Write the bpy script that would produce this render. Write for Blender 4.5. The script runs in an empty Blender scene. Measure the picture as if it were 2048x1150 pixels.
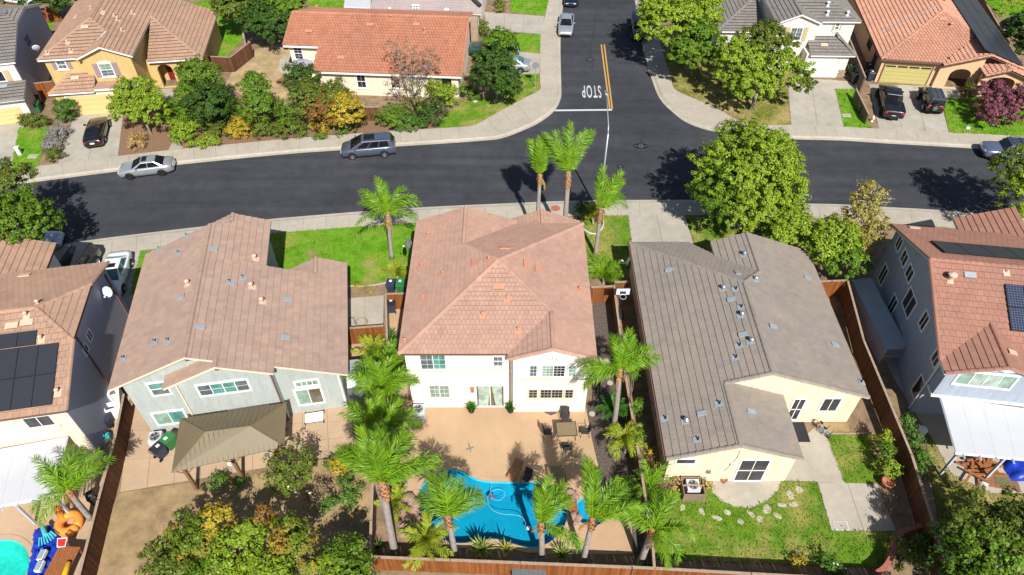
import bpy, math, random
import numpy as np
from mathutils import Vector, Matrix
from mathutils.geometry import tessellate_polygon

# ---------------------------------------------------------------- camera, sky, sun, exposure
SC = bpy.context.scene
COL = SC.collection
R = math.radians
PITCH, FPX, CAMH = R(46), 1424.0, 40.0
cam_d = bpy.data.cameras.new('camera')
cam_d.sensor_width = 36
cam_d.lens = FPX / 2048 * 36
cam_d.clip_start = 0.5
cam_d.clip_end = 3000
cam = bpy.data.objects.new('camera', cam_d)
cam.location = (0, 0, CAMH)
cam.rotation_euler = (R(90) - PITCH, 0, 0)
COL.objects.link(cam)
SC.camera = cam
SUN_EL, SUN_AZ = R(46), R(15)          # behind the camera, 15 degrees to its right
world = bpy.data.worlds.new('World')
SC.world = world
world.use_nodes = True
nt = world.node_tree
sky_t = nt.nodes.new('ShaderNodeTexSky')
sky_t.sky_type = 'NISHITA'
sky_t.sun_disc = False
sky_t.sun_elevation = SUN_EL
sky_t.sun_rotation = R(180) - SUN_AZ
nt.links.new(sky_t.outputs[0], nt.nodes['Background'].inputs[0])
nt.nodes['Background'].inputs[1].default_value = 0.068
sun_d = bpy.data.lights.new('sun', 'SUN')
sun_d.energy = 5.0
sun_d.angle = R(0.5)
sun_d.color = (1.0, 0.955, 0.88)
sun = bpy.data.objects.new('sun', sun_d)
to_sun = Vector((math.sin(SUN_AZ) * math.cos(SUN_EL), -math.cos(SUN_AZ) * math.cos(SUN_EL), math.sin(SUN_EL)))
sun.rotation_euler = to_sun.to_track_quat('Z', 'Y').to_euler()
sun.location = (20, -40, 80)
COL.objects.link(sun)
SC.view_settings.view_transform = 'Standard'
SC.view_settings.look = 'None'
SC.view_settings.gamma = 1
SC.view_settings.exposure = 0.45
SC.cycles.max_bounces = 8
SC.cycles.transparent_max_bounces = 8
SC.cycles.caustics_reflective = False
SC.cycles.caustics_refractive = False

# ---------------------------------------------------------------- survey helpers: photo point -> place
CP, SP = math.cos(PITCH), math.sin(PITCH)
def ray(u, v):
    b = -(v - 575) / FPX
    return ((u - 1024) / FPX, CP + b * SP, -SP + b * CP)
def P(u, v, z=0.0):
    r = ray(u, v); t = (z - CAMH) / r[2]
    return Vector((r[0] * t, r[1] * t, z))
def P2(u, v, z=0.0):
    p = P(u, v, z); return (p.x, p.y)
def PP(pts, z=0.0):
    return [P2(u, v, z) for u, v in pts]

# ---------------------------------------------------------------- materials
MAT = {}
def lin(c):
    return tuple(((x / 255) / 12.92 if x / 255 <= 0.04045 else ((x / 255 + 0.055) / 1.055) ** 2.4) for x in c)
class NT:
    def __init__(s, name):
        s.m = bpy.data.materials.new(name); s.m.use_nodes = True
        s.t = s.m.node_tree; s.b = s.t.nodes['Principled BSDF']; s.out = s.t.nodes['Material Output']
    def n(s, typ, **kw):
        x = s.t.nodes.new(typ)
        for k, v in kw.items():
            if k in x.inputs: x.inputs[k].default_value = v
            else: setattr(x, k, v)
        return x
    def l(s, a, b): s.t.links.new(a, b)
    def pos(s):
        return s.n('ShaderNodeNewGeometry').outputs['Position']
    def noise(s, scale, detail=4, rough=0.6, vec=None, stretch=None):
        x = s.n('ShaderNodeTexNoise'); x.inputs['Scale'].default_value = scale
        x.inputs['Detail'].default_value = detail; x.inputs['Roughness'].default_value = rough
        v = vec or s.pos()
        if stretch:
            mp = s.n('ShaderNodeMapping'); mp.inputs['Scale'].default_value = stretch
            s.l(v, mp.inputs['Vector']); v = mp.outputs[0]
        s.l(v, x.inputs['Vector'])
        return x.outputs['Fac']
    def ramp(s, fac, stops):
        x = s.n('ShaderNodeValToRGB'); e = x.color_ramp.elements
        while len(e) < len(stops): e.new(0.5)
        for i, (p, c) in enumerate(stops):
            e[i].position = p; e[i].color = (*c, 1) if len(c) == 3 else c
        s.l(fac, x.inputs[0]); return x.outputs[0]
    def mix(s, fac, a, b, blend='MIX'):
        x = s.n('ShaderNodeMix', data_type='RGBA', blend_type=blend)
        if isinstance(fac, (int, float)): x.inputs[0].default_value = fac
        else: s.l(fac, x.inputs[0])
        for i, c in ((6, a), (7, b)):
            if isinstance(c, tuple): x.inputs[i].default_value = (*c[:3], 1)
            else: s.l(c, x.inputs[i])
        return x.outputs[2]
    def bump(s, h, strength=0.3, dist=0.02):
        x = s.n('ShaderNodeBump'); x.inputs['Strength'].default_value = strength; x.inputs['Distance'].default_value = dist
        s.l(h, x.inputs['Height']); s.l(x.outputs[0], s.b.inputs['Normal'])
    def done(s, name, rough=0.8, metal=0.0, spec=0.3, coat=0.0):
        s.b.inputs['Roughness'].default_value = rough; s.b.inputs['Metallic'].default_value = metal
        s.b.inputs['Specular IOR Level'].default_value = spec; s.b.inputs['Coat Weight'].default_value = coat
        MAT[name] = s.m; return s.m
def mul(c, k): return tuple(min(1, x * k) for x in c)
def mat(name, c, var=0.18, scale=3.0, rough=0.8, metal=0.0, spec=0.3, bump=0.15, bscale=40, coat=0.0, c2=None, big=0.0):
    """plain weathered surface: two noise octaves of tint, fine relief"""
    s = NT(name)
    f = s.noise(scale, 6, 0.65)
    col = s.ramp(f, [(0.3, mul(c, 1 - var)), (0.7, c2 if c2 else mul(c, 1 + var * 0.7))])
    if big:
        g = s.noise(0.35, 3, 0.6)
        col = s.mix(s.ramp(g, [(0.35, (1, 1, 1)), (0.65, (1 - big,) * 3)]), (0, 0, 0), col, 'MIX') if False else s.mix(1.0, col, s.ramp(g, [(0.35, (1, 1, 1)), (0.68, (1 - big,) * 3)]), 'MULTIPLY')
    s.l(col, s.b.inputs['Base Color'])
    if bump: s.bump(s.noise(bscale, 3), bump, 0.01)
    return s.done(name, rough, metal, spec, coat)
def piece_mat(name, cols, rough=0.85, var=0.12, bump=0.25, bscale=60, stretch=None, stain=0.25, spec=0.25):
    """tiles, boards, leaves: one tint per piece, plus grain"""
    s = NT(name)
    g = s.n('ShaderNodeNewGeometry'); oi = s.n('ShaderNodeObjectInfo')
    a = s.n('ShaderNodeMath', operation='ADD'); s.l(g.outputs['Random Per Island'], a.inputs[0]); s.l(oi.outputs['Random'], a.inputs[1])
    fr = s.n('ShaderNodeMath', operation='FRACT'); s.l(a.outputs[0], fr.inputs[0])
    n = len(cols)
    col = s.ramp(fr.outputs[0], [(i / max(1, n - 1), c) for i, c in enumerate(cols)])
    f = s.noise(1.2, 5, 0.7)
    col = s.mix(1.0, col, s.ramp(f, [(0.3, (1 - stain * 0.55,) * 3), (0.65, (1, 1, 1))]), 'MULTIPLY')
    col = s.mix(1.0, col, s.ramp(s.noise(0.22, 3, 0.6), [(0.38, (0.93, 0.94, 0.96)), (0.62, (1.04, 1.02, 1.0))]), 'MULTIPLY')
    h = s.noise(bscale, 4, 0.6, stretch=stretch)
    col = s.mix(1.0, col, s.ramp(h, [(0.25, (1 - var * 1.6,) * 3), (0.75, (1, 1, 1))]), 'MULTIPLY')
    s.l(col, s.b.inputs['Base Color'])
    s.bump(h, bump, 0.012)
    return s.done(name, rough, 0, spec)
def leaf_mat(name, cols, trans=0.22, patch=None, pscale=0.5, rough=0.5):
    s = NT(name)
    g = s.n('ShaderNodeNewGeometry')
    n = len(cols)
    col = s.ramp(g.outputs['Random Per Island'], [(i / max(1, n - 1), c) for i, c in enumerate(cols)])
    if patch:
        col = s.mix(s.ramp(s.noise(pscale, 2, 0.5), [(0.40, (0, 0, 0)), (0.52, (1, 1, 1))]), col, patch)
    f = s.noise(1.6, 3, 0.6)
    col = s.mix(1.0, col, s.ramp(f, [(0.35, (0.78,) * 3), (0.65, (1.1,) * 3)]), 'MULTIPLY')
    s.l(col, s.b.inputs['Base Color'])
    tr = s.n('ShaderNodeBsdfTranslucent')
    s.l(s.mix(1.0, col, (1.0, 1.0, 0.45), 'MULTIPLY'), tr.inputs[0])
    mx = s.n('ShaderNodeMixShader'); mx.inputs[0].default_value = trans
    s.l(s.b.outputs[0], mx.inputs[1]); s.l(tr.outputs[0], mx.inputs[2]); s.l(mx.outputs[0], s.out.inputs[0])
    return s.done(name, rough, 0, 0.25)

# ---------------------------------------------------------------- mesh helpers
def link(o, parent=None):
    COL.objects.link(o)
    if parent is not None: o.parent = parent
    return o
def tag(o, label=None, cat=None, group=None, kind=None):
    if label: o['label'] = label
    if cat: o['category'] = cat
    if group: o['group'] = group
    if kind: o['kind'] = kind
    return o
def empty(name, loc=(0, 0, 0), rz=0.0, label=None, cat=None, group=None):
    o = bpy.data.objects.new(name, None)
    o.empty_display_size = 0.3
    o.location = loc; o.rotation_euler = (0, 0, rz)
    COL.objects.link(o)
    return tag(o, label, cat, group)
class MB:
    """collects faces for ONE mesh"""
    def __init__(s): s.v = []; s.f = []; s.m = []; s.mats = []
    def slot(s, m):
        if m not in s.mats: s.mats.append(m)
        return s.mats.index(m)
    def add(s, verts, faces, m=None):
        b = len(s.v); s.v.extend([tuple(p) for p in verts])
        i = s.slot(m) if m else 0
        for f in faces: s.f.append(tuple(b + k for k in f)); s.m.append(i)
        return s
    def quad(s, a, b, c, d, m=None): return s.add([a, b, c, d], [(0, 1, 2, 3)], m)
    def box(s, x0, y0, z0, x1, y1, z1, m=None, M=None):
        vs = [(x0, y0, z0), (x1, y0, z0), (x1, y1, z0), (x0, y1, z0), (x0, y0, z1), (x1, y0, z1), (x1, y1, z1), (x0, y1, z1)]
        if M is not None: vs = [M @ Vector(p) for p in vs]
        return s.add(vs, [(0, 3, 2, 1), (4, 5, 6, 7), (0, 1, 5, 4), (1, 2, 6, 5), (2, 3, 7, 6), (3, 0, 4, 7)], m)
    def prism(s, poly, z0, z1, m=None, holes=()):
        """upright prism over a plan polygon (may have holes)"""
        if sum(poly[i][0] * poly[(i + 1) % len(poly)][1] - poly[(i + 1) % len(poly)][0] * poly[i][1] for i in range(len(poly))) < 0: poly = poly[::-1]
        loops = [poly] + list(holes)
        tris = tessellate_polygon([[Vector((x, y, 0)) for x, y in lp] for lp in loops])
        flat = [q for lp in loops for q in lp]
        def up(t):
            a, b, c = (flat[k] for k in t)
            return t if (b[0] - a[0]) * (c[1] - a[1]) - (b[1] - a[1]) * (c[0] - a[0]) > 0 else (t[0], t[2], t[1])
        zz = z1 if callable(z1) else (lambda x, y: z1)
        def big(t):
            a, b, c = (flat[k] for k in t)
            return abs((b[0] - a[0]) * (c[1] - a[1]) - (b[1] - a[1]) * (c[0] - a[0])) > 1e-5
        tris = [t for t in tris if big(t)]
        s.add([(x, y, zz(x, y)) for x, y in flat], [up(t) for t in tris], m)
        if z0 is not None:
            s.add([(x, y, z0) for x, y in flat], [up(t)[::-1] for t in tris], m)
            for lp in loops:
                n = len(lp)
                for i in range(n):
                    (xa, ya), (xb, yb) = lp[i], lp[(i + 1) % n]
                    s.add([(xa, ya, z0), (xb, yb, z0), (xb, yb, zz(xb, yb)), (xa, ya, zz(xa, ya))], [(0, 1, 2, 3)], m)
        return s
    def tube(s, pts, rad, n=8, m=None, cap=True):
        pts = [Vector(p) for p in pts]
        if isinstance(rad, (int, float)): rad = [rad] * len(pts)
        rings = []
        vs = []
        for i, p in enumerate(pts):
            t = (pts[min(i + 1, len(pts) - 1)] - pts[max(i - 1, 0)])
            t = t.normalized() if t.length > 1e-9 else Vector((0, 0, 1))
            a = t.cross(Vector((0, 0, 1)) if abs(t.z) < 0.9 else Vector((1, 0, 0))).normalized()
            b = t.cross(a)
            for k in range(n):
                w = 2 * math.pi * k / n
                vs.append(p + (a * math.cos(w) + b * math.sin(w)) * rad[i])
        fs = []
        for i in range(len(pts) - 1):
            for k in range(n):
                fs.append((i * n + k, i * n + (k + 1) % n, (i + 1) * n + (k + 1) % n, (i + 1) * n + k))
        if cap:
            fs.append(tuple(range(n - 1, -1, -1))); fs.append(tuple((len(pts) - 1) * n + k for k in range(n)))
        return s.add(vs, fs, m)
    def lathe(s, prof, c=(0, 0, 0), n=16, m=None, axis='z', cap=True):
        """prof: (radius, height) pairs"""
        vs = []
        for r, h in prof:
            for k in range(n):
                w = 2 * math.pi * k / n
                x, y, z = r * math.cos(w), r * math.sin(w), h
                if axis == 'y': x, y, z = x, z, y
                if axis == 'x': x, y, z = z, x, y
                vs.append((c[0] + x, c[1] + y, c[2] + z))
        fs = []
        for i in range(len(prof) - 1):
            for k in range(n):
                fs.append((i * n + k, i * n + (k + 1) % n, (i + 1) * n + (k + 1) % n, (i + 1) * n + k))
        if cap:
            fs.append(tuple(range(n - 1, -1, -1))); fs.append(tuple((len(prof) - 1) * n + k for k in range(n)))
        return s.add(vs, fs, m)
    def mesh(s, name, m=None, smooth=False):
        me = bpy.data.meshes.new(name)
        me.from_pydata(s.v, [], s.f)
        if s.mats:
            for x in s.mats: me.materials.append(MAT[x])
            me.polygons.foreach_set('material_index', s.m)
        elif m: me.materials.append(MAT[m])
        if smooth: me.polygons.foreach_set('use_smooth', [True] * len(me.polygons))
        me.update()
        return me
    def obj(s, name, m=None, parent=None, smooth=False, M=None):
        o = bpy.data.objects.new(name, s.mesh(name, m, smooth))
        if M is not None: o.matrix_basis = M
        return link(o, parent)
def inst(name, me, parent=None, M=None):
    o = bpy.data.objects.new(name, me)
    if M is not None: o.matrix_basis = M
    return link(o, parent)
def copy_tree(o, parent=None):
    c = o.copy(); COL.objects.link(c)
    if parent is not None: c.parent = parent
    for ch in o.children: copy_tree(ch, c)
    return c
def T(x, y, z=0, rz=0.0): return Matrix.Translation((x, y, z)) @ Matrix.Rotation(rz, 4, 'Z')
def bevelmod(o, w=0.02, seg=2):
    b = o.modifiers.new('bevel', 'BEVEL'); b.width = w; b.segments = seg; b.limit_method = 'ANGLE'
    return o
def smooth_poly(pts, k=3):
    """Catmull-Rom closed loop"""
    n = len(pts); out = []
    for i in range(n):
        p0, p1, p2, p3 = (pts[(i + j) % n] for j in (-1, 0, 1, 2))
        for q in range(k):
            t = q / k
            out.append(tuple(0.5 * (2 * b + (c - a) * t + (2 * a - 5 * b + 4 * c - d) * t * t + (3 * b - a - 3 * c + d) * t ** 3) for a, b, c, d in zip(p0, p1, p2, p3)))
    return out
def smooth_line(pts, k=4):
    n = len(pts); out = []
    for i in range(n - 1):
        p0, p1, p2, p3 = pts[max(i - 1, 0)], pts[i], pts[i + 1], pts[min(i + 2, n - 1)]
        for q in range(k):
            t = q / k
            out.append(tuple(0.5 * (2 * b + (c - a) * t + (2 * a - 5 * b + 4 * c - d) * t * t + (3 * b - a - 3 * c + d) * t ** 3) for a, b, c, d in zip(p0, p1, p2, p3)))
    out.append(tuple(pts[-1])); return out
def resample(pts, step):
    pts = [Vector(p) for p in pts]; d = [0]
    for a, b in zip(pts, pts[1:]): d.append(d[-1] + (b - a).length)
    n = max(1, round(d[-1] / step)); out = []; j = 0
    for i in range(n + 1):
        t = d[-1] * i / n
        while j < len(pts) - 2 and d[j + 1] < t: j += 1
        L = d[j + 1] - d[j]
        out.append(pts[j].lerp(pts[j + 1], (t - d[j]) / L if L else 0))
    return out
def offset_poly(pts, d):
    """plan polygon grown by d (ccw polygons grow outward)"""
    A = sum(pts[i][0] * pts[(i + 1) % len(pts)][1] - pts[(i + 1) % len(pts)][0] * pts[i][1] for i in range(len(pts)))
    if A < 0: d = -d
    n = len(pts); out = []
    for i in range(n):
        a, b, c = Vector(pts[i - 1]), Vector(pts[i]), Vector(pts[(i + 1) % n])
        e1 = (b - a).normalized(); e2 = (c - b).normalized()
        n1 = Vector((e1.y, -e1.x)); n2 = Vector((e2.y, -e2.x))
        m = (n1 + n2); m = m / max(0.3, m.length_squared / 2) if m.length > 1e-6 else n1
        out.append((b.x + m.x * d, b.y + m.y * d))
    return out

# material library
def rgb(*c): return lin(c)
def asphalt_mat():
    s = NT('asphalt'); c = (0.040, 0.042, 0.051)
    col = s.ramp(s.noise(0.9, 6, 0.7), [(0.3, mul(c, 0.82)), (0.7, mul(c, 1.18))])
    col = s.mix(1.0, col, s.ramp(s.noise(1.0, 4, 0.6, stretch=(0.05, 0.9, 1)), [(0.35, (0.84,) * 3), (0.62, (1.12,) * 3)]), 'MULTIPLY')
    col = s.mix(1.0, col, s.ramp(s.noise(0.12, 3, 0.6), [(0.4, (0.92,) * 3), (0.65, (1.22, 1.2, 1.16))]), 'MULTIPLY')
    col = s.mix(s.ramp(s.noise(0.8, 6, 0.8), [(0.70, (0, 0, 0)), (0.76, (0.5,) * 3)]), col, (0.018, 0.018, 0.02))
    col = s.mix(s.ramp(s.noise(55, 2, 0.6), [(0.62, (0, 0, 0)), (0.72, (0.5,) * 3)]), col, (0.10, 0.10, 0.105))
    s.l(col, s.b.inputs['Base Color']); s.bump(s.noise(60, 4), 0.6, 0.01)
    s.done('asphalt', 0.88, 0, 0.3)
asphalt_mat()
mat('asphalt_patch', (0.022, 0.022, 0.024), 0.25, 3, 0.9)
mat('concrete', (0.415, 0.375, 0.31), 0.10, 2.0, 0.9, bump=0.2, bscale=50, big=0.16)
mat('concrete_drive', (0.40, 0.37, 0.315), 0.12, 1.3, 0.9, bump=0.2, bscale=50, big=0.2)
mat('concrete_joint', (0.16, 0.14, 0.12), 0.1, 4, 0.9)
mat('patio_tan', (0.465, 0.315, 0.19), 0.10, 1.4, 0.85, bump=0.2, bscale=50, big=0.12)
mat('patio_pale', (0.47, 0.335, 0.225), 0.12, 1.4, 0.85, bump=0.2, bscale=50, big=0.14)
mat('soil', (0.21, 0.145, 0.09), 0.35, 1.2, 0.95, bump=0.8, bscale=12, c2=(0.30, 0.21, 0.13))
mat('dry_dirt', (0.25, 0.18, 0.10), 0.35, 0.7, 0.95, bump=0.8, bscale=14, c2=(0.40, 0.28, 0.145))
mat('sandy', (0.36, 0.26, 0.14), 0.3, 0.8, 0.95, bump=0.6, bscale=14, c2=(0.46, 0.34, 0.19))
mat('mulch', (0.07, 0.055, 0.05), 0.5, 9, 0.95, bump=1.0, bscale=30, c2=(0.17, 0.13, 0.11))
mat('bark_mulch', (0.22, 0.13, 0.08), 0.4, 7, 0.95, bump=1.0, bscale=30)
mat('gravel', (0.38, 0.33, 0.28), 0.5, 14, 0.95, bump=1.0, bscale=30)
def lawn_mat(name, a, b, dry, lo=0.52, hi=0.72, spots=()):
    s = NT(name)
    col = s.ramp(s.noise(1.1, 5, 0.7), [(0.3, a), (0.62, b)])
    col = s.mix(1.0, col, s.ramp(s.noise(16, 4, 0.7), [(0.3, (0.62,) * 3), (0.68, (1.12,) * 3)]), 'MULTIPLY')
    col = s.mix(s.ramp(s.noise(0.33, 5, 0.72), [(lo, (0, 0, 0)), (hi, (1, 1, 1))]), col, dry)
    for (x, y, r) in spots:      # worn patches with a ragged outline
        vd = s.n('ShaderNodeVectorMath', operation='DISTANCE'); s.l(s.pos(), vd.inputs[0]); vd.inputs[1].default_value = (x, y, 0.01)
        nz = s.n('ShaderNodeMath', operation='MULTIPLY_ADD'); s.l(s.noise(1.6, 5, 0.75), nz.inputs[0]); nz.inputs[1].default_value = 2.2 * r; s.l(vd.outputs['Value'], nz.inputs[2])
        mr = s.n('ShaderNodeMapRange', **{'From Min': 1.0 * r, 'From Max': 2.1 * r, 'To Min': 0.85, 'To Max': 0.0})
        s.l(nz.outputs[0], mr.inputs['Value'])
        col = s.mix(mr.outputs[0], col, (0.33, 0.22, 0.12))
    s.l(col, s.b.inputs['Base Color'])
    s.bump(s.noise(28, 5, 0.8), 1.0, 0.05)
    return s.done(name, 0.9, 0, 0.1)
lawn_mat('lawn_lush', (0.075, 0.225, 0.008), (0.175, 0.355, 0.024), (0.30, 0.29, 0.07), 0.50, 0.70)
lawn_mat('lawn_worn', (0.075, 0.225, 0.008), (0.175, 0.355, 0.024), (0.30, 0.29, 0.07), 0.50, 0.70, [(*P2(624, 507), 0.75), (*P2(738, 528), 0.55), (*P2(735, 560), 0.45)])
lawn_mat('lawn_mid', (0.075, 0.19, 0.010), (0.165, 0.285, 0.026), (0.33, 0.29, 0.09), 0.46, 0.66)
lawn_mat('lawn_dry', (0.12, 0.16, 0.02), (0.20, 0.22, 0.04), (0.36, 0.29, 0.12), 0.42, 0.60)
mat('grass_blade', (0.07, 0.20, 0.01), 0.3, 4, 0.7, bump=0)
piece_mat('tile_pink', [(0.437, 0.267, 0.204), (0.476, 0.291, 0.225), (0.498, 0.316, 0.243), (0.455, 0.280, 0.217), (0.484, 0.296, 0.225)])
piece_mat('tile_brown', [(0.389, 0.271, 0.217), (0.432, 0.303, 0.243), (0.454, 0.315, 0.252), (0.405, 0.279, 0.223), (0.428, 0.297, 0.237)])
piece_mat('tile_grey', [(0.276, 0.241, 0.208), (0.308, 0.270, 0.234), (0.294, 0.255, 0.219), (0.326, 0.275, 0.229), (0.285, 0.255, 0.229)])
piece_mat('tile_tan', [(0.399, 0.249, 0.176), (0.444, 0.280, 0.198), (0.458, 0.296, 0.210), (0.421, 0.264, 0.186)])
piece_mat('tile_rust', [(0.354, 0.177, 0.130), (0.382, 0.195, 0.145), (0.371, 0.186, 0.135), (0.399, 0.208, 0.153)])
piece_mat('tile_orange', [(0.438, 0.186, 0.115), (0.479, 0.214, 0.138), (0.499, 0.233, 0.150), (0.458, 0.198, 0.124)])
piece_mat('tile_salmon', [(0.499, 0.256, 0.177), (0.539, 0.282, 0.195), (0.564, 0.303, 0.212), (0.523, 0.270, 0.185)])
piece_mat('tile_slate', [(0.216, 0.197, 0.183), (0.247, 0.227, 0.210), (0.264, 0.241, 0.223), (0.229, 0.210, 0.197)])
piece_mat('tile_lilac', [(0.390, 0.325, 0.325), (0.429, 0.358, 0.351), (0.410, 0.338, 0.338)], stain=0.1)
mat('underlay', (0.05, 0.038, 0.03), 0.2, 3, 0.95, bump=0)
mat('stucco_grey_shade', (0.42, 0.43, 0.52), 0.05, 2, 0.9, bump=0.35, bscale=70)  # grey wall colour with the blue of open shade put in
def stucco(name, c):
    s = NT(name)
    col = s.ramp(s.noise(2, 6, 0.65), [(0.3, mul(c, 0.95)), (0.7, mul(c, 1.03))])
    col = s.mix(1.0, col, s.ramp(s.noise(1.0, 5, 0.7, stretch=(5, 5, 0.25)), [(0.3, (0.84, 0.82, 0.78)), (0.55, (1, 1, 1))]), 'MULTIPLY')
    s.l(col, s.b.inputs['Base Color']); s.bump(s.noise(70, 3), 0.3, 0.01)
    return s.done(name, 0.9, 0, 0.3)
for _n, _c in (('stucco_white', (0.80, 0.77, 0.71)), ('stucco_cream', (0.76, 0.64, 0.485)), ('stucco_pale', (0.76, 0.665, 0.53)), ('stucco_yellow', (0.56, 0.41, 0.17)), ('stucco_peach', (0.68, 0.455, 0.28)), ('stucco_offwhite', (0.68, 0.64, 0.60))): stucco(_n, _c)
def siding_mat(name, c):
    s = NT(name)
    g = s.n('ShaderNodeSeparateXYZ'); s.l(s.pos(), g.inputs[0])
    m1 = s.n('ShaderNodeMath', operation='MULTIPLY'); m1.inputs[1].default_value = 1 / 0.19; s.l(g.outputs[2], m1.inputs[0])
    fr = s.n('ShaderNodeMath', operation='FRACT'); s.l(m1.outputs[0], fr.inputs[0])
    col = s.ramp(s.noise(2.2, 5, 0.7, stretch=(1.5, 1.5, 0.3)), [(0.3, mul(c, 0.84)), (0.7, mul(c, 1.06))])
    col = s.mix(1.0, col, s.ramp(fr.outputs[0], [(0.0, (0.78,) * 3), (0.12, (1, 1, 1))]), 'MULTIPLY')
    s.l(col, s.b.inputs['Base Color'])
    s.bump(s.ramp(fr.outputs[0], [(0.0, (1, 1, 1)), (1.0, (0, 0, 0))]), 0.6, 0.02)
    return s.done(name, 0.75, 0, 0.3)
siding_mat('siding_sage', (0.40, 0.44, 0.425))
siding_mat('siding_blue', (0.33, 0.38, 0.46))
mat('trim_white', (0.80, 0.79, 0.76), 0.03, 3, 0.6, bump=0.05)
mat('trim_cream', (0.70, 0.60, 0.45), 0.04, 3, 0.7, bump=0.05)
mat('trim_beige', (0.62, 0.56, 0.44), 0.04, 3, 0.7, bump=0.05)
mat('trim_brown', (0.16, 0.085, 0.06), 0.1, 3, 0.7, bump=0.05)
mat('frame_white', (0.82, 0.82, 0.80), 0.02, 3, 0.45, bump=0)
mat('shutter_mauve', (0.30, 0.22, 0.235), 0.05, 3, 0.7, bump=0)
mat('shutter_tan', (0.50, 0.39, 0.22), 0.05, 3, 0.7, bump=0)
mat('door_red', (0.19, 0.012, 0.018), 0.05, 3, 0.5, bump=0)
mat('garage_yellow', (0.66, 0.50, 0.23), 0.03, 3, 0.6, bump=0)
mat('garage_white', (0.74, 0.74, 0.73), 0.03, 3, 0.6, bump=0)
mat('garage_olive', (0.47, 0.42, 0.16), 0.04, 3, 0.6, bump=0)
mat('dark_void', (0.012, 0.011, 0.011), 0.1, 3, 0.9, bump=0)
mat('stone', (0.38, 0.28, 0.20), 0.35, 5, 0.9, bump=0.6, bscale=20)
mat('boulder', (0.33, 0.22, 0.165), 0.35, 3, 0.9, bump=0.8, bscale=12)
mat('paver', (0.40, 0.375, 0.28), 0.2, 5, 0.9, bump=0.5, bscale=25)
def glass_mat(name, tint, rough=0.06):
    s = NT(name)
    col = s.ramp(s.noise(1.7, 2), [(0.35, mul(tint, 0.7)), (0.65, mul(tint, 1.25))])
    s.l(col, s.b.inputs['Base Color'])
    return s.done(name, rough, 0, 0.6)
glass_mat('glass_dark', (0.022, 0.025, 0.03)); glass_mat('glass_teal', (0.10, 0.28, 0.25)); glass_mat('glass_slate', (0.10, 0.13, 0.14))
glass_mat('glass_screen', (0.040, 0.042, 0.048), 0.5); glass_mat('glass_green', (0.22, 0.34, 0.27)); glass_mat('glass_car', (0.010, 0.011, 0.014), 0.03)
glass_mat('glass_tan', (0.13, 0.105, 0.06)); glass_mat('glass_curtain', (0.36, 0.46, 0.40), 0.3); glass_mat('glass_car_teal', (0.05, 0.13, 0.13), 0.04)
wood_cols = [(0.27, 0.085, 0.02), (0.34, 0.115, 0.03), (0.22, 0.07, 0.02), (0.38, 0.14, 0.04), (0.30, 0.10, 0.03)]
piece_mat('fence_red', wood_cols, 0.75, 0.25, 0.3, 6, (6, 6, 0.6), 0.3)
piece_mat('fence_brown', [(0.15, 0.065, 0.03), (0.20, 0.09, 0.045), (0.12, 0.055, 0.03), (0.23, 0.11, 0.055)], 0.85, 0.3, 0.4, 6, (6, 6, 0.6), 0.35)
piece_mat('fence_grey', [(0.20, 0.155, 0.12), (0.25, 0.19, 0.15), (0.17, 0.13, 0.10)], 0.9, 0.3, 0.4, 6, (6, 6, 0.6), 0.35)
piece_mat('fence_weathered', [(0.30, 0.22, 0.16), (0.36, 0.27, 0.20), (0.24, 0.17, 0.12)], 0.9, 0.3, 0.4, 6, (6, 6, 0.6), 0.35)
mat('post_wood', (0.20, 0.13, 0.09), 0.3, 6, 0.9, bump=0.4)
mat('cap_wood', (0.34, 0.25, 0.185), 0.25, 6, 0.9, bump=0.4)
mat('deck_wood', (0.28, 0.10, 0.035), 0.3, 8, 0.8, bump=0.3)
mat('lumber', (0.40, 0.19, 0.09), 0.35, 6, 0.85, bump=0.3)
mat('gazebo_roof', (0.165, 0.13, 0.075), 0.08, 1.0, 0.55, bump=0.05, spec=0.4)
mat('gazebo_wood', (0.22, 0.12, 0.065), 0.25, 6, 0.8)
mat('cover_white', (0.50, 0.51, 0.54), 0.04, 1.0, 0.6, bump=0.02)
mat('metal_grey', (0.35, 0.36, 0.37), 0.1, 4, 0.4, 0.7, bump=0)
mat('metal_galv', (0.50, 0.53, 0.56), 0.1, 4, 0.35, 0.8, bump=0)
mat('metal_dark', (0.03, 0.03, 0.032), 0.1, 4, 0.5, 0.3, bump=0)
mat('slate', (0.12, 0.14, 0.145), 0.2, 5, 0.8, bump=0.3); mat('iron', (0.065, 0.065, 0.07), 0.2, 9, 0.7, bump=0.2)
mat('lamp_metal', (0.40, 0.46, 0.50), 0.08, 4, 0.45, 0.5, bump=0)
mat('flashing', (0.33, 0.38, 0.42), 0.12, 6, 0.5, 0.2, bump=0)
mat('paint_yellow', (0.50, 0.285, 0.065), 0.25, 9, 0.8, bump=0.1)
mat('paint_white', (0.52, 0.53, 0.55), 0.25, 9, 0.8, bump=0.1)
mat('vent_clay', (0.47, 0.235, 0.155), 0.1, 6, 0.8); mat('vent_cream', (0.58, 0.40, 0.30), 0.1, 6, 0.8)
mat('bin_blue', (0.035, 0.042, 0.075), 0.1, 4, 0.5, bump=0); mat('bin_green', (0.03, 0.16, 0.05), 0.1, 4, 0.5, bump=0)
mat('bin_black', (0.022, 0.024, 0.03), 0.1, 4, 0.5, bump=0)
mat('plastic_white', (0.78, 0.78, 0.76), 0.03, 4, 0.5, bump=0); mat('plastic_orange', (0.80, 0.27, 0.05), 0.06, 2, 0.35, bump=0)
mat('plastic_red', (0.42, 0.02, 0.025), 0.05, 4, 0.4, bump=0); mat('plastic_yellow', (0.75, 0.42, 0.03), 0.05, 4, 0.4, bump=0)
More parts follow.
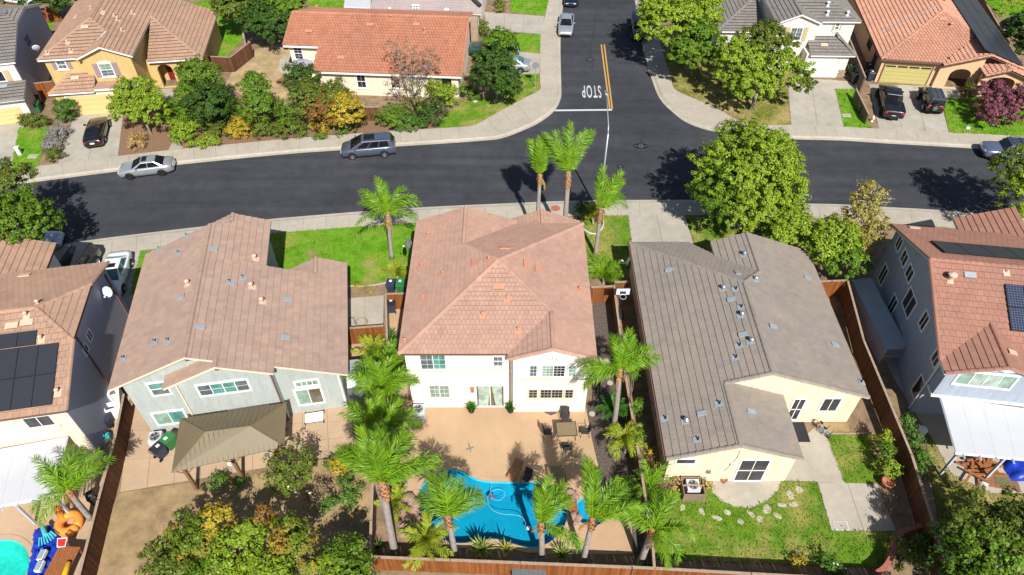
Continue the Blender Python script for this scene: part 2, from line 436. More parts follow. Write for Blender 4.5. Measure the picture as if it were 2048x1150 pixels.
mat('tarp_blue', (0.012, 0.045, 0.42), 0.5, 1.8, 0.35, bump=0.5, bscale=4); mat('tarp_teal', (0.08, 0.50, 0.55), 0.2, 4, 0.5, bump=0)
mat('terracotta', (0.40, 0.15, 0.08), 0.15, 5, 0.85); mat('brick_red', (0.36, 0.12, 0.09), 0.2, 8, 0.9)
mat('fabric_white', (0.75, 0.77, 0.80), 0.03, 3, 0.8, bump=0.05); mat('fabric_dark', (0.045, 0.042, 0.045), 0.1, 3, 0.8, bump=0.1)
mat('fabric_tan', (0.20, 0.155, 0.085), 0.1, 3, 0.7, bump=0); mat('umbrella_grey', (0.30, 0.29, 0.36), 0.08, 3, 0.8)
mat('rubber', (0.014, 0.014, 0.015), 0.2, 5, 0.85, bump=0.1); mat('hose', (0.30, 0.24, 0.16), 0.1, 5, 0.6, bump=0)
mat('pool_hose', (0.20, 0.42, 0.60), 0.1, 5, 0.5, bump=0)
mat('trunk_grey', (0.24, 0.21, 0.185), 0.3, 3, 0.95, bump=0.8, bscale=14); mat('trunk_white', (0.62, 0.58, 0.52), 0.3, 5, 0.9, bump=0.4)
def palm_trunk_mat():
    s = NT('palm_trunk')
    g = s.n('ShaderNodeSeparateXYZ'); s.l(s.pos(), g.inputs[0])
    wv = s.n('ShaderNodeMath', operation='MULTIPLY'); wv.inputs[1].default_value = 6.0; s.l(g.outputs[2], wv.inputs[0])
    fr = s.n('ShaderNodeMath', operation='FRACT'); s.l(wv.outputs[0], fr.inputs[0])
    col = s.ramp(s.noise(5, 4), [(0.3, (0.26, 0.225, 0.20)), (0.7, (0.40, 0.36, 0.33))])
    col = s.mix(1.0, col, s.ramp(fr.outputs[0], [(0.0, (0.6,) * 3), (0.2, (1, 1, 1))]), 'MULTIPLY')
    s.l(col, s.b.inputs['Base Color']); s.bump(fr.outputs[0], 0.5, 0.02)
    s.done('palm_trunk', 0.95)
palm_trunk_mat()
piece_mat('palm_boot', [(0.42, 0.20, 0.09), (0.50, 0.29, 0.15), (0.34, 0.17, 0.08), (0.52, 0.36, 0.22)], 0.95)
leaf_mat('leaf_green', [(0.058, 0.138, 0.010), (0.115, 0.215, 0.014), (0.167, 0.277, 0.021), (0.077, 0.164, 0.012)])
leaf_mat('leaf_lime', [(0.146, 0.261, 0.014), (0.250, 0.362, 0.024), (0.323, 0.422, 0.036), (0.118, 0.217, 0.014)])
leaf_mat('leaf_olive', [(0.072, 0.121, 0.012), (0.131, 0.180, 0.021), (0.190, 0.230, 0.032), (0.059, 0.096, 0.012)])
leaf_mat('leaf_dark', [(0.026, 0.071, 0.011), (0.048, 0.110, 0.014), (0.075, 0.143, 0.017), (0.032, 0.083, 0.011)])
leaf_mat('leaf_yellow', [(0.473, 0.346, 0.026), (0.347, 0.317, 0.026), (0.568, 0.360, 0.041), (0.252, 0.274, 0.026)])
leaf_mat('leaf_autumn', [(0.369, 0.266, 0.043), (0.461, 0.253, 0.043), (0.261, 0.223, 0.043), (0.522, 0.311, 0.043)], patch=(0.13, 0.20, 0.014), pscale=0.4)
leaf_mat('leaf_rust', [(0.324, 0.117, 0.029), (0.263, 0.146, 0.029), (0.223, 0.098, 0.029), (0.203, 0.176, 0.029)])
leaf_mat('leaf_birch', [(0.297, 0.256, 0.060), (0.420, 0.336, 0.090), (0.193, 0.208, 0.045), (0.490, 0.384, 0.120)])
leaf_mat('leaf_purple', [(0.27, 0.07, 0.13), (0.34, 0.11, 0.18), (0.19, 0.05, 0.08), (0.14, 0.11, 0.05)])
leaf_mat('leaf_lavender', [(0.351, 0.312, 0.390), (0.270, 0.260, 0.286), (0.189, 0.208, 0.117), (0.405, 0.351, 0.442)])
leaf_mat('leaf_drybrown', [(0.297, 0.208, 0.143), (0.378, 0.260, 0.182), (0.216, 0.156, 0.104), (0.216, 0.208, 0.078)])
leaf_mat('leaf_straw', [(0.621, 0.429, 0.182), (0.513, 0.325, 0.130), (0.405, 0.286, 0.104), (0.270, 0.234, 0.065)])
leaf_mat('leaf_cypress', [(0.060, 0.158, 0.019), (0.090, 0.203, 0.026), (0.120, 0.240, 0.034), (0.053, 0.128, 0.015)])
leaf_mat('frond', [(0.088, 0.228, 0.012), (0.161, 0.323, 0.014), (0.258, 0.407, 0.023), (0.113, 0.263, 0.012)], 0.3, rough=0.4)
leaf_mat('frond_yellow', [(0.203, 0.312, 0.019), (0.324, 0.390, 0.026), (0.405, 0.429, 0.052), (0.230, 0.338, 0.026)], 0.3, rough=0.4)
leaf_mat('frond_dark', [(0.027, 0.111, 0.016), (0.054, 0.169, 0.019), (0.081, 0.221, 0.026), (0.041, 0.130, 0.016)], 0.25, rough=0.35)
leaf_mat('agave_leaf', [(0.081, 0.195, 0.026), (0.135, 0.260, 0.039), (0.297, 0.338, 0.078), (0.095, 0.208, 0.026)], 0.15, rough=0.4)
leaf_mat('petal_white', [(0.75, 0.73, 0.68), (0.8, 0.76, 0.7)], 0.2)
def solar_mat():
    s = NT('solar_cell')
    tc = s.n('ShaderNodeTexCoord')
    br = s.n('ShaderNodeTexBrick', offset=0.0); br.inputs['Scale'].default_value = 1
    br.inputs['Color1'].default_value = (0.024, 0.026, 0.036, 1); br.inputs['Color2'].default_value = (0.028, 0.030, 0.040, 1)
    br.inputs['Mortar'].default_value = (0.035, 0.035, 0.04, 1); br.inputs['Mortar Size'].default_value = 0.006
    br.inputs['Brick Width'].default_value = 0.165; br.inputs['Row Height'].default_value = 0.165
    s.l(tc.outputs['Object'], br.inputs['Vector']); s.l(br.outputs[0], s.b.inputs['Base Color'])
    s.done('solar_cell', 0.4, 0, 0.6)
    s = NT('solar_blue')
    tc = s.n('ShaderNodeTexCoord')
    br = s.n('ShaderNodeTexBrick', offset=0.0); br.inputs['Scale'].default_value = 1
    br.inputs['Color1'].default_value = (0.02, 0.028, 0.06, 1); br.inputs['Color2'].default_value = (0.025, 0.034, 0.07, 1)
    br.inputs['Mortar'].default_value = (0.15, 0.165, 0.21, 1); br.inputs['Mortar Size'].default_value = 0.008
    br.inputs['Brick Width'].default_value = 0.165; br.inputs['Row Height'].default_value = 0.165
    s.l(tc.outputs['Object'], br.inputs['Vector']); s.l(br.outputs[0], s.b.inputs['Base Color'])
    s.done('solar_blue', 0.25, 0, 0.6)
solar_mat()
def water_mat(name, tint):
    s = NT(name)
    tr = s.n('ShaderNodeBsdfTransparent'); tr.inputs[0].default_value = (*tint, 1)
    gl = s.n('ShaderNodeBsdfGlossy'); gl.inputs['Roughness'].default_value = 0.05
    fr = s.n('ShaderNodeFresnel'); fr.inputs['IOR'].default_value = 1.33
    bm = s.n('ShaderNodeBump'); bm.inputs['Strength'].default_value = 0.18; bm.inputs['Distance'].default_value = 0.05
    s.l(s.noise(3.5, 3), bm.inputs['Height'])
    s.l(bm.outputs[0], fr.inputs['Normal']); s.l(bm.outputs[0], gl.inputs['Normal'])
    mx = s.n('ShaderNodeMixShader'); s.l(fr.outputs[0], mx.inputs[0]); s.l(tr.outputs[0], mx.inputs[1]); s.l(gl.outputs[0], mx.inputs[2])
    s.l(mx.outputs[0], s.out.inputs[0]); MAT[name] = s.m
water_mat('water_blue', (0.30, 0.80, 0.93)); water_mat('water_turq', (0.45, 0.93, 0.90))
mat('plaster_blue', (0.045, 0.45, 0.56), 0.14, 1.1, 0.8, bump=0.1); mat('pool_tile', (0.03, 0.26, 0.36), 0.25, 12, 0.4, bump=0.1); mat('plaster_turq', (0.10, 0.62, 0.56), 0.2, 3.5, 0.8, bump=0.1)
def car_paint(name, c, metal=0.5, rough=0.28):
    s = NT(name); s.b.inputs['Base Color'].default_value = (*c, 1)
    s.done(name, rough, metal, 0.5, 1.0); s.b.inputs['Coat Roughness'].default_value = 0.05
car_paint('car_silver', (0.50, 0.53, 0.56), 0.6); car_paint('car_bluegrey', (0.15, 0.175, 0.245), 0.6); car_paint('car_black', (0.008, 0.008, 0.009), 0.1)
car_paint('car_white', (0.74, 0.76, 0.78), 0.0); car_paint('car_blue', (0.16, 0.20, 0.30), 0.5); car_paint('car_charcoal', (0.035, 0.037, 0.042), 0.3)
car_paint('car_navy', (0.012, 0.018, 0.045), 0.4); car_paint('car_teal', (0.03, 0.08, 0.09), 0.4); car_paint('car_gold', (0.05, 0.042, 0.028), 0.4)
mat('jeep_top', (0.05, 0.06, 0.075), 0.1, 4, 0.6, bump=0.1)
mat('light_red', (0.45, 0.02, 0.02), 0.05, 4, 0.2, bump=0); mat('light_clear', (0.7, 0.72, 0.75), 0.05, 4, 0.15, bump=0)
mat('chrome', (0.6, 0.6, 0.62), 0.05, 4, 0.15, 1.0, bump=0)
mat('plate', (0.75, 0.72, 0.65), 0.05, 4, 0.5, bump=0)
# ================================================================ THE SETTING
random.seed(7)
def struct(o, label): return tag(o, label, None, None, 'structure')
ZR = -0.13                                   # asphalt level; yards and pavements lie at 0
POOL = smooth_poly([(836, 999), (844, 970), (870, 948), (898, 939), (924, 942), (946, 955), (972, 962), (1011, 964), (1050, 964), (1084, 965), (1111, 976), (1130, 999), (1136, 1021), (1130, 1050), (1111, 1075), (1091, 1089), (1068, 1096), (1040, 1092), (1011, 1083), (983, 1078), (935, 1086), (900, 1084), (868, 1066), (844, 1032)], 3)
POOL_W = PP(POOL)
sc0 = P(1182, 1022)
SPA_W = [(sc0.x + 1.0 * math.cos(a), sc0.y + 0.95 * math.sin(a)) for a in np.linspace(0, 2 * math.pi, 24, endpoint=False)]
KID_W = smooth_poly(PP([(25, 1080), (45, 1090), (56, 1105), (59, 1125), (54, 1147), (30, 1175), (-10, 1185), (-60, 1160), (-80, 1120), (-50, 1088), (-10, 1080)]), 3)
HOLES = [POOL_W, SPA_W, KID_W]
gp = MB().prism([(-1500, -1500), (1500, -1500), (1500, 1500), (-1500, 1500)], None, -0.25, 'soil', HOLES)
struct(gp.obj('ground', parent=None), 'wide bare ground sheet under the whole neighbourhood')

NEAR = [((-300, 552), (-300, 592)), ((-100, 520), (-100, 558)), ((155, 484), (153, 518)), ((258, 470.5), (255, 504)), ((416, 452), (413, 484)), ((523, 440), (520, 470)), ((638, 430), (637, 459.5)), ((751, 421), (751, 451)), ((860, 414), (860, 444.5)), ((990, 408), (991, 438)), ((1138, 402), (1139, 432)), ((1310, 400), (1312, 430)), ((1450, 401), (1454, 431)), ((1604, 407), (1610, 436)), ((1683, 409), (1690, 440)), ((1786, 415), (1794, 447)), ((1858, 419), (1868, 452)), ((1931, 425), (1944, 459)), ((2060, 437), (2076, 473)), ((2300, 462), (2325, 502))]
NW = [((-300, 418), (-300, 390)), ((-100, 388), (-103, 359)), ((54, 366), (50, 335.5)), ((241, 342), (236, 312)), ((350, 330), (345, 299.5)), ((560, 309), (560, 279)), ((683, 300), (680, 269)), ((790, 293), (785, 262)), ((884, 287), (881, 256)), ((960, 281.5), (946, 251)), ((1003, 276.5), (975, 236)), ((1050, 259), (1015, 214)), ((1082, 243), (1045, 198)), ((1109, 221), (1079.6, 179)), ((1121.6, 195), (1080, 165)), ((1122, 165), (1080, 148)), ((1120.6, 82), (1081, 69)), ((1125, 20), (1091, 28)), ((1128, -20), (1100, -20)), ((1134, -100), (1112, -100)), ((1140, -220), (1122, -220))]
NE = [((2350, 325), (2350, 293)), ((2048, 303), (2040, 271)), ((1934, 296), (1925, 265)), ((1851, 291), (1845, 261)), ((1762, 286), (1755, 257)), ((1686, 281), (1680, 253)), ((1605, 279), (1600, 250)), ((1520, 276), (1514, 249)), ((1433, 264), (1470, 238)), ((1380, 248), (1433, 215)), ((1350, 228), (1383, 195)), ((1320.5, 198), (1350, 178)), ((1304, 158.6), (1341, 153)), ((1291, 117), (1328, 112)), ((1283, 80), (1318, 78)), ((1273, 20), (1303, 18)), ((1266, -30), (1294, -30)), ((1254, -110), (1280, -110)), ((1242, -220), (1266, -220))]
def dense(strip):
    k = smooth_line([P2(*a, ZR) for a, b in strip], 4); b = smooth_line([P2(*b) for a, b in strip], 4)
    return k, b
STR = {n: dense(s) for n, s in (('near', NEAR), ('nw', NW), ('ne', NE))}
# asphalt: one sheet below the pavements
nk = [Vector(p) for p in STR['near'][0]]
road_poly = [(p.x, p.y - 0.25) for p in nk] + [(130, 60), (130, 200), (-130, 200), (-130, 60)]
road = struct(MB().prism(road_poly, ZR - 0.1, ZR, 'asphalt').obj('road'), 'dark asphalt of the through street and the side street joining it')
# the three blocks of yards
def block(name, strip, extra, label):
    b = STR[strip][1]
    o = MB().prism([tuple(p) for p in b] + extra, -0.3, -0.03, 'soil', HOLES if strip == 'near' else ()).obj(name)
    return struct(o, label)
yard_soil = block('yard_soil', 'near', [(140, 60), (140, -40), (-140, -40), (-140, 60)], 'bare brown soil of the near row of yards')
block('yard_soil', 'nw', [(8, 260), (-160, 260), (-160, 60)], 'bare brown soil of the yards left of the side street')
block('yard_soil', 'ne', [(20, 260), (160, 260), (160, 60)], 'bare brown soil of the yards right of the side street')
def pavement(strip, label, kerb=0.5):
    k, b = STR[strip]
    k = [Vector((*p, 0)) for p in k]; b = [Vector((*p, 0)) for p in b]
    root = empty('sidewalk', (0, 0, 0)); struct(root, label)
    inner = [kk + (bb - kk).normalized() * kerb for kk, bb in zip(k, b)]
    kb = MB(); n = len(k)
    for i in range(n - 1):
        prof0, prof1 = [], []
        for (kk, ii), pr in (((k[i], inner[i]), prof0), ((k[i + 1], inner[i + 1]), prof1)):
            for t, z in ((-0.05, ZR + 0.004), (0.55, ZR + 0.02), (0.85, -0.012), (1.0, 0.0)):
                p = kk.lerp(ii, t); pr.append((p.x, p.y, z))
        for q in range(3): kb.quad(prof0[q], prof1[q], prof1[q + 1], prof0[q + 1])
        p, q = inner[i], inner[i + 1]
        kb.quad((p.x, p.y, 0), (q.x, q.y, 0), (q.x, q.y, -0.1), (p.x, p.y, -0.1))
    kb.obj('kerb', 'concrete', root)
    # slabs between kerb and yard, one object each
    di = [0]
    for a, c in zip(inner, inner[1:]): di.append(di[-1] + (c - a).length)
    ns = max(1, round(di[-1] / 1.95)); cuts = [di[-1] * j / ns for j in range(ns + 1)]
    def at(line, t):
        j = max(0, min(len(di) - 2, int(np.searchsorted(di, t)) - 1))
        return line[j].lerp(line[j + 1], (t - di[j]) / max(1e-6, di[j + 1] - di[j]))
    joint = MB()
    for j in range(ns):
        t0, t1 = cuts[j] + 0.007, cuts[j + 1] - 0.007
        tm = (t0 + t1) / 2
        lo = [at(inner, t) for t in (t0, tm, t1)]; hi = [at(b, t) for t in (t0, tm, t1)]
        lo = [a + (c - a).normalized() * 0.012 for a, c in zip(lo, hi)]
        dz = random.uniform(-0.004, 0.004)
        poly = [(p.x, p.y) for p in lo] + [(p.x, p.y) for p in hi[::-1]]
        MB().prism(poly, -0.1, dz).obj('slab', 'concrete', root)
    return root
pavement('near', 'pale concrete sidewalk and kerb along the near side of the street')
pavement('nw', 'pale concrete sidewalk bending round the corner left of the side street')
pavement('ne', 'pale concrete sidewalk bending round the corner right of the side street')

def bil(q, s, t): return q[0] * (1 - s) * (1 - t) + q[1] * s * (1 - t) + q[2] * s * t + q[3] * (1 - s) * t
def panels(name, label, px, nu, nv, m='concrete_drive', z=0.0, gap=0.012, world=False):
    """poured slabs with open joints; px = four corners"""
    q = [Vector((*p, 0)) for p in px] if world else [P(u, v) for u, v in px]
    root = empty(name, (0, 0, 0)); struct(root, label)
    for i in range(nu):
        for j in range(nv):
            c = [bil(q, s, t) for s, t in ((i / nu, j / nv), ((i + 1) / nu, j / nv), ((i + 1) / nu, (j + 1) / nv), (i / nu, (j + 1) / nv))]
            poly = offset_poly([(p.x, p.y) for p in c], -gap)
            MB().prism(poly, -0.1, z + random.uniform(-0.003, 0.003)).obj('slab', m, root)
    MB().prism([(p.x, p.y) for p in q], None, -0.022).obj('joint_bed', 'concrete_joint', root)
    return root
panels('driveway', 'pale driveway of the grey-roofed cream house', [(1256, 430), (1370, 430), (1392, 505), (1266, 505)], 2, 3)
panels('driveway', 'driveway with the white sedan beside the solar-roofed left house', [(126, 521), (281, 500), (262, 600), (150, 585)], 3, 2)
panels('driveway', 'driveway of the yellow house with the black coupe', [(116, 327), (236, 312), (247, 222), (148, 232)], 2, 3)
panels('driveway', 'driveway of the grey house in the top left corner', [(-120, 352), (32, 338), (50, 240), (-80, 248)], 2, 2)
panels('driveway', 'driveway of the orange-roofed corner house', [(955, 97), (1080, 107), (1079, 148), (950, 148)], 3, 1)
panels('driveway', 'driveway at the top edge beside the side street', [(968, 24), (1089, 32), (1081, 68), (975, 58)], 3, 2)
panels('driveway', 'driveway of the white two storey house with tan shutters', [(1582, 250), (1688, 253), (1668, 160), (1575, 156)], 2, 4)
panels('driveway', 'driveway holding the black pickup and the black off-roader', [(1758, 258), (1898, 265), (1872, 172), (1738, 168)], 3, 3)
panels('patio', 'pale jointed patio behind the sage green house', [(240, 984), (708, 905), (702, 812), (262, 806)], 9, 3, 'patio_pale')
panels('patio', 'square concrete slab in the yard of the cream house', [(1635, 964), (1755, 967), (1793, 1063), (1663, 1061)], 2, 1, 'concrete')
panels('side_yard_pad', 'concrete pad behind the gate beside the sage green house', [(692, 597), (768, 590), (766, 655), (692, 660)], 2, 1, 'concrete')
def flat(name, label, px, m, z=0.0, holes=(), sm=False, thick=0.12, world=False):
    poly = px if world else PP(px)
    if sm: poly = smooth_poly(poly, 3)
    o = MB().prism(poly, z - thick, z, m, holes).obj(name)
    return struct(o, label)
flat('patio', 'wide tan concrete patio round the kidney pool', [(772, 668), (806, 672), (818, 815), (1172, 815), (1182, 870), (1196, 930), (1204, 990), (1262, 1030), (1267, 1108), (1085, 1108), (1030, 1098), (960, 1092), (905, 1096), (868, 1082), (838, 1045), (806, 992), (808, 960), (790, 900), (770, 800)], 'patio_tan', 0.0, [offset_poly(POOL_W, 0.02), offset_poly(SPA_W, 0.02)])
flat('patio', 'tan concrete yard round the turquoise pool in the lower left', [(-120, 800), (212, 790), (262, 792), (250, 820), (150, 1175), (-120, 1220)], 'patio_pale', 0.0, [offset_poly(KID_W, 0.02)])
flat('patio', 'half round concrete patio before the sliding door of the cream house', [(1421, 962), (1562, 961), (1556, 982), (1536, 1001), (1502, 1016), (1470, 1014), (1441, 1001), (1424, 984)], 'concrete')
flat('path', 'concrete path along the side of the cream house', [(1566, 961), (1600, 880), (1640, 845), (1654, 868), (1690, 966), (1634, 963)], 'concrete')
flat('patio', 'concrete patio under the white cover of the blue house', [(1700, 575), (1760, 600), (1835, 780), (2120, 760), (2120, 985), (1985, 986), (1902, 946), (1872, 890), (1842, 845), (1790, 760)], 'concrete', 0.0)
flat('path', 'concrete strip between the left house and the sage green house', [(218, 600), (282, 560), (262, 640), (240, 790), (205, 800)], 'concrete', 0.004)
flat('path', 'tan strip with flower pots between the fences', [(692, 690), (764, 684), (770, 800), (735, 815), (700, 815)], 'patio_tan', 0.002)
flat('path', 'tan paved strip beside the left wall of the centre house', [(776, 590), (812, 586), (804, 680), (772, 676)], 'patio_tan', 0.003)
flat('path', 'concrete walk by the garage of the white house', [(1668, 160), (1722, 165), (1718, 178), (1671, 178)], 'concrete')
flat('path', 'concrete walk to the arched entrance of the peach house', [(1872, 176), (1922, 172), (1918, 198), (1882, 196)], 'concrete', 0.002)
flat('path', 'paved walk to the red front door', [(300, 180), (345, 176), (352, 215), (330, 212)], 'gravel', 0.0)
flat('path', 'bent concrete edging walk in the bare yard of the corner house', [(560, 118), (590, 105), (600, 145), (585, 160), (556, 140)], 'concrete', 0.002)
# lawns
def tufts(parent, poly, m):
    """short grass blades over the lawn, a little past its edge"""
    rng = np.random.default_rng(len(poly) * 7 + int(abs(poly[0][0]) * 10)); q = np.array(offset_poly(poly, 0.07))
    lo, hi = q.min(0), q.max(0); A = float(np.prod(hi - lo)); near = lo[1] < 50
    n = int(min(A * (70 if near else 40), 30000)); c = rng.uniform(lo, hi, (n, 2)); ok = np.zeros(n, bool)
    for i in range(len(q)):
        a, b = q[i - 1], q[i]; hit = ((a[1] > c[:, 1]) != (b[1] > c[:, 1])) & (c[:, 0] < (b[0] - a[0]) * (c[:, 1] - a[1]) / (b[1] - a[1] + 1e-12) + a[0]); ok ^= hit
    c = c[ok]; k = len(c)
    if k < 5: return
    th = rng.uniform(0, 6.283, k); h = rng.uniform(0.04, 0.11, k); w = rng.uniform(0.03, 0.07, k) * (1 if near else 1.5); ln = rng.normal(0, 0.05, (k, 2))
    d = np.stack([np.cos(th), np.sin(th)], 1) * w[:, None]
    V = np.zeros((k, 3, 3)); V[:, 0, :2] = c - d; V[:, 1, :2] = c + d; V[:, 2, :2] = c + ln; V[:, :2, 2] = 0.008; V[:, 2, 2] = 0.01 + h
    me = bpy.data.meshes.new('grass'); me.vertices.add(3 * k); me.vertices.foreach_set('co', V.astype(np.float32).ravel()); me.loops.add(3 * k); me.loops.foreach_set('vertex_index', np.arange(3 * k, dtype=np.int32))
    me.polygons.add(k); me.polygons.foreach_set('loop_start', np.arange(0, 3 * k, 3, dtype=np.int32)); me.materials.append(MAT[m]); me.update(calc_edges=True)
    inst('grass', me, parent)['kind'] = 'stuff'
def lawn(label, px, m='lawn_lush', z=0.01, sm=False):
    o = MB().prism(smooth_poly(PP(px), 2) if sm else PP(px), -0.1, z, m).obj('lawn')
    tufts(o, smooth_poly(PP(px), 2) if sm else PP(px), m)
    return struct(o, label)
lawn('bright front lawn between the sage house and the centre house', [(541, 467), (691, 455), (858, 444), (836, 470), (812, 560), (782, 559), (740, 567), (696, 571), (640, 590), (560, 580), (540, 545)], 'lawn_worn')
lawn('front lawn strip right of the centre house', [(1160, 433), (1255, 431), (1266, 505), (1262, 535), (1176, 540)], 'lawn_mid')
lawn('lawn patch beside the driveway of the cream house', [(1371, 431), (1470, 433), (1612, 438), (1640, 470), (1560, 500), (1394, 500)], 'lawn_mid')
lawn('grass strip between the white sedan and the sage house', [(282, 503), (345, 494), (310, 560), (262, 590), (266, 560)])
lawn('grass patch in front of the solar-roofed left house', [(60, 531), (126, 522), (150, 590), (40, 600)])
lawn('small front lawn of the grey house in the top left', [(38, 256), (97, 254), (76, 334), (22, 338)])
lawn('back lawn right of the yellow house', [(383, 5), (440, 0), (490, 74), (455, 112), (400, 112), (394, 60)])
lawn('lawn behind the orange-roofed house at the top edge', [(590, -20), (694, -20), (694, 20), (640, 30)])
lawn('corner lawn with the stop sign', [(878, 256), (946, 251), (1079, 179), (1079, 148), (1030, 148), (1000, 190), (930, 202), (898, 222), (872, 244)], 'lawn_mid')
lawn('lawn between the two top driveways', [(1000, 66), (1081, 69), (1080, 107), (1000, 99)])
lawn('lawn at the top beside the side street', [(1020, -10), (1099, -10), (1089, 32), (1022, 23)])
lawn('dry corner lawn under the trees right of the side street', [(1328, 112), (1341, 153), (1350, 178), (1433, 215), (1514, 249), (1582, 250), (1572, 156), (1450, 130), (1340, 100)], 'lawn_dry')
lawn('small lawn between the white and peach driveways', [(1670, 178), (1716, 178), (1742, 256), (1688, 253)])
lawn('front lawn of the peach house under the purple shrub', [(1884, 198), (1960, 196), (2090, 230), (2090, 274), (1898, 265)])
lawn('garden lawn in the top right corner', [(1960, -10), (2080, -10), (2080, 30), (2000, 34)])
lawn('small square of grass in the yard of the cream house', [(1652, 869), (1738, 868), (1760, 966), (1690, 966)], 'lawn_mid')
lawn('large back lawn of the cream house', [(1300, 1030), (1340, 985), (1424, 966), (1424, 984), (1441, 1001), (1470, 1014), (1502, 1016), (1536, 1001), (1556, 982), (1562, 962), (1634, 964), (1662, 1061), (1790, 1064), (1772, 1135), (1305, 1118)], 'lawn_mid')
lawn('parched grass in the yard of the blue house', [(1846, 850), (1872, 892), (1902, 948), (1985, 988), (2100, 988), (2100, 1200), (1905, 1200)], 'lawn_dry')
lawn('strip of lawn behind the grey house at the top left', [(70, 40), (112, 36), (98, 72), (80, 70)])
def bare(name, label, px, m, z=-0.005, sm=False):
    return struct(MB().prism(smooth_poly(PP(px), 3) if sm else PP(px), -0.1, z, m).obj(name), label)
bare('dirt_yard', 'dry bare yard below the patio of the sage house', [(238, 985), (520, 946), (708, 906), (745, 962), (742, 1180), (150, 1180)], 'dry_dirt')
bare('dirt_yard', 'bare sandy side yard of the orange-roofed house', [(484, 106), (572, 82), (640, 100), (700, 195), (735, 215), (600, 262), (450, 170)], 'sandy')
bare('planting_bed', 'dark mulch bed with round stepping stones', [(1186, 600), (1228, 590), (1240, 760), (1262, 900), (1300, 1000), (1320, 1108), (1266, 1108), (1262, 1030), (1204, 990), (1182, 870), (1172, 815), (1184, 800)], 'mulch')
bare('planting_bed', 'bed of soil along the back fence of the pool', [(752, 960), (806, 992), (838, 1045), (868, 1084), (905, 1097), (1000, 1096), (1267, 1110), (1267, 1130), (742, 1128)], 'soil')
bare('planting_bed', 'bark bed beside the driveway of the yellow house', [(247, 230), (330, 215), (346, 298), (237, 312)], 'bark_mulch')
bare('planting_bed', 'shrub bed along the sidewalk of the corner house', [(346, 298), (560, 278), (766, 262), (881, 255), (860, 235), (735, 222), (600, 255), (450, 172), (340, 215)], 'bark_mulch', -0.002)
bare('planting_bed', 'soil patch by the wall of the cream house', [(1640, 845), (1698, 845), (1698, 868), (1652, 869)], 'dry_dirt')
bare('gravel_patch', 'pale gravel wedge beside the sidewalk', [(337, 300), (366, 296), (350, 272)], 'gravel', 0.0)
bare('gravel_bed', 'small round bed of dark stones at the patio wall', [(1084, 816), (1120, 816), (1114, 826), (1102, 831), (1090, 826)], 'mulch', 0.006)
# pools: basin, water, coping
def clip_keep(poly, region):
    """pull the points of poly that fall outside region onto its nearest border point"""
    def ins(p):
        k = False
        for i in range(len(region)):
            a, b = region[i - 1], region[i]
            if (a[1] > p[1]) != (b[1] > p[1]) and p[0] < (b[0] - a[0]) * (p[1] - a[1]) / (b[1] - a[1]) + a[0]: k = not k
        return k
    return [p if ins(p) else min(region, key=lambda q: (q[0] - p[0]) ** 2 + (q[1] - p[1]) ** 2) for p in poly]
def pool(loop, depth, label, plaster, water, coping, cw=0.3):
    root = empty('swimming_pool', (0, 0, 0), 0, label, 'pool')
    b = MB(); n = len(loop); inner = offset_poly(loop, -0.5)
    for i in range(n):
        j = (i + 1) % n
        b.quad((*loop[i], 0.0), (*loop[j], 0.0), (*inner[j], -depth), (*inner[i], -depth))
    b.prism(inner, None, -depth)
    b.obj('basin', plaster, root)
    tb = MB(); t_in = offset_poly(loop, -0.015)
    for i in range(n): tb.quad((*t_in[i], 0.0), (*t_in[(i + 1) % n], 0.0), (*t_in[(i + 1) % n], -0.22), (*t_in[i], -0.22))
    tb.obj('tile_band', 'pool_tile', root)
    MB().prism(offset_poly(loop, -0.018), None, -0.10).obj('water', water, root)
    MB().prism(offset_poly(loop, cw), -0.02, 0.03, None, [loop]).obj('coping', coping, root)
    return root
kp = pool(POOL_W, 0.85, 'kidney shaped blue pool behind the centre house', 'plaster_blue', 'water_blue', 'patio_tan')
for k_, (d_, z_) in enumerate(((1.3, -0.3), (0.95, -0.5), (0.6, -0.7))):
    cc = P(1118, 985); cx = [(cc.x + (1.5 - 0.0 + 0.38 * k_) * math.cos(t), cc.y + (0.9 + 0.36 * k_) * math.sin(t)) for t in np.linspace(0, 2 * math.pi, 24, endpoint=False)]
    inn = offset_poly(POOL_W, -0.12); pts = clip_keep(cx, inn)
    if len(pts) > 3: MB().prism(pts, -0.84, z_).obj('step', 'plaster_blue', kp)
pool(SPA_W, 0.9, 'small round spa beside the kidney pool', 'plaster_blue', 'water_blue', 'patio_tan', 0.18)
pool(KID_W, 1.1, 'bright turquoise pool in the lower left corner', 'plaster_turq', 'water_turq', 'patio_pale')
# ---------------------------------------------------------------- paint and iron on the road
def strip_px(a, b, w, name, m, label, z=ZR + 0.004):
    a, b = P(*a, z), P(*b, z); d = (b - a).normalized(); nn = Vector((-d.y, d.x, 0)) * w / 2
    o = MB().prism([tuple((a + nn).xy), tuple((a - nn).xy), tuple((b - nn).xy), tuple((b + nn).xy)], None, z).obj(name, m, road)
    o['label'] = label
strip_px((1202.5, 89), (1219.5, 218), 0.16, 'centre_line', 'paint_yellow', 'left one of the double yellow lines')
strip_px((1208.5, 89), (1224.5, 218), 0.16, 'centre_line', 'paint_yellow', 'right one of the double yellow lines')
strip_px((1109, 220.8), (1224, 219.6), 0.30, 'stop_bar', 'paint_white', 'white stop bar across the side street')
fc = bpy.data.curves.new('stop_lettering', 'FONT'); fc.body = 'STOP'; fc.align_x = 'CENTER'; fc.size = 1.0; fc.offset = 0.010; fc.space_character = 1.22
ft = bpy.data.objects.new('stop_lettering', fc); COL.objects.link(ft)
bpy.context.view_layer.update()
dg = bpy.context.evaluated_depsgraph_get()
tm = bpy.data.meshes.new_from_object(ft.evaluated_get(dg))
bpy.data.objects.remove(ft)
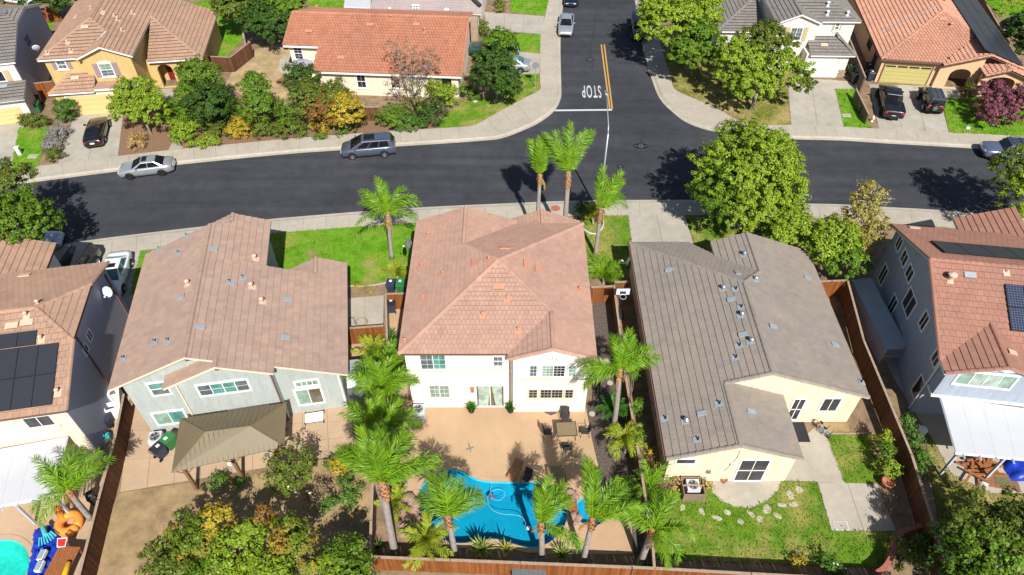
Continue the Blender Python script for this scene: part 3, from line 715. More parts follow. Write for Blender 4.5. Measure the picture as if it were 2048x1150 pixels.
xs = [v.co.x for v in tm.vertices]; ys = [v.co.y for v in tm.vertices]
a, b = P(1164, 171, ZR), P(1202, 195.5, ZR)
wid = P(1202, 183, ZR).x - P(1164, 183, ZR).x
hei = a.y - b.y
tm.transform(Matrix.Translation((-(min(xs) + max(xs)) / 2, -(min(ys) + max(ys)) / 2, 0)))
tm.transform(Matrix.Diagonal((-wid / (max(xs) - min(xs)), -hei / (max(ys) - min(ys)), 1, 1)))
tm.materials.clear(); tm.materials.append(MAT['paint_white'])
c = (P(1183, 183, ZR + 0.004))
so = inst('stop_lettering', tm, road, Matrix.Translation(c) @ Matrix.Rotation(R(-1.5), 4, 'Z'))
so['label'] = 'white STOP painted on the side street'
def manhole(u, v, r, ry=None):
    c = P(u, v, ZR)
    o = MB()
    o.prism([(c.x + (r + 0.2) * math.cos(t), c.y + (ry or r + 0.2) * math.sin(t)) for t in np.linspace(0, 2 * math.pi, 20, endpoint=False)], None, ZR + 0.003, 'asphalt_patch')
    o.obj('asphalt_collar', None, road)
    MB().prism([(c.x + r * math.cos(t), c.y + r * math.sin(t)) for t in np.linspace(0, 2 * math.pi, 20, endpoint=False)], ZR, ZR + 0.012).obj('manhole_cover', 'iron', road)
for u, v, r in ((1180, 119, 0.32), (1282, 292, 0.34), (1273, 291.5, 0.14), (1291, 292.5, 0.14), (1240, 333, 0.16), (1110, 416, 0.0)):
    if r: manhole(u, v, r)
# road cracks: thin sealed lines with a wander of their own
def crack(pts, seed):
    rr = random.Random(seed); ps = resample([P(u, v, ZR) for u, v in pts], 0.35)
    b = MB(); prev = None
    for p in ps:
        q = Vector((p.x + rr.uniform(-.12, .12), p.y + rr.uniform(-.12, .12), ZR + 0.0035)); w = rr.uniform(0.015, 0.04)
        if prev:
            d = (q - prev[0]).normalized(); nn = Vector((-d.y, d.x, 0))
            b.quad(prev[0] - nn * prev[1], q - nn * w, q + nn * w, prev[0] + nn * prev[1])
        prev = (q, w)
    b.obj('sealed_crack', 'asphalt_patch', road)
for i, pts in enumerate([[(1190, 40), (1186, 70), (1180, 95), (1182, 119), (1186, 146)], [(1190, 40), (1194, 10)], [(1180, 119), (1215, 121), (1262, 117)], [(1240, 290), (1282, 292), (1330, 295)], [(1282, 292), (1285, 265)], [(1184, 100), (1172, 108)], [(1180, 119), (1160, 117)]]):
    crack(pts, i)
# ================================================================ HOUSE KIT
CAMV = Vector((0, 0, CAMH))
def clip_convex(poly, cl):
    """Sutherland-Hodgman: poly clipped by convex ccw polygon cl"""
    out = poly
    n = len(cl)
    for i in range(n):
        ax, ay = cl[i]; bx, by = cl[(i + 1) % n]
        ex, ey = bx - ax, by - ay
        inp, out = out, []
        if not inp: return []
        for k in range(len(inp)):
            p, q = inp[k - 1], inp[k]
            dp = ex * (p[1] - ay) - ey * (p[0] - ax); dq = ex * (q[1] - ay) - ey * (q[0] - ax)
            if dq >= -1e-9:
                if dp < -1e-9:
                    t = dp / (dp - dq); out.append((p[0] + (q[0] - p[0]) * t, p[1] + (q[1] - p[1]) * t))
                out.append(q)
            elif dp >= -1e-9:
                t = dp / (dp - dq); out.append((p[0] + (q[0] - p[0]) * t, p[1] + (q[1] - p[1]) * t))
    return out
def area2(p): return sum(p[i][0] * p[(i + 1) % len(p)][1] - p[(i + 1) % len(p)][0] * p[i][1] for i in range(len(p)))
def inside(pt, poly):
    n = len(poly)
    return all((poly[(i + 1) % n][0] - poly[i][0]) * (pt[1] - poly[i][1]) - (poly[(i + 1) % n][1] - poly[i][1]) * (pt[0] - poly[i][0]) >= -1e-6 for i in range(n))
_tile_cache = {}
def flat_tile_mesh(w, e, lift, m, g):
    k = ('flat', w, e, lift, m, g)
    if k not in _tile_cache:
        a, b = lift, 0.012
        b_ = MB().add([(-w / 2 + g, -e / 2, 0), (w / 2 - g, -e / 2, 0), (w / 2 - g, e / 2, 0), (-w / 2 + g, e / 2, 0),
                       (-w / 2 + g, -e / 2, a), (w / 2 - g, -e / 2, a), (w / 2 - g, e / 2, b), (-w / 2 + g, e / 2, b), (-w / 2 + g, -e / 2, a - 0.022), (w / 2 - g, -e / 2, a - 0.022)],
                      [(4, 5, 6, 7), (8, 9, 5, 4), (1, 2, 6, 5), (3, 0, 4, 7), (2, 3, 7, 6)])
        _tile_cache[k] = b_.mesh('roof_tile', m)
    return _tile_cache[k]
def cap_mesh(m, w=0.15, L=0.42):
    k = ('cap', m, w, L)
    if k not in _tile_cache:
        b = MB()
        for y, h in ((0, 0.085), (L, 0.06)): b.v += [(-w, y, h - 0.115), (-w * 0.62, y, h - 0.02), (0, y, h), (w * 0.62, y, h - 0.02), (w, y, h - 0.115)]
        b.f = [(i, i + 1, i + 6, i + 5) for i in range(4)] + [(4, 3, 2, 1, 0)]; b.m = [0] * 5
        _tile_cache[k] = b.mesh('ridge_tile', m)
    return _tile_cache[k]
class Plane:
    def __init__(s, poly, zf, ref=None):
        if area2(poly) < 0: poly = poly[::-1]
        s.poly = poly; s.zf = zf
        x0, y0 = poly[0]; z0 = zf(x0, y0)
        g = Vector((zf(x0 + 1, y0) - z0, zf(x0, y0 + 1) - z0)); s.k = g.length
        up = g / s.k
        s.ex = Vector((up.y, -up.x, 0)); s.ey = Vector((up.x, up.y, s.k)).normalized(); s.ez = s.ex.cross(s.ey)
        if s.ez.z < 0: s.ex = -s.ex; s.ez = s.ex.cross(s.ey)
        lo = ref or min(poly, key=lambda p: zf(*p)); s.o = Vector((lo[0], lo[1], zf(*lo)))
        s.tq = [((Vector((x, y, zf(x, y))) - s.o).dot(s.ex), (Vector((x, y, zf(x, y))) - s.o).dot(s.ey)) for x, y in poly]
        if area2(s.tq) < 0: s.tq = s.tq[::-1]
    def at(s, t, q, h=0.0): return s.o + s.ex * t + s.ey * q + s.ez * h
    def frame(s, t, q, h=0.0):
        return Matrix.Translation(s.at(t, q, h)) @ Matrix((s.ex, s.ey, s.ez)).transposed().to_4x4()
class House:
    def __init__(s, name, label, o, ang, cat='house'):
        s.o = Vector((o[0], o[1], 0)); s.a = R(ang)
        s.root = empty(name, s.o, s.a, label, cat)
        s.Mw = T(o[0], o[1], 0, s.a); s.Mi = s.Mw.inverted()
        s.camL = s.Mi @ CAMV; s.planes = []
    def loc(s, u, v, z=0.0): return s.Mi @ P(u, v, z)
    def rayl(s, u, v): return (s.Mi.to_3x3() @ Vector(ray(u, v)))
    def wall(s, verts, m, z0=-0.15, name='wall'):
        d = {(round(a[0], 4), round(a[1], 4)): (a[2]) for a in verts}
        return MB().prism([(a[0], a[1]) for a in verts], z0, lambda x, y: d[(round(x, 4), round(y, 4))], m).obj(name, None, s.root)
    def plane(s, poly, zf):
        if area2(poly) < 0: poly = poly[::-1]
        n = len(poly); ref = min(poly, key=lambda p: zf(*p))
        conv = all((poly[i][0] - poly[i - 1][0]) * (poly[(i + 1) % n][1] - poly[i][1]) - (poly[i][1] - poly[i - 1][1]) * (poly[(i + 1) % n][0] - poly[i][0]) >= -1e-6 for i in range(n))
        if conv: s.planes.append(Plane(poly, zf, ref))
        else:
            for t in tessellate_polygon([[Vector((x, y, 0)) for x, y in poly]]): s.planes.append(Plane([poly[i] for i in t], zf, ref))
        return s.planes[-1]
    def roof(s, tile, trim='trim_white', w=0.33, e=0.40, lift=0.085, style='flat', indiv=300, stag=True, caps=(), thick=0.16, seed=1, gap=0.006):
        rr = random.Random(seed)
        deck = MB()
        for p in s.planes:
            n = len(p.poly); top = [(x, y, p.zf(x, y)) for x, y in p.poly]
            deck.add(top, [tuple(range(n))], 'underlay')
            deck.add([(x, y, z - thick) for x, y, z in top], [tuple(range(n - 1, -1, -1))], trim)
            for i in range(n):
                a, b = top[i], top[(i + 1) % n]
                deck.add([(a[0], a[1], a[2] - thick), (b[0], b[1], b[2] - thick), (b[0], b[1], b[2] - 0.002), (a[0], a[1], a[2] - 0.002)], [(0, 1, 2, 3)], trim)
        s.rf = deck.obj('roof', None, s.root)
        full = []; rest = MB()
        for p in s.planes:
            ts = [a[0] for a in p.tq]; qs = [a[1] for a in p.tq]
            ph = p.o.dot(p.ex) % w
            nr = int(math.ceil((max(qs)) / e))
            for r in range(int(math.floor(min(qs) / e + 1e-6)), nr):
                q0 = r * e; off = (w / 2 if (r % 2 and stag) else 0) - ph
                c0 = int(math.floor((min(ts) - off) / w)); c1 = int(math.ceil((max(ts) - off) / w))
                for c in range(c0, c1 + 1):
                    t0 = off + c * w
                    if style == 's':
                        if inside((t0 + w / 2, q0 + e * 0.5), p.tq):
                            pr = [(0, 0.004), (0.14, 0.055), (0.3, 0.075), (0.46, 0.055), (0.6, 0.004), (1.0, 0.0)]
                            vs = []
                            for fq, hh in ((0, lift), (1, 0.008)):
                                for ft_, z in pr: vs.append(p.at(t0 + w * ft_, q0 + e * fq + (0 if fq == 0 else 0.01), z + hh))
                            for ft_ in (0.0, 0.6, 1.0): vs.append(p.at(t0 + w * ft_, q0, 0))
                            rest.add(vs, [(i, i + 1, i + 7, i + 6) for i in range(5)] + [(12, 13, 4, 3, 2, 1, 0), (13, 14, 5, 4)])
                        continue
                    quad = [(t0 + gap, q0), (t0 + w - gap, q0), (t0 + w - gap, q0 + e), (t0 + gap, q0 + e)]
                    if all(inside(x, p.tq) for x in quad):
                        full.append((p, t0 + w / 2, q0 + e / 2)); continue
                    cl = clip_convex(quad, p.tq)
                    if len(cl) < 3 or abs(area2(cl)) < 0.004: continue
                    s._emit(rest, p, cl, q0, e, lift)
        if style == 'flat':
            full.sort(key=lambda f: (s.camL - f[0].at(f[1], f[2])).length)
            me = flat_tile_mesh(w, e, lift, tile, gap)
            for i, (p, t, q) in enumerate(full):
                if i < indiv:
                    inst('roof_tile', me, s.rf, p.frame(t, q, rr.uniform(0, 0.006)))
                else:
                    s._emit(rest, p, [(t - w / 2 + gap, q - e / 2), (t + w / 2 - gap, q - e / 2), (t + w / 2 - gap, q + e / 2), (t - w / 2 + gap, q + e / 2)], q - e / 2, e, lift + rr.uniform(0, 0.006))
        if rest.f:
            o = rest.obj('roof_tiling', tile, s.rf); o['kind'] = 'stuff'
        cm = cap_mesh(tile)
        if indiv == 0:
            cb = MB()
        for a, b in caps:
            a, b = Vector(a), Vector(b); d = (b - a).normalized(); L = (b - a).length; n = max(1, int(L / 0.40))
            x = d.cross(Vector((0, 0, 1))).normalized(); z = x.cross(d)
            for i in range(n):
                M = Matrix.Translation(a + d * (L * i / n) + Vector((0, 0, lift * 0.6))) @ Matrix((x, d, z)).transposed().to_4x4()
                if indiv == 0:
                    cb.add([M @ v.co for v in cm.vertices], [tuple(pl.vertices) for pl in cm.polygons])
                else: inst('ridge_tile', cm, s.rf, M)
        if indiv == 0 and caps:
            o = cb.obj('ridge_capping', tile, s.rf); o['kind'] = 'stuff'
        return s.rf
    def _emit(s, mb, p, cl, q0, e, lift):
        n = len(cl)
        top = [p.at(t, q, 0.012 + (lift - 0.012) * max(0, 1 - (q - q0) / e)) for t, q in cl]
        bot = [p.at(t, q, 0) for t, q in cl]
        mb.add(top + bot, [tuple(range(n))] + [(n + i, n + (i + 1) % n, (i + 1) % n, i) for i in range(n) if cl[i][1] > q0 + 0.01 or cl[(i + 1) % n][1] > q0 + 0.01])
    def onroof(s, u, v):
        r = s.rayl(u, v); best = None
        for p in s.planes:
            den = r.dot(p.ez)
            if abs(den) < 1e-6: continue
            t = (p.o - s.camL).dot(p.ez) / den
            h = s.camL + r * t; d = h - p.o
            if t > 0 and inside((d.dot(p.ex), d.dot(p.ey)), p.tq) and (best is None or t < best[0]): best = (t, p, d.dot(p.ex), d.dot(p.ey))
        return best
    def vent(s, u, v, kind='pipe', m='metal_galv', fl='flashing', r=0.09, h=0.35):
        """roof vent standing upright on the roof plane under that photo point"""
        b = s.onroof(u, v)
        if not b: return
        _, p, t, q = b; pt = p.at(t, q, 0.05)
        o = MB()
        M = p.frame(t, q, 0.055)
        fw, fl_ = (0.30, 0.5) if kind != 'flat' else (0.33, 0.55)
        if kind == 'flat':
            o.box(-fw / 2, -fl_ / 2, 0, fw / 2, fl_ / 2, 0.07, fl, M)
            o.box(-fw / 2 + 0.03, -fl_ / 2 - 0.004, 0.012, fw / 2 - 0.03, -fl_ / 2 + 0.1, 0.055, fl, M)
        elif kind == 'flat_wide':
            o.box(-0.36, -0.2, 0, 0.36, 0.2, 0.075, fl, M)
            o.box(-0.3, -0.205, 0.012, 0.3, -0.1, 0.055, 'metal_dark', M)
        else:
            o.box(-0.2, -0.28, -0.01, 0.2, 0.2, 0.012, fl, M)
            o.lathe([(r * 1.5, -0.05), (r, 0.1), (r, h)], tuple(pt), 10, m)
            if kind == 'cap':
                o.lathe([(r * 1.1, h * 0.8), (r * 1.9, h * 0.85), (r * 1.9, h), (r * 0.5, h * 1.25)], tuple(pt), 10, m)
            else: o.lathe([(r * 0.8, h - 0.01), (r * 0.8, h + 0.003)], tuple(pt), 10, 'metal_dark')
        x = o.obj('roof_vent', None, s.rf); return x
    # ------- openings: p0 -> p1 runs left to right seen from outside
    def wpt(s, p0, p1, u, v):
        r = s.rayl(u, v); a = Vector((*p0, 0)); d = Vector((p1[0] - p0[0], p1[1] - p0[1], 0)).normalized(); n = Vector((d.y, -d.x, 0))
        t = (a - s.camL).dot(n) / r.dot(n); h = s.camL + r * t
        return ((h - a).dot(d), h.z)
    def wframe(s, p0, p1, off=0.0):
        d = Vector((p1[0] - p0[0], p1[1] - p0[1], 0)).normalized(); n = Vector((d.y, -d.x, 0))
        M = Matrix((d, -n, Vector((0, 0, 1)))).transposed().to_4x4()
        return Matrix.Translation(Vector((*p0, 0)) + n * off) @ M      # x along wall, -y outwards, z up
    def win(s, p0, p1, bl, tr, cols=2, rows=1, glass='glass_slate', trim='frame_white', tw=0.09, sill=None, px=True, mull=0.05, grid=None, gm=None, name='window', proud=0.05, shutters=None, arch=False):
        if px: (s0, z0), (s1, z1) = s.wpt(p0, p1, *bl), s.wpt(p0, p1, *tr)
        else: (s0, z0), (s1, z1) = bl, tr
        if s0 > s1: s0, s1 = s1, s0
        if z0 > z1: z0, z1 = z1, z0
        M = s.wframe(p0, p1)
        f = MB(); d = proud
        f.box(s0 - tw, -d, z0 - tw, s1 + tw, 0.01, z0); f.box(s0 - tw, -d, z1, s1 + tw, 0.01, z1 + tw)
        f.box(s0 - tw, -d, z0, s0, 0.01, z1); f.box(s1, -d, z0, s1 + tw, 0.01, z1)
        if arch:
            n = 10; hgt = arch; cx = (s0 + s1) / 2; a = (s1 - s0) / 2 + tw
            pts = [(cx + a * math.cos(t), z1 + tw + hgt * math.sin(t)) for t in np.linspace(0, math.pi, n)]
            vs = [(x, -d - 0.003, z) for x, z in pts] + [(x, 0.01, z) for x, z in pts]
            f.add(vs, [tuple(range(n - 1, -1, -1))] + [(i, i + 1, n + i + 1, n + i) for i in range(n - 1)])
        W, Hh = s1 - s0, z1 - z0
        for i in range(1, cols): x = s0 + W * i / cols; f.box(x - mull / 2, -d * 0.8, z0, x + mull / 2, 0.01, z1)
        for j in range(1, rows): z = z0 + Hh * j / rows; f.box(s0, -d * 0.78, z - mull / 2, s1, 0.01, z + mull / 2)
        if grid:
            gx, gz = grid
            for i in range(1, gx * cols):
                if i % gx: x = s0 + W * i / (gx * cols); f.box(x - 0.008, -0.022, z0, x + 0.008, -0.012, z1)
            for j in range(1, gz * rows):
                if j % gz: z = z0 + Hh * j / (gz * rows); f.box(s0, -0.023, z - 0.008, s1, -0.013, z + 0.008)
        wo = f.obj(name, trim, s.root, M=M)
        gs = glass if isinstance(glass, (list, tuple)) else [glass] * (cols * rows)
        for i in range(cols):
            for j in range(rows):
                x0, x1 = s0 + W * i / cols, s0 + W * (i + 1) / cols; a0, a1 = z0 + Hh * j / rows, z0 + Hh * (j + 1) / rows
                MB().box(x0 + 0.002, -0.012, a0 + 0.002, x1 - 0.002, 0.0, a1 - 0.002).obj('pane', gs[(i + j * cols) % len(gs)], wo)
        if sill:
            MB().box(s0 - tw - 0.12, -0.1, z0 - tw - 0.12, s1 + tw + 0.12, 0.0, z0 - tw + 0.002).obj('sill', sill, wo)
        if shutters:
            sw = min(0.5, W * 0.55)
            for a in (s0 - tw - sw - 0.02, s1 + tw + 0.02):
                b = MB().box(a, -0.045, z0 - tw, a + sw, 0.0, z1 + tw)
                for k in range(6):
                    zz = z0 + (z1 - z0) * (k + 0.2) / 6; b.box(a + 0.05, -0.06, zz, a + sw - 0.05, -0.044, zz + (z1 - z0) * 0.1)
                b.obj('shutter', shutters, wo)
        return wo
    def garage(s, p0, p1, bl, tr, m, rows=4, lights=False, trim='trim_white'):
        (s0, z0), (s1, z1) = s.wpt(p0, p1, *bl), s.wpt(p0, p1, *tr); z0 = 0.02
        M = s.wframe(p0, p1)
        f = MB(); tw = 0.12
        f.box(s0 - tw, -0.07, z0, s0, 0.01, z1 + tw); f.box(s1, -0.07, z0, s1 + tw, 0.01, z1 + tw); f.box(s0, -0.07, z1, s1, 0.01, z1 + tw)
        o = f.obj('garage_door', trim, s.root, M=M)
        for j in range(rows):
            a0 = z0 + (z1 - z0) * j / rows; a1 = z0 + (z1 - z0) * (j + 1) / rows - 0.025
            b = MB().box(s0 + 0.01, -0.035, a0, s1 - 0.01, 0.0, a1)
            if not (lights and j == rows - 1):
                n = 6
                for i in range(n):
                    x0 = s0 + (s1 - s0) * (i + 0.1) / n; x1 = s0 + (s1 - s0) * (i + 0.9) / n
                    b.box(x0, -0.048, a0 + 0.08, x1, -0.034, a1 - 0.08)
            b.obj('door_panel', m, o)
        if lights:
            for i in range(4):
                x0 = s0 + (s1 - s0) * (i + 0.08) / 4; x1 = s0 + (s1 - s0) * (i + 0.92) / 4
                MB().box(x0, -0.046, z1 - (z1 - z0) / rows + 0.12, x1, -0.034, z1 - 0.12).obj('pane', 'glass_dark', o)
        return o
    def band(s, p0, p1, s0, s1, z, m='trim_beige', h=0.14, d=0.06, name='belt_course'):
        return MB().box(s0, -d, z, s1, 0.005, z + h).obj(name, m, s.root, M=s.wframe(p0, p1))
    def archwall(s, p0, p1, L, H, holes, m, depth=0.35, name='arcade', peak=None):
        """free-standing wall slab with arched openings: holes = (s0, s1, ztop-of-spring, rise)"""
        M = s.wframe(p0, p1); hs = []
        for a, b, zs, rise in holes:
            hs.append([(a, 0.02), (b, 0.02)] + [((a + b) / 2 + (b - a) / 2 * math.cos(t), zs + rise * math.sin(t)) for t in np.linspace(0, math.pi, 9)])
        outer = [(0, 0), (L, 0), (L, H)] + ([peak] if peak else []) + [(0, H)]
        mb = MB().prism(outer, -depth, 0.0, m, hs)
        R3 = Matrix(((1, 0, 0, 0), (0, 0, -1, 0), (0, 1, 0, 0), (0, 0, 0, 1)))   # (s, z, d) -> (s, -d.., z)
        mb.v = [tuple(R3 @ Vector(v)) for v in mb.v]
        mb.f = [tuple(f) for f in mb.f]
        return mb.obj(name, None, s.root, M=M)
    def downspout(s, p0, p1, at, z1, m='trim_white'):
        M = s.wframe(p0, p1)
        return MB().box(at - 0.045, -0.09, 0.05, at + 0.045, -0.005, z1).obj('downspout', m, s.root, M=M)
def solar_array(h, name, label_unused, corners, nu, nv, m, lift=0.14, frame='metal_dark', gap=0.02, plane=None):
    """panels lying on one roof plane; corners = photo points of the array (bl, br, tr, tl)"""
    p = plane or (h.onroof(*corners[0]) or h.onroof(*corners[2]))[1]
    def tqp(u, v):
        r = h.rayl(u, v); t = (p.o + p.ez * lift - h.camL).dot(p.ez) / r.dot(p.ez); d = h.camL + r * t - p.o
        return Vector((d.dot(p.ex), d.dot(p.ey)))
    q = [tqp(*c) for c in corners]
    t0 = (q[0].x + q[3].x) / 2; t1 = (q[1].x + q[2].x) / 2; a0 = (q[0].y + q[1].y) / 2; a1 = (q[2].y + q[3].y) / 2
    if t0 > t1: t0, t1 = t1, t0
    if a0 > a1: a0, a1 = a1, a0
    for i in range(nu):
        for j in range(nv):
            w = (t1 - t0) / nu; e = (a1 - a0) / nv
            M = p.frame(t0 + w * i, a0 + e * j, lift)
            f = MB().box(gap / 2, gap / 2, -0.04, w - gap / 2, e - gap / 2, 0.0).obj('solar_panel', frame, h.rf, M=M)
            MB().quad((gap / 2 + 0.025, gap / 2 + 0.025, 0.004), (w - gap / 2 - 0.025, gap / 2 + 0.025, 0.004), (w - gap / 2 - 0.025, e - gap / 2 - 0.025, 0.004), (gap / 2 + 0.025, e - gap / 2 - 0.025, 0.004)).obj('cell_sheet', m, h.rf, M=M)
            for cx in (0.2, 0.8):
                pass
def dish(parent, loc, r=0.32, az=0.0, m='plastic_white'):
    b = MB(); n = 14
    prof = [(0.01, 0.0), (r * 0.4, 0.012), (r * 0.75, 0.045), (r, 0.09), (r * 1.02, 0.075), (r * 0.75, 0.03), (0.01, -0.015)]
    b.lathe(prof, (0, 0, 0), n, m, 'y', cap=False)
    for i, v in enumerate(b.v): b.v[i] = (v[0], -v[1] if False else v[1], v[2] * 1.1)
    b.tube([(0, 0.0, -0.05), (0, -0.15, -0.3), (0, -0.1, -0.62)], 0.022, 6, 'metal_grey')
    b.tube([(0, 0, -r), (0, 0.38, -0.22)], 0.014, 5, 'metal_grey'); b.box(-0.05, 0.34, -0.27, 0.05, 0.46, -0.18, 'plastic_white')
    M = Matrix.Translation(loc) @ Matrix.Rotation(az, 4, 'Z') @ Matrix.Rotation(R(25), 4, 'X')
    return b.obj('satellite_dish', None, parent, True, M)
# ================================================================ HOUSES
# ---- centre house: white stucco, pink tiles
h = House('two_storey_house', 'white stucco two storey house with pinkish tile roof in the centre', (-0.9, 33.25), 0)
k, ze = 0.36, 6.0
ru = lambda c, s=1: None
zl = lambda x, y: ze + k * (x + 6.05); zr_ = lambda x, y: ze + k * (6.05 - x); zf_ = lambda x, y: ze + k * (y + 6.05); zb = lambda x, y: ze + k * (6.05 - y)
h.plane([(-6.05, -6.05), (0, 0), (-2.4, 2.4), (-6.05, 2.4)], zl)
h.plane([(-6.05, 2.4), (-2.4, 2.4), (-2.4, 6.35), (-6.05, 6.35)], zl)
h.plane([(-6.05, -6.05), (0.65, -6.05), (3.35, -3.35), (0, 0)], zf_)
h.plane([(0, 0), (3.35, -3.35), (6.05, -3.35), (6.05, 6.05)], zr_)
h.plane([(3.35, -6.5), (6.05, -6.5), (6.05, -3.35), (3.35, -3.35)], zr_)
h.plane([(0.65, -6.5), (3.35, -6.5), (3.35, -3.35), (0.65, -6.05)], lambda x, y: ze + k * (x - 0.65))
h.plane([(0, 0), (6.05, 6.05), (1.25, 6.05), (-2.4, 2.4)], zb)
h.plane([(-2.4, 2.4), (1.25, 6.05), (1.25, 6.35), (-2.4, 6.35)], lambda x, y: ze + k * (1.25 - x))
gz = 3.45
h.plane([(0.2, 5.7), (3.2, 5.7), (3.2, 9.3), (0.2, 9.3)], lambda x, y: gz + 0.38 * (x - 0.2))
h.plane([(3.2, 5.7), (6.2, 5.7), (6.2, 9.3), (3.2, 9.3)], lambda x, y: gz + 0.38 * (6.2 - x))
h.plane([(-4.2, 5.7), (-1.6, 5.7), (-1.6, 9.2), (-4.2, 9.2)], lambda x, y: gz + 0.36 * (x + 4.2))
h.plane([(-1.6, 5.7), (1.0, 5.7), (1.0, 9.2), (-1.6, 9.2)], lambda x, y: gz + 0.36 * (1.0 - x))
ap = (0, 0, ze + k * 6.05); hp = (3.35, -3.35, ze + k * 2.7); bg = (-2.4, 2.4, ze + k * 3.65)
h.roof('tile_pink', 'trim_brown', 0.28, 0.32, 0.05, caps=[((-6.05, -6.05, ze), ap), (hp, ap), ((3.35, -6.5, hp[2]), hp), ((6.05, 6.05, ze), ap), (bg, ap), ((-2.4, 6.35, bg[2]), bg), ((3.2, 9.3, gz + 1.14), (3.2, 6.1, gz + 1.14)), ((-1.6, 9.2, gz + .94), (-1.6, 6.1, gz + .94)), ((0.65, -6.46, ze + .02), (3.35, -6.46, hp[2] + .02)), ((6.05, -6.46, ze + .02), (3.35, -6.46, hp[2] + .02))], seed=3)
wl, wr_, wf, wb = -5.72, 5.75, -5.8, 5.8
h.wall([(wl, wf, 5.9), (wr_, wf, 5.9), (wr_, wb, 5.9), (wl, wb, 5.9)], 'stucco_white')
h.wall([(0.95, -6.15, 5.86), (3.35, -6.15, 6.72), (wr_, -6.15, 5.86), (wr_, wf + .1, 5.86), (0.95, wf + .1, 5.86)], 'stucco_white')
h.wall([(-5.7, 5.7, 6.0), (-5.7, 6.1, 6.0), (-2.4, 6.1, 7.05), (0.9, 6.1, 6.0), (0.9, 5.7, 6.0)], 'stucco_white')
h.wall([(0.5, 5.7, 3.4), (5.9, 5.7, 3.4), (5.9, 9.0, 3.4), (3.2, 9.0, 4.4), (0.5, 9.0, 3.4)], 'stucco_white')
h.wall([(-3.9, 5.7, 3.4), (0.45, 5.7, 3.4), (0.45, 8.9, 3.4), (-1.6, 8.9, 4.2), (-3.9, 8.9, 3.4)], 'stucco_white')
A, B = (wl, wf), (wr_, wf); C, D = (0.95, -6.15), (wr_, -6.15)
h.win(A, B, (844, 737.5), (889, 710), 2, 1, ['glass_slate', 'glass_teal'], sill='trim_beige', grid=(2, 3))
h.win(A, B, (988, 731), (1004, 713), 1, 2, 'glass_slate', sill='trim_beige', grid=(2, 1))
h.win(A, B, (862, 794), (897, 770.5), 2, 1, 'glass_green', sill='trim_beige', grid=(2, 3), gm='frame_white')
h.win(A, B, (955, 811), (1007, 771), 2, 1, ['glass_slate', 'glass_tan'], name='sliding_door', tw=0.07)
h.win(C, D, (1060, 752), (1073.5, 731), 1, 1, 'glass_slate', grid=(2, 3)); h.win(C, D, (1084, 752), (1130, 731), 2, 1, ['glass_green', 'glass_dark'], grid=(3, 4)); h.win(C, D, (1137, 752), (1152, 731), 1, 1, 'glass_green', grid=(2, 3))
h.band(C, D, 0.6, 4.3, h.wpt(C, D, 1100, 757)[1], 'trim_beige', 0.12, 0.09, 'sill')
h.win(C, D, (1058, 795), (1074, 779), 1, 1, 'glass_dark', 'trim_beige', grid=(2, 3)); h.win(C, D, (1081, 795), (1125, 779), 2, 1, 'glass_dark', 'trim_beige', grid=(3, 3)); h.win(C, D, (1130, 795), (1146, 779), 1, 1, 'glass_dark', 'trim_beige', grid=(2, 3))
h.band(C, D, 0.5, 4.3, h.wpt(C, D, 1100, 799)[1], 'trim_beige', 0.12, 0.09, 'sill'); h.band(C, D, 0.0, 4.8, h.wpt(C, D, 1100, 756)[1] - 0.2, 'trim_cream', 0.1, 0.035)
h.band(A, B, 0.0, 6.66, h.wpt(A, B, 900, 741)[1] - 0.06, 'trim_cream', 0.12, 0.04)
h.downspout(A, B, 6.5, 5.7, 'trim_brown')
# curtains hung just inside the sliding door
zb0 = h.wpt(A, B, 955, 811); zt = h.wpt(A, B, 1007, 771)
for s0, s1, e0, e1 in ((0.06, 0.52, 0.06, 0.40), (0.56, 0.94, 0.70, 0.94)):
    b = MB(); n = 16; W = zt[0] - zb0[0]
    for i in range(n):
        for q, (f0, f1) in enumerate(((i / n, (i + 1) / n),)):
            d0 = -0.016 - 0.008 * (i % 2); d1 = -0.016 - 0.008 * ((i + 1) % 2)
            x0, x1 = zb0[0] + W * (s0 + (s1 - s0) * f0), zb0[0] + W * (s0 + (s1 - s0) * f1); y0, y1 = zb0[0] + W * (e0 + (e1 - e0) * f0), zb0[0] + W * (e0 + (e1 - e0) * f1)
            b.quad((y0, d0, zb0[1] + 0.05), (y1, d1, zb0[1] + 0.05), (x1, d1, zt[1] - 0.03), (x0, d0, zt[1] - 0.03))
    b.obj('curtain', 'glass_curtain', h.root, M=h.wframe(A, B))
for u, v in ((857, 471), (886, 549), (846, 597), (978, 520), (1159, 580), (1014, 598), (965, 631), (1036, 661), (810, 683), (844, 533), (1102, 717)): h.vent(u, v, 'cap', 'vent_clay', 'vent_clay', 0.055, 0.24)
for u, v in ((950, 527), (1052, 529), (1075, 538), (997, 574), (1010, 497)): h.vent(u, v, 'flat_wide', fl='vent_clay')
for q in (-0.22, 0.0, 0.22):
    M = h.wframe(C, D); s_, z_ = h.wpt(C, D, 1107, 716)
    MB().lathe([(0.055, -0.14), (0.055, 0.0)], (s_ + q, 0, z_ + (0.12 if q == 0 else 0)), 10, None, 'y').obj('gable_vent', 'stucco_cream', h.root, M=M)
s_, z_ = h.wpt(A, B, 945, 778)
b = MB().box(s_ - 0.09, -0.16, z_ - 0.2, s_ + 0.09, 0, z_ + 0.22); b.box(s_ - 0.13, -0.2, z_ + 0.2, s_ + 0.13, 0, z_ + 0.26); b.obj('wall_lantern', 'terracotta', h.root, M=h.wframe(A, B))
dish(h.root, h.loc(819, 487, 6.0), 0.36, R(120), 'metal_galv')
H1 = h
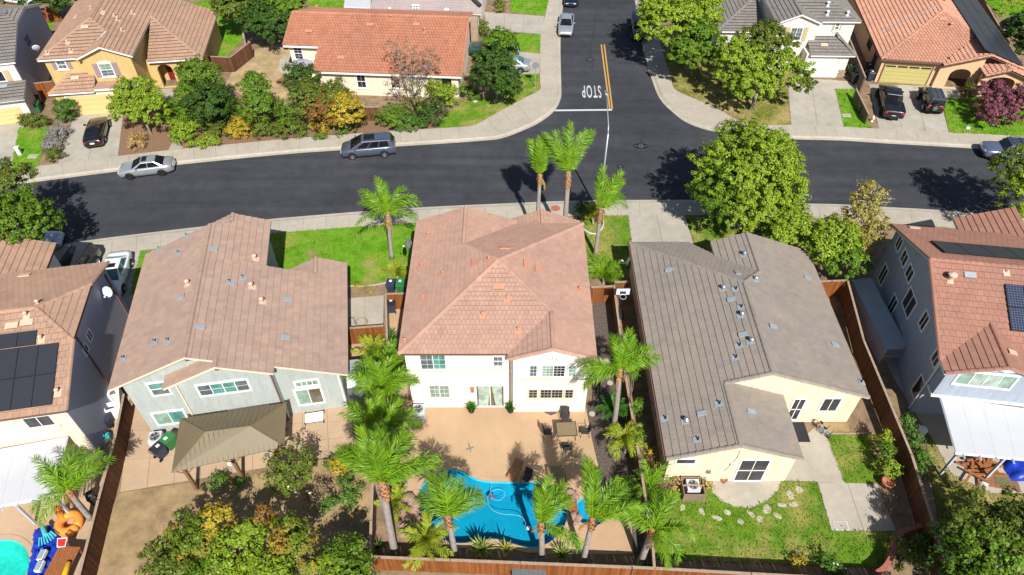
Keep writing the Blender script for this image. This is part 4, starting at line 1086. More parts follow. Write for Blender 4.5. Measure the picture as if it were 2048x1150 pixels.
# ---- sage green house on its left
h = House('two_storey_house', 'sage green sided house with brown tile roof left of centre', tuple(P(306, 865).xy), 9.5)
k = 0.42; zR = 7.6; ru_ = 4.45
right = lambda x, y: zR - k * (x - ru_); left = lambda x, y: zR - k * (ru_ - x)
h.plane([(-0.5, -0.55), (ru_, -0.55), (ru_, 11.3), (-0.5, 11.3)], left)
h.plane([(ru_, -0.55), (6.0, -0.55), (6.0, 8.1), (ru_, 8.1)], right)
h.plane([(6.0, -1.0), (9.05, -1.0), (9.05, 8.1), (6.0, 8.1)], right)
h.plane([(9.05, -0.45), (13.2, -0.45), (13.2, 8.1), (9.05, 8.1)], right)
h.plane([(ru_, 8.1), (8.1, 8.1), (8.1, 12.9), (ru_, 11.3)], right); h.plane([(5.7, 11.85), (8.1, 12.9), (5.7, 12.9)], right)
h.plane([(5.7, 12.9), (5.7, 11.85), (ru_, 11.3), (3.2, 11.3), (3.2, 12.9)], lambda x, y: right(5.7, 0) - k * (5.7 - x))
h.plane([(11.15, 8.1), (13.2, 8.1), (13.2, 9.8), (11.15, 9.8)], right)
h.plane([(9.1, 8.1), (11.15, 8.1), (11.15, 9.8), (9.1, 9.8)], lambda x, y: right(11.15, 0) - k * (11.15 - x))
h.plane([(2.65, -1.0), (6.0, -1.0), (6.0, 0.0), (2.65, 0.0)], lambda x, y: right(6.0, 0) - k * (6.0 - x))
h.roof('tile_brown', 'trim_cream', 0.34, 0.45, 0.065, caps=[((ru_, -0.55, zR), (ru_, 11.3, zR)), ((6.0, -1.0, right(6, 0)), (6.0, -0.2, right(6, 0))), ((5.7, 12.9, right(5.7, 0)), (5.7, 11.9, right(5.7, 0))), ((11.15, 9.8, right(11.15, 0)), (11.15, 8.2, right(11.15, 0)))], seed=5)
wt = lambda x, y: min(left(x, y), right(x, y)) - 0.16
h.wall([(0, 0, wt(0, 0)), (ru_, 0, wt(ru_, 0)), (9.0, 0, wt(9, 0)), (12.6, 0, wt(12.6, 0)), (12.6, 8.0, wt(12.6, 0)), (7.7, 8.0, wt(7.7, 0)), (7.7, 11.0, wt(7.7, 0)), (ru_, 11.0, wt(ru_, 0)), (0, 11.0, wt(0, 0))], 'siding_sage')
wb2 = lambda x: min(right(6, 0) - k * abs(6 - x), right(x, 0) if x > 6 else 99) - 0.17
h.wall([(3.1, -0.45, wb2(3.1)), (6.0, -0.45, wb2(6.0)), (8.75, -0.45, wb2(8.75)), (8.75, 0.2, wb2(8.75)), (6.0, 0.2, wb2(6)), (3.1, 0.2, wb2(3.1))], 'siding_sage')
h.wall([(9.5, 8.0, 3.7), (12.6, 8.0, 3.7), (12.6, 9.4, 3.7), (11.15, 9.4, 4.4), (9.5, 9.4, 3.7)], 'siding_sage')
h.wall([(3.6, 10.9, 5.9), (7.7, 10.9, 5.9), (7.7, 12.5, 5.9), (5.7, 12.5, 6.7), (3.6, 12.5, 5.9)], 'siding_sage')
A, B = (0, 0), (12.6, 0); C, D = (3.1, -0.45), (8.75, -0.45)
tr_ = dict(trim='frame_white', tw=0.13)
h.win(A, B, (309, 790), (329, 764), 1, 2, ['glass_slate', 'glass_teal'], **tr_)
h.win(C, D, (404, 791), (492, 759), 4, 1, ['glass_slate', 'glass_teal', 'glass_teal', 'glass_slate'], grid=(1, 2), **tr_)
h.win(A, B, (319, 849), (364, 820), 2, 1, ['glass_green', 'glass_teal'], **tr_)
h.win(A, B, (601, 809), (639, 775), 2, 1, ['glass_green', 'glass_tan'], **tr_); h.win(A, B, (594, 773), (634, 759), 4, 1, 'glass_green', **tr_)
h.win(C, D, (398, 860), (458, 828), 2, 1, ['glass_dark', 'glass_slate'], **tr_); h.win(C, D, (472, 845), (535, 811), 2, 1, ['glass_slate', 'glass_teal'], **tr_)
h.downspout(C, D, 5.6, 5.3, 'trim_brown'); h.downspout(A, B, 12.5, 3.7, 'trim_white'); h.downspout(C, D, 0.08, 5.2, 'trim_cream')
for u, v in ((373, 720), (429, 742)):
    pass
for cx, cy, cz in ((ru_, -0.42, zR - 0.42), (6.0, -0.86, right(6, 0) - 0.42)):
    MB().box(cx - 0.1, cy, cz - 0.1, cx + 0.1, cy + 0.42, cz + 0.12).obj('beam_end', 'trim_brown', h.root)
for u, v in ((510, 519), (503, 575), (524, 605), (377, 570)): h.vent(u, v, 'cap', 'vent_cream', 'vent_cream', 0.085, 0.36)
for u, v in ((459, 566), (485, 557), (311, 686), (337, 684), (375, 474), (358, 508), (320, 500), (248, 719)): h.vent(u, v, 'pipe', 'metal_galv', 'flashing', 0.06, 0.28)
for u, v in ((426, 500), (401, 655), (575, 600), (570, 676), (363, 596)): h.vent(u, v, 'flat')
# the awning-like storage shed of grey panels against its right wall
H2 = h
# ---- cream single storey house right of centre
h = House('single_storey_house', 'cream single storey house with dark grey-brown tile roof', (9.35, 22.0), 0)
ox, oy = 9.35, 22.0; k, ze = 0.37, 3.0
def W_(x, y): return (x - ox, y - oy)
LFT = lambda x, y: ze + k * (x + ox - 9.05); RGT = lambda x, y: ze + k * (22.45 - x - ox)
h.plane([W_(9.05, 21.7), W_(13.06, 21.7), W_(13.06, 26.1), W_(9.05, 26.1)], LFT)
h.plane([W_(9.05, 26.1), W_(15.75, 26.1), W_(15.75, 33.85), W_(9.05, 40.55)], LFT)
h.plane([W_(15.75, 26.1), W_(22.45, 26.1), W_(22.45, 39.6), W_(17.4, 35.5), W_(15.75, 33.85)], RGT) if False else None
h.plane([W_(15.75, 26.1), W_(22.45, 26.1), W_(22.45, 35.5), W_(17.4, 35.5), W_(15.75, 33.85)], RGT)
h.plane([W_(17.4, 35.5), W_(22.45, 35.5), W_(22.45, 39.6), W_(17.4, 39.6)], RGT)
h.plane([W_(13.06, 21.7), W_(17.07, 21.7), W_(17.07, 26.5), W_(13.06, 26.5)], lambda x, y: ze + k * (17.07 - x - ox))
BCK = lambda x, y: ze + k * (40.55 - y - oy)
h.plane([W_(9.05, 40.55), W_(15.75, 33.85), W_(17.4, 35.5), W_(15.3, 37.6), W_(13.6, 40.55)], BCK)
h.plane([W_(17.4, 35.5), W_(17.4, 39.6), W_(14.9, 39.6), W_(14.9, 38.0)], lambda x, y: RGT(17.4 - ox, 0) - k * (17.4 - x - ox))
zt_ = ze + k * 6.7; zk = RGT(17.4 - ox, 0); zg = ze + k * 4.01
h.roof('tile_grey', 'trim_cream', 0.36, 0.45, 0.062, caps=[((*W_(15.75, 26.1), zt_), (*W_(15.75, 33.85), zt_)), ((*W_(9.05, 40.55), ze), (*W_(15.75, 33.85), zt_)), ((*W_(17.4, 35.5), zk), (*W_(15.75, 33.85), zt_)), ((*W_(17.4, 39.6), zk), (*W_(17.4, 35.5), zk)), ((*W_(13.06, 21.7), zg), (*W_(13.06, 26.1), zg)), ((*W_(9.05, 21.74), ze + .02), (*W_(13.06, 21.74), zg + .02)), ((*W_(17.07, 21.74), ze + .02), (*W_(13.06, 21.74), zg + .02)), ((*W_(13.06, 26.14), zg + .02), (*W_(15.75, 26.14), zt_ + .02)), ((*W_(22.45, 26.14), ze + .02), (*W_(15.75, 26.14), zt_ + .02))], seed=8)
f = lambda x: LFT(x, 0) - 0.17; g = lambda x: RGT(x, 0) - 0.17
h.wall([(0, 0, f(0)), (3.71, 0, zg - 0.17), (7.5, 0, ze - 0.05), (7.5, 4.4, ze - 0.05), (3.71, 4.4, zg - 0.17), (0, 4.4, f(0))], 'stucco_cream')
h.wall([(0, 4.3, f(0)), (6.4, 4.3, zt_ - 0.17), (12.75, 4.3, g(12.75)), (12.75, 17.3, g(12.75)), (8.05, 17.3, zk - 0.17), (5.8, 17.3, 3.2), (4.2, 18.2, 2.85), (0, 18.2, 2.85)], 'stucco_cream')
A, B = (0, 0), (7.5, 0); C, D = (0, 4.3), (12.75, 4.3)
h.win(A, B, (1352, 926.5), (1391, 918), 1, 1, 'glass_screen', tw=0.12)
h.win(A, B, (1467, 960), (1540, 920), 2, 2, 'glass_screen', tw=0.1, name='sliding_door')
h.win(C, D, (1571, 838), (1612, 798), 2, 2, 'glass_screen', tw=0.1, name='sliding_door')
h.win(C, D, (1637, 821), (1683, 797), 2, 1, 'glass_screen', tw=0.12)
for u, v, (pa, pb) in ((1466, 926, (A, B)), (1617, 803, (C, D))):
    s_, z_ = h.wpt(pa, pb, u, v)
    b = MB().box(s_ - 0.07, -0.06, z_ - 0.05, s_ + 0.07, 0, z_ + 0.07, 'plastic_white'); b.lathe([(0.04, -0.2), (0.07, -0.06)], (s_ - 0.1, 0, z_), 8, 'plastic_white', 'y'); b.lathe([(0.04, -0.2), (0.07, -0.06)], (s_ + 0.1, 0, z_), 8, 'plastic_white', 'y')
    b.obj('security_light', None, h.root, M=h.wframe(pa, pb))
s_, z_ = h.wpt(A, B, 1417, 942); MB().box(s_ - 0.12, -0.1, z_ - 0.15, s_ + 0.12, 0, z_ + 0.15).obj('fuse_box', 'metal_grey', h.root, M=h.wframe(A, B))
s_, z_ = h.wpt(A, B, 1480, 900); MB().tube([(s_, -0.02, z_), (s_, -0.06, z_ - 0.3), (s_, -0.02, z_ - 0.9), (s_ - 0.4, -0.02, 1.2)], 0.01, 5).obj('cable', 'metal_dark', h.root, M=h.wframe(A, B))
for u, v in ((1446, 579), (1483, 632), (1502, 684), (1372, 844), (1488, 511), (1510, 561)): h.vent(u, v, 'cap', 'metal_galv', 'flashing', 0.085, 0.30)
for u, v in ((1472, 579), (1483, 615), (1479, 692), (1472, 716), (1331, 838), (1396, 880), (1439, 808), (1721, 765)): h.vent(u, v, 'pipe', 'metal_dark', 'flashing', 0.05, 0.25)
for u, v in ((1338, 541), (1463, 600), (1486, 670), (1404, 828), (1545, 654), (1669, 691), (1501, 824), (1614, 557), (1475, 547)): h.vent(u, v, 'flat')
dish(h.root, h.loc(1257, 522, 3.1), 0.3, R(80), 'metal_galv')
b = MB()   # gutter along the left eave
for y in np.arange(-0.2, 18.2, 1.0): b.box(-0.42, y, ze - 0.19, -0.33, y + 0.99, ze - 0.05)
b.obj('gutter', 'trim_brown', h.root)
H4 = h
# ---- solar-roofed house at the left edge
h = House('two_storey_house', 'white two storey house with shade-tinted side wall and dark solar panels at the left edge', tuple(P(132, 822, 5.5).xy), 10)
k = 0.335; ze = 5.5; vr = 6.6
FR = lambda x, y: ze + k * y; BK = lambda x, y: ze + k * (2 * vr - y); RT = lambda x, y: 6.9 + k * (0 - x)
zc = (6.9 - ze) / k; zr2 = ze + k * vr; ua = -(zr2 - 6.9) / k
h.plane([(-13, 0), (0, 0), (0, zc), (ua, vr), (-13, vr)], FR)
h.plane([(-13, vr), (ua, vr), (0, 2 * vr - zc), (0, 12.2), (-13, 12.2)], BK)
h.plane([(0, zc), (0, 2 * vr - zc), (ua, vr)], RT)
h.plane([(-9.2, 9.0), (-5.2, 11.5), (-5.2, 16.8), (-9.2, 16.8)], lambda x, y: 4.3 + 0.38 * (-5.2 - x))
h.plane([(-13.2, 11.5), (-9.2, 9.0), (-9.2, 16.8), (-13.2, 16.8)], lambda x, y: 4.3 + 0.38 * (13.2 + x))
h.roof('tile_tan', 'trim_brown', 0.36, 0.42, 0.06, indiv=300, caps=[((0, zc, 6.9), (ua, vr, zr2)), ((0, 2 * vr - zc, 6.9), (ua, vr, zr2)), ((-13, vr, zr2), (ua, vr, zr2)), ((-9.2, 16.8, 5.82), (-9.2, 10.4, 5.82)), ((-0.04, 0, ze + .02), (-0.04, zc, 6.92)), ((-0.04, 12.2, BK(0, 12.2) + .02), (-0.04, 2 * vr - zc, 6.92))], seed=11)
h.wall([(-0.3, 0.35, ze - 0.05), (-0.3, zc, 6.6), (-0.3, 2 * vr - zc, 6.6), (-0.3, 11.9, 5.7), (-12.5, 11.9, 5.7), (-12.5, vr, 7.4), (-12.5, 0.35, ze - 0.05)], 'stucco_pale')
h.wall([(-0.28, 0.37, ze - 0.06), (-0.28, zc, 6.58), (-0.28, 2 * vr - zc, 6.58), (-0.28, 11.88, 5.68), (-0.36, 11.88, 5.68), (-0.36, 2 * vr - zc, 6.55), (-0.36, zc, 6.55), (-0.36, 0.37, ze - 0.06)], 'stucco_grey_shade', name='side_wall')  # thin skin over the pale wall, its shade painted as bluish grey
h.wall([(-12.8, 12.6, 4.1), (-5.6, 12.6, 4.1), (-5.6, 16.4, 4.1), (-9.2, 16.4, 5.5), (-12.8, 16.4, 4.1)], 'stucco_white')
A, B = (-12.5, 0.35), (-0.3, 0.35)
h.win(A, B, (60.5, 855), (97, 830), 2, 1, 'glass_screen', 'frame_white', sill='trim_cream')
E_, F_ = (-0.28, 0.37), (-0.28, 12.8)
h.win(E_, F_, (181, 684), (176, 658), 2, 1, 'glass_slate', tw=0.07); h.win(E_, F_, (173, 711), (169.5, 686), 2, 1, 'glass_slate', tw=0.07)
for at, zt in ((4.6, 6.3), (11.0, 5.5)): h.downspout(E_, F_, at, zt, 'trim_brown')
solar_array(h, '', '', [(-62, 832), (107, 808), (114, 684), (-46, 706)], 4, 2, 'solar_cell'); solar_array(h, '', '', [(-45, 704), (71, 689), (73, 658), (-38, 675)], 3, 1, 'solar_cell')
for u, v in ((77, 609), (54, 632), (84, 679), (117, 785)): h.vent(u, v, 'cap', 'vent_cream', 'vent_cream', 0.07, 0.3)
for u, v in ((50, 552), (25, 652), (55, 646)): h.vent(u, v, 'flat_wide', fl='vent_cream')
H3 = h
# ---- blue house at the right edge
h = House('two_storey_house', 'slate blue two storey house with reddish tile roof at the right edge', (26.6, 27.1), -7.7)
k = 0.405; ze = 5.5
FR = lambda x, y: ze + k * (y + 0.1); BK = lambda x, y: ze + k * (12.7 - y); yr = 6.3; zr3 = ze + k * 6.4
PX = 2.9; zp = 6.55; ys = (zp - ze) / k - 0.1
h.plane([(-0.35, -0.1), (PX, ys), (12, ys), (12, yr), (-0.35, yr)], FR); h.plane([(PX + 2.6, -0.1), (12, -0.1), (12, ys), (PX, ys)], FR)
h.plane([(-0.35, yr), (12, yr), (12, 12.7), (-0.35, 12.7)], BK)
h.plane([(-0.35, -1.05), (PX, -1.05), (PX, ys), (-0.35, -0.1)], lambda x, y: zp - (zp - ze) / (PX + 0.35) * (PX - x))
h.plane([(PX, -1.05), (PX + 3.1, -1.05), (PX + 2.6, -0.1), (PX, ys)], lambda x, y: zp - (zp - ze) / (PX + 0.35) * (x - PX))
h.plane([(6.5, 10.2), (11.0, 12.7), (11.0, 17.0), (6.5, 17.0)], lambda x, y: 4.2 + 0.36 * (11 - x)) if False else None
h.plane([(9.0, 9.5), (9.0, 15.5), (5.2, 15.5), (5.2, 12.2)], lambda x, y: 4.4 + 0.4 * (x - 5.2))
h.roof('tile_rust', 'trim_white', 0.36, 0.42, 0.06, caps=[((-0.35, yr, zr3), (12, yr, zr3)), ((PX, -1.05, zp), (PX, ys, zp)), ((-0.33, -1.02, ze + .02), (PX, -1.02, zp + .02)), ((PX + 3.1, -1.02, ze + .04), (PX, -1.02, zp + .02)), ((-0.32, -0.1, ze), (-0.32, yr, zr3)), ((-0.32, 12.7, ze), (-0.32, yr, zr3))], seed=13)
h.wall([(0, 0, ze - 0.1), (0, yr, zr3 - 0.17), (0, 12.4, ze - 0.1), (11.5, 12.4, ze - 0.1), (11.5, yr, zr3 - 0.17), (11.5, 0, ze - 0.1)], 'siding_blue')
h.wall([(0, -0.75, ze - 0.1), (PX, -0.75, zp - 0.17), (5.6, -0.75, ze - 0.05), (5.6, 0.1, ze - 0.05), (PX, 0.1, zp - 0.17), (0, 0.1, ze - 0.1)], 'siding_blue', 3.0)
MB().box(-0.06, -0.82, 2.86, 5.66, 0.0, 3.03).obj('trim_board', 'trim_white', h.root)
C, D = (0, -0.75), (5.6, -0.75)
h.win(C, D, (1907, 766), (2036, 754), 4, 1, ['glass_green', 'glass_curtain', 'glass_curtain', 'glass_green'], tw=0.13)
E_, F_ = (0, 12.4), (0, 0)
for bl, tr, c in (((1791, 490), (1807, 483), 2), ((1801, 517), (1818, 515), 2), ((1811, 547), (1829, 546), 2), ((1805, 605), (1834, 606), 2), ((1838, 646), (1860, 637), 2), ((1863, 717), (1884, 715), 2), ((1775, 615), (1796, 605), 2), ((1757, 555), (1777, 543), 2), ((1824, 779), (1850, 769), 1)):
    h.win(E_, F_, bl, tr, c, 1, 'glass_dark', tw=0.09)
for cx in (PX,):
    b = MB(); b.box(cx - 0.12, -1.0, zp - 0.5, cx + 0.12, -0.75, zp - 0.2); b.box(cx - 0.55, -0.98, zp - 0.42, cx + 0.55, -0.86, zp - 0.33); b.obj('gable_bracket', 'trim_white', h.root)
h.downspout(E_, F_, 12.2, 5.3, 'trim_white')
solar_array(h, '', '', [(1890, 505), (2080, 520), (2064, 496), (1866, 483)], 4, 1, 'solar_cell', 0.18)
solar_array(h, '', '', [(2022, 662), (2096, 668), (2082, 572), (2011, 569)], 2, 2, 'solar_blue', 0.16, 'metal_dark')
h.vent(1899, 560, 'cap', 'vent_cream', 'vent_cream', 0.15, 0.5); h.vent(1939, 551, 'flat_wide'); h.vent(2012, 545, 'pipe', 'vent_cream', 'vent_cream', 0.05, 0.3); h.vent(1932, 509, 'flat_wide'); h.vent(2023, 706, 'flat', fl='vent_cream'); h.vent(1828, 457, 'flat_wide', fl='vent_cream')
H5 = h
# ---- grey house, top left corner
h = House('two_storey_house', 'grey house with slate tile roof in the top left corner', tuple(P(23, 125, 5.3).xy), 14)
ze = 5.3; k = 0.36
FR = lambda x, y: ze + k * y; BK = lambda x, y: ze + k * (13.2 - y); zc = ze + k * 4.9
h.plane([(-10, 0), (0.3, 0), (0.3, 4.9), (-1.4, 6.6), (-10, 6.6)], FR); h.plane([(-10, 6.6), (-1.4, 6.6), (0.3, 8.3), (0.3, 13.2), (-10, 13.2)], BK)
h.plane([(0.3, 4.9), (0.3, 8.3), (-1.4, 6.6)], lambda x, y: zc + k * (0.3 - x))
h.plane([(-8.5, -2.6), (0.5, -2.6), (0.5, -0.2), (-8.5, -0.2)], lambda x, y: 2.75 + 0.3 * (y + 2.6))
h.roof('tile_slate', 'trim_white', 0.36, 0.42, indiv=0, caps=[((-10, 6.6, ze + k * 6.6), (-1.4, 6.6, ze + k * 6.6)), ((-8.5, -2.58, 2.78), (0.5, -2.58, 2.78))])
h.wall([(0, 0.3, ze - 0.1), (0, 4.9, 6.85), (0, 8.3, 6.85), (0, 12.9, ze - 0.1), (-9.6, 12.9, ze - 0.1), (-9.6, 6.6, 7.4), (-9.6, 0.3, ze - 0.1)], 'stucco_grey_shade')
h.wall([(-8.2, -2.1, 2.7), (0.2, -2.1, 2.7), (0.2, 0.35, 2.7), (-8.2, 0.35, 2.7)], 'stucco_offwhite')
h.wall([(-3.6, 0.2, 5.1), (-0.02, 0.2, 5.1), (-0.02, 0.32, 5.1), (-3.6, 0.32, 5.1)], 'stucco_offwhite', 3.3)
h.win((-9.6, 0.2), (0, 0.2), (-22, 165), (3, 143), 2, 1, 'glass_dark', 'trim_white', shutters='shutter_tan')
h.garage((-8.2, -2.1), (0.2, -2.1), (-90, 250), (40, 212), 'garage_yellow')
h.win((0, 0.3), (0, 12.9), (57, 95), (53, 66), 2, 2, 'glass_slate', 'stucco_grey_shade')
MB().box(-0.75, -0.06, 0, 0.2, 0.0, 0.9).obj('stone_base', 'stone', h.root, M=h.wframe((0.0, -2.1), (1, -2.1)))
h.vent(6, 26, 'flat_wide', fl='metal_galv'); h.vent(8, 174, 'flat_wide')
# ---- yellow house
h = House('two_storey_house', 'yellow stucco two storey house with mauve shutters and red door', tuple(P(74, 121, 5.5).xy), 7.5)
k = 0.42; ze = 5.5
LF = lambda x, y: ze + k * x; FR = lambda x, y: ze + k * y; RT = lambda x, y: ze + k * (9.0 - x)
h.plane([(0, 0), (4.5, 4.5), (4.5, 13), (0, 13)], LF); h.plane([(0, 0), (3.9, 0), (6.1, 2.9), (4.5, 4.5)], FR)
h.plane([(4.5, 4.5), (6.1, 2.9), (9.0, 2.9), (9.0, 13), (4.5, 13)], RT); h.plane([(6.3, -0.35), (9.0, -0.35), (9.0, 2.9), (6.3, 2.9)], RT)
h.plane([(3.7, -0.35), (6.3, -0.35), (6.3, 2.9), (3.9, 0)], lambda x, y: RT(6.3, 0) - k * (6.3 - x))
wz = 3.3
h.plane([(9.0, 2.6), (14.5, 2.6), (9.0, 8.1)], lambda x, y: wz + k * (y - 2.6)); h.plane([(14.5, 2.6), (14.5, 13.5), (9.0, 13.5), (9.0, 8.1)], lambda x, y: wz + k * (14.5 - x))
h.plane([(0.3, -1.7), (4.6, -1.7), (4.6, 0.4), (2.3, 0.4)], lambda x, y: 2.75 + 0.5 * (y + 1.7))
h.roof('tile_tan', 'trim_white', 0.34, 0.42, indiv=0, caps=[((0, 0, ze), (4.5, 4.5, ze + k * 4.5)), ((4.5, 4.5, ze + k * 4.5), (4.5, 13, ze + k * 4.5)), ((6.3, -0.35, RT(6.3, 0)), (6.3, 2.9, RT(6.3, 0))), ((6.1, 2.9, RT(6.1, 0)), (4.5, 4.5, ze + k * 4.5)), ((14.5, 2.6, wz), (9.0, 8.1, wz + k * 5.5)), ((0.3, -1.7, 2.75), (2.3, 0.4, 3.8))], seed=17)
h.wall([(0.4, 0.35, 5.4), (8.6, 0.35, 5.4), (8.6, 12.6, 5.4), (0.4, 12.6, 5.4)], 'stucco_yellow'); h.wall([(4.05, 0.05, 5.35), (6.3, 0.05, 6.35), (8.6, 0.05, 5.35), (8.6, 0.5, 5.35), (4.05, 0.5, 5.35)], 'stucco_yellow')
h.wall([(0.6, -1.3, 2.7), (8.6, -1.3, 2.7), (8.6, 0.5, 2.7), (0.6, 0.5, 2.7)], 'stucco_yellow'); h.wall([(8.5, 4.8, 3.2), (14.1, 4.8, 3.2), (14.1, 13.2, 3.2), (8.5, 13.2, 3.2)], 'stucco_yellow')
MB().box(4.5, -1.5, 2.65, 8.7, -0.2, 2.8).obj('ledge', 'trim_white', h.root)
MB().box(4.6, -1.4, 2.8, 8.6, -0.0, 2.86).obj('ledge_tiling', 'tile_tan', h.root)
A, B = (0.4, 0.35), (8.6, 0.35); C, D = (4.05, 0.05), (8.6, 0.05)
h.win(A, B, (119, 137), (128, 122), 1, 2, 'glass_slate', sill='trim_white', shutters='shutter_mauve', grid=(2, 1)); h.win(C, D, (207, 152), (220, 127), 1, 2, ['glass_slate', 'glass_green'], sill='trim_white', shutters='shutter_mauve', arch=0.22, grid=(2, 2))
h.garage((0.6, -1.3), (8.6, -1.3), (150, 230), (236, 186), 'garage_yellow')
a0 = (8.62, 3.05)
h.archwall(a0, (14.1, 3.05), 5.5, 3.2, [(0.9, 2.4, 2.1, 0.6), (3.1, 4.9, 2.1, 0.6)], 'stucco_yellow', name='porch_arcade')
MB().box(0, -0.06, 0.02, 1.0, 0.0, 2.1).obj('front_door', 'door_red', h.root, M=h.wframe((9.8, 4.8), (14, 4.8)))
h.win((8.6, 4.8), (14.1, 4.8), (3.6, 0.9), (4.9, 2.2), 2, 1, 'glass_dark', px=False)
for u, v in ((183, 18), (229, 33), (235, 41), (265, 28), (244, 62), (136, 86), (142, 103), (95, 108), (119, 22)): h.vent(u, v, 'cap', 'vent_cream', 'vent_cream', 0.06, 0.26)
for u, v in ((170, 55), (151, 157), (206, 27), (153, 34)): h.vent(u, v, 'flat_wide', fl='vent_cream')
dish(h.root, h.loc(73, 97, 5.4), 0.38, R(20), 'cover_white')
# ---- orange corner house
h = House('single_storey_house', 'cream single storey corner house with bright orange tile roof', tuple(P(626, 143, 2.8).xy), -4)
k = 0.31; ze = 2.8
FR = lambda x, y: ze + k * y; BK = lambda x, y: ze + k * (16.0 - y)
h.plane([(0, 0), (15.3, 0), (15.3, 8), (0, 8)], FR); h.plane([(-3.9, 3.3), (0, 3.3), (0, 8), (-3.9, 8)], FR); h.plane([(-3.9, 8), (15.3, 8), (15.3, 11.2), (-3.9, 11.2)], BK)
zq = ze + k * 8
h.roof('tile_orange', 'trim_white', 0.34, 0.40, style='s', indiv=0, caps=[((-3.9, 8, zq), (15.3, 8, zq)), ((15.27, 0, ze + .03), (15.27, 8, zq + .03)), ((0.03, 0, ze + .03), (0.03, 3.3, FR(0, 3.3) + .03)), ((-3.87, 3.3, FR(0, 3.3)), (-3.87, 8, zq))], seed=19, thick=0.22)
h.wall([(0.4, 0.5, 2.75), (14.9, 0.5, 2.75), (14.9, 8, 4.95), (14.9, 11, 4.2), (0.4, 11, 4.2), (0.4, 8, 4.95)], 'stucco_pale'); h.wall([(-3.5, 3.8, 3.7), (0.45, 3.8, 3.7), (0.45, 11, 4.2), (0.45, 8, 4.9), (-3.5, 8, 4.9), (-3.5, 11, 4.2)][:3] + [(0.45, 8, 4.9), (-3.5, 8, 4.9)], 'stucco_pale')
A, B = (0.4, 0.5), (14.9, 0.5); C, D = (-3.5, 3.8), (0.45, 3.8)
h.win(C, D, (592, 117), (602, 96), 1, 2, 'glass_dark', grid=(2, 2)); h.win(A, B, (717, 174), (729, 151), 1, 2, 'glass_dark', sill='trim_white', grid=(2, 1)); h.win(A, B, (784, 174), (798, 152), 1, 2, 'glass_dark', sill='trim_white', grid=(2, 1))
b = MB().box(-1.1, 0.42, 0, -0.2, 0.5, 2.1, 'trim_brown'); h2p = MB().box(13.2, 0.43, 0.02, 14.2, 0.49, 2.2).obj('porch_door', 'dark_void', h.root)
for u, v in ((634, 20), (782, 38), (850, 64)): h.vent(u, v, 'cap', 'vent_clay', 'vent_clay', 0.08, 0.4)
for u, v in ((740, 50), (618, 63), (682, 116), (833, 50)): h.vent(u, v, 'flat_wide', fl='vent_clay')
# ---- lilac-grey roof at the top edge
h = House('single_storey_house', 'house with a lilac grey roof at the top edge behind the orange roof', (-16.5, 80.5), -4)
h.plane([(0, 0), (13.0, 0), (13.0, 7), (0, 7)], lambda x, y: 2.9 + 0.3 * y); h.plane([(0, 7), (13.0, 7), (13.0, 14), (0, 14)], lambda x, y: 2.9 + 0.3 * (14 - y))
h.roof('tile_lilac', 'trim_beige', 0.36, 0.42, lift=0.02, indiv=0, caps=[((0, 7, 5), (13, 7, 5))])
h.wall([(0.4, 0.4, 2.85), (12.6, 0.4, 2.85), (12.6, 7, 4.8), (12.6, 13.6, 2.85), (0.4, 13.6, 2.85), (0.4, 7, 4.8)], 'stucco_offwhite')
for u, v in ((780, 22), (826, 16), (831, 16), (837, 16), (876, 27)): h.vent(u, v, 'cap', 'plastic_white', 'flashing', 0.1, 0.3)
h.vent(863, 27, 'flat_wide', fl='metal_dark'); dish(h.root, h.Mi @ P(893, 22, 3.6), 0.35, R(10))
r_ = h.onroof(947, 12)
b = MB(); b.tube([(9.6, 4.5, 4.55), (12.8, 0.9, 3.5)], 0.22, 10); b.obj('rolled_cover', 'fabric_dark', h.root)
MB().box(11.9, -1.6, 0, 12.7, -0.8, 3.0).obj('stone_pillar', 'stone', h.root)
# ---- white house with tan shutters
h = House('two_storey_house', 'white two storey house with grey tile roof and tan shutters', tuple(P(1552, 44, 5.5).xy), -1)
k = 0.40; ze = 5.5; w = 9.0
LF = lambda x, y: ze + k * x
h.plane([(0, -0.3), (2.4, -0.3), (2.4, 6), (0, 6)], LF); h.plane([(2.4, -0.3), (4.8, -0.3), (4.8, 0.2), (2.4, 2.6)], lambda x, y: ze + k * (4.8 - x))
h.plane([(4.8, 0.2), (w, 0.2), (4.9, 4.3), (2.4, 4.3), (2.4, 2.6)], lambda x, y: ze + k * (y - 0.2)); h.plane([(w, 0.2), (w, 8.4), (4.9, 4.3)], lambda x, y: ze + k * (w - x)); h.plane([(2.4, 4.3), (4.9, 4.3), (w, 8.4), (2.4, 8.4)], lambda x, y: ze + k * (8.4 - y))
h.plane([(0, 6), (2.4, 6), (2.4, 8.4), (0, 8.4)], LF)
h.plane([(4.0, -1.9), (8.7, -1.9), (7.0, 0.5), (4.0, 0.5)], lambda x, y: 2.75 + 0.4 * (y + 1.9)); h.plane([(8.7, -1.9), (8.7, 0.5), (7.0, 0.5)], lambda x, y: 2.75 + 0.565 * (8.7 - x))
h.plane([(-5.2, 2.6), (0, 2.6), (0, 8.6), (-1.2, 6.6)], lambda x, y: 3.0 + 0.36 * (y - 2.6)) if False else None
h.plane([(-5.2, 2.9), (0, 2.9), (0, 8.1)], lambda x, y: 3.0 + 0.36 * (y - 2.9)); h.plane([(-5.2, 2.9), (0, 8.1), (-5.2, 13)], lambda x, y: 3.0 + 0.36 * (x + 5.2))
h.roof('tile_slate', 'trim_white', 0.36, 0.42, indiv=0, caps=[((2.4, -0.3, ze + .96), (2.4, 2.6, ze + .96)), ((w, 0.2, ze), (4.9, 4.3, ze + 1.64)), ((8.7, -1.9, 2.75), (7.0, 0.5, 4.07)), ((-5.2, 2.9, 3), (0, 8.1, 4.87))], seed=23)
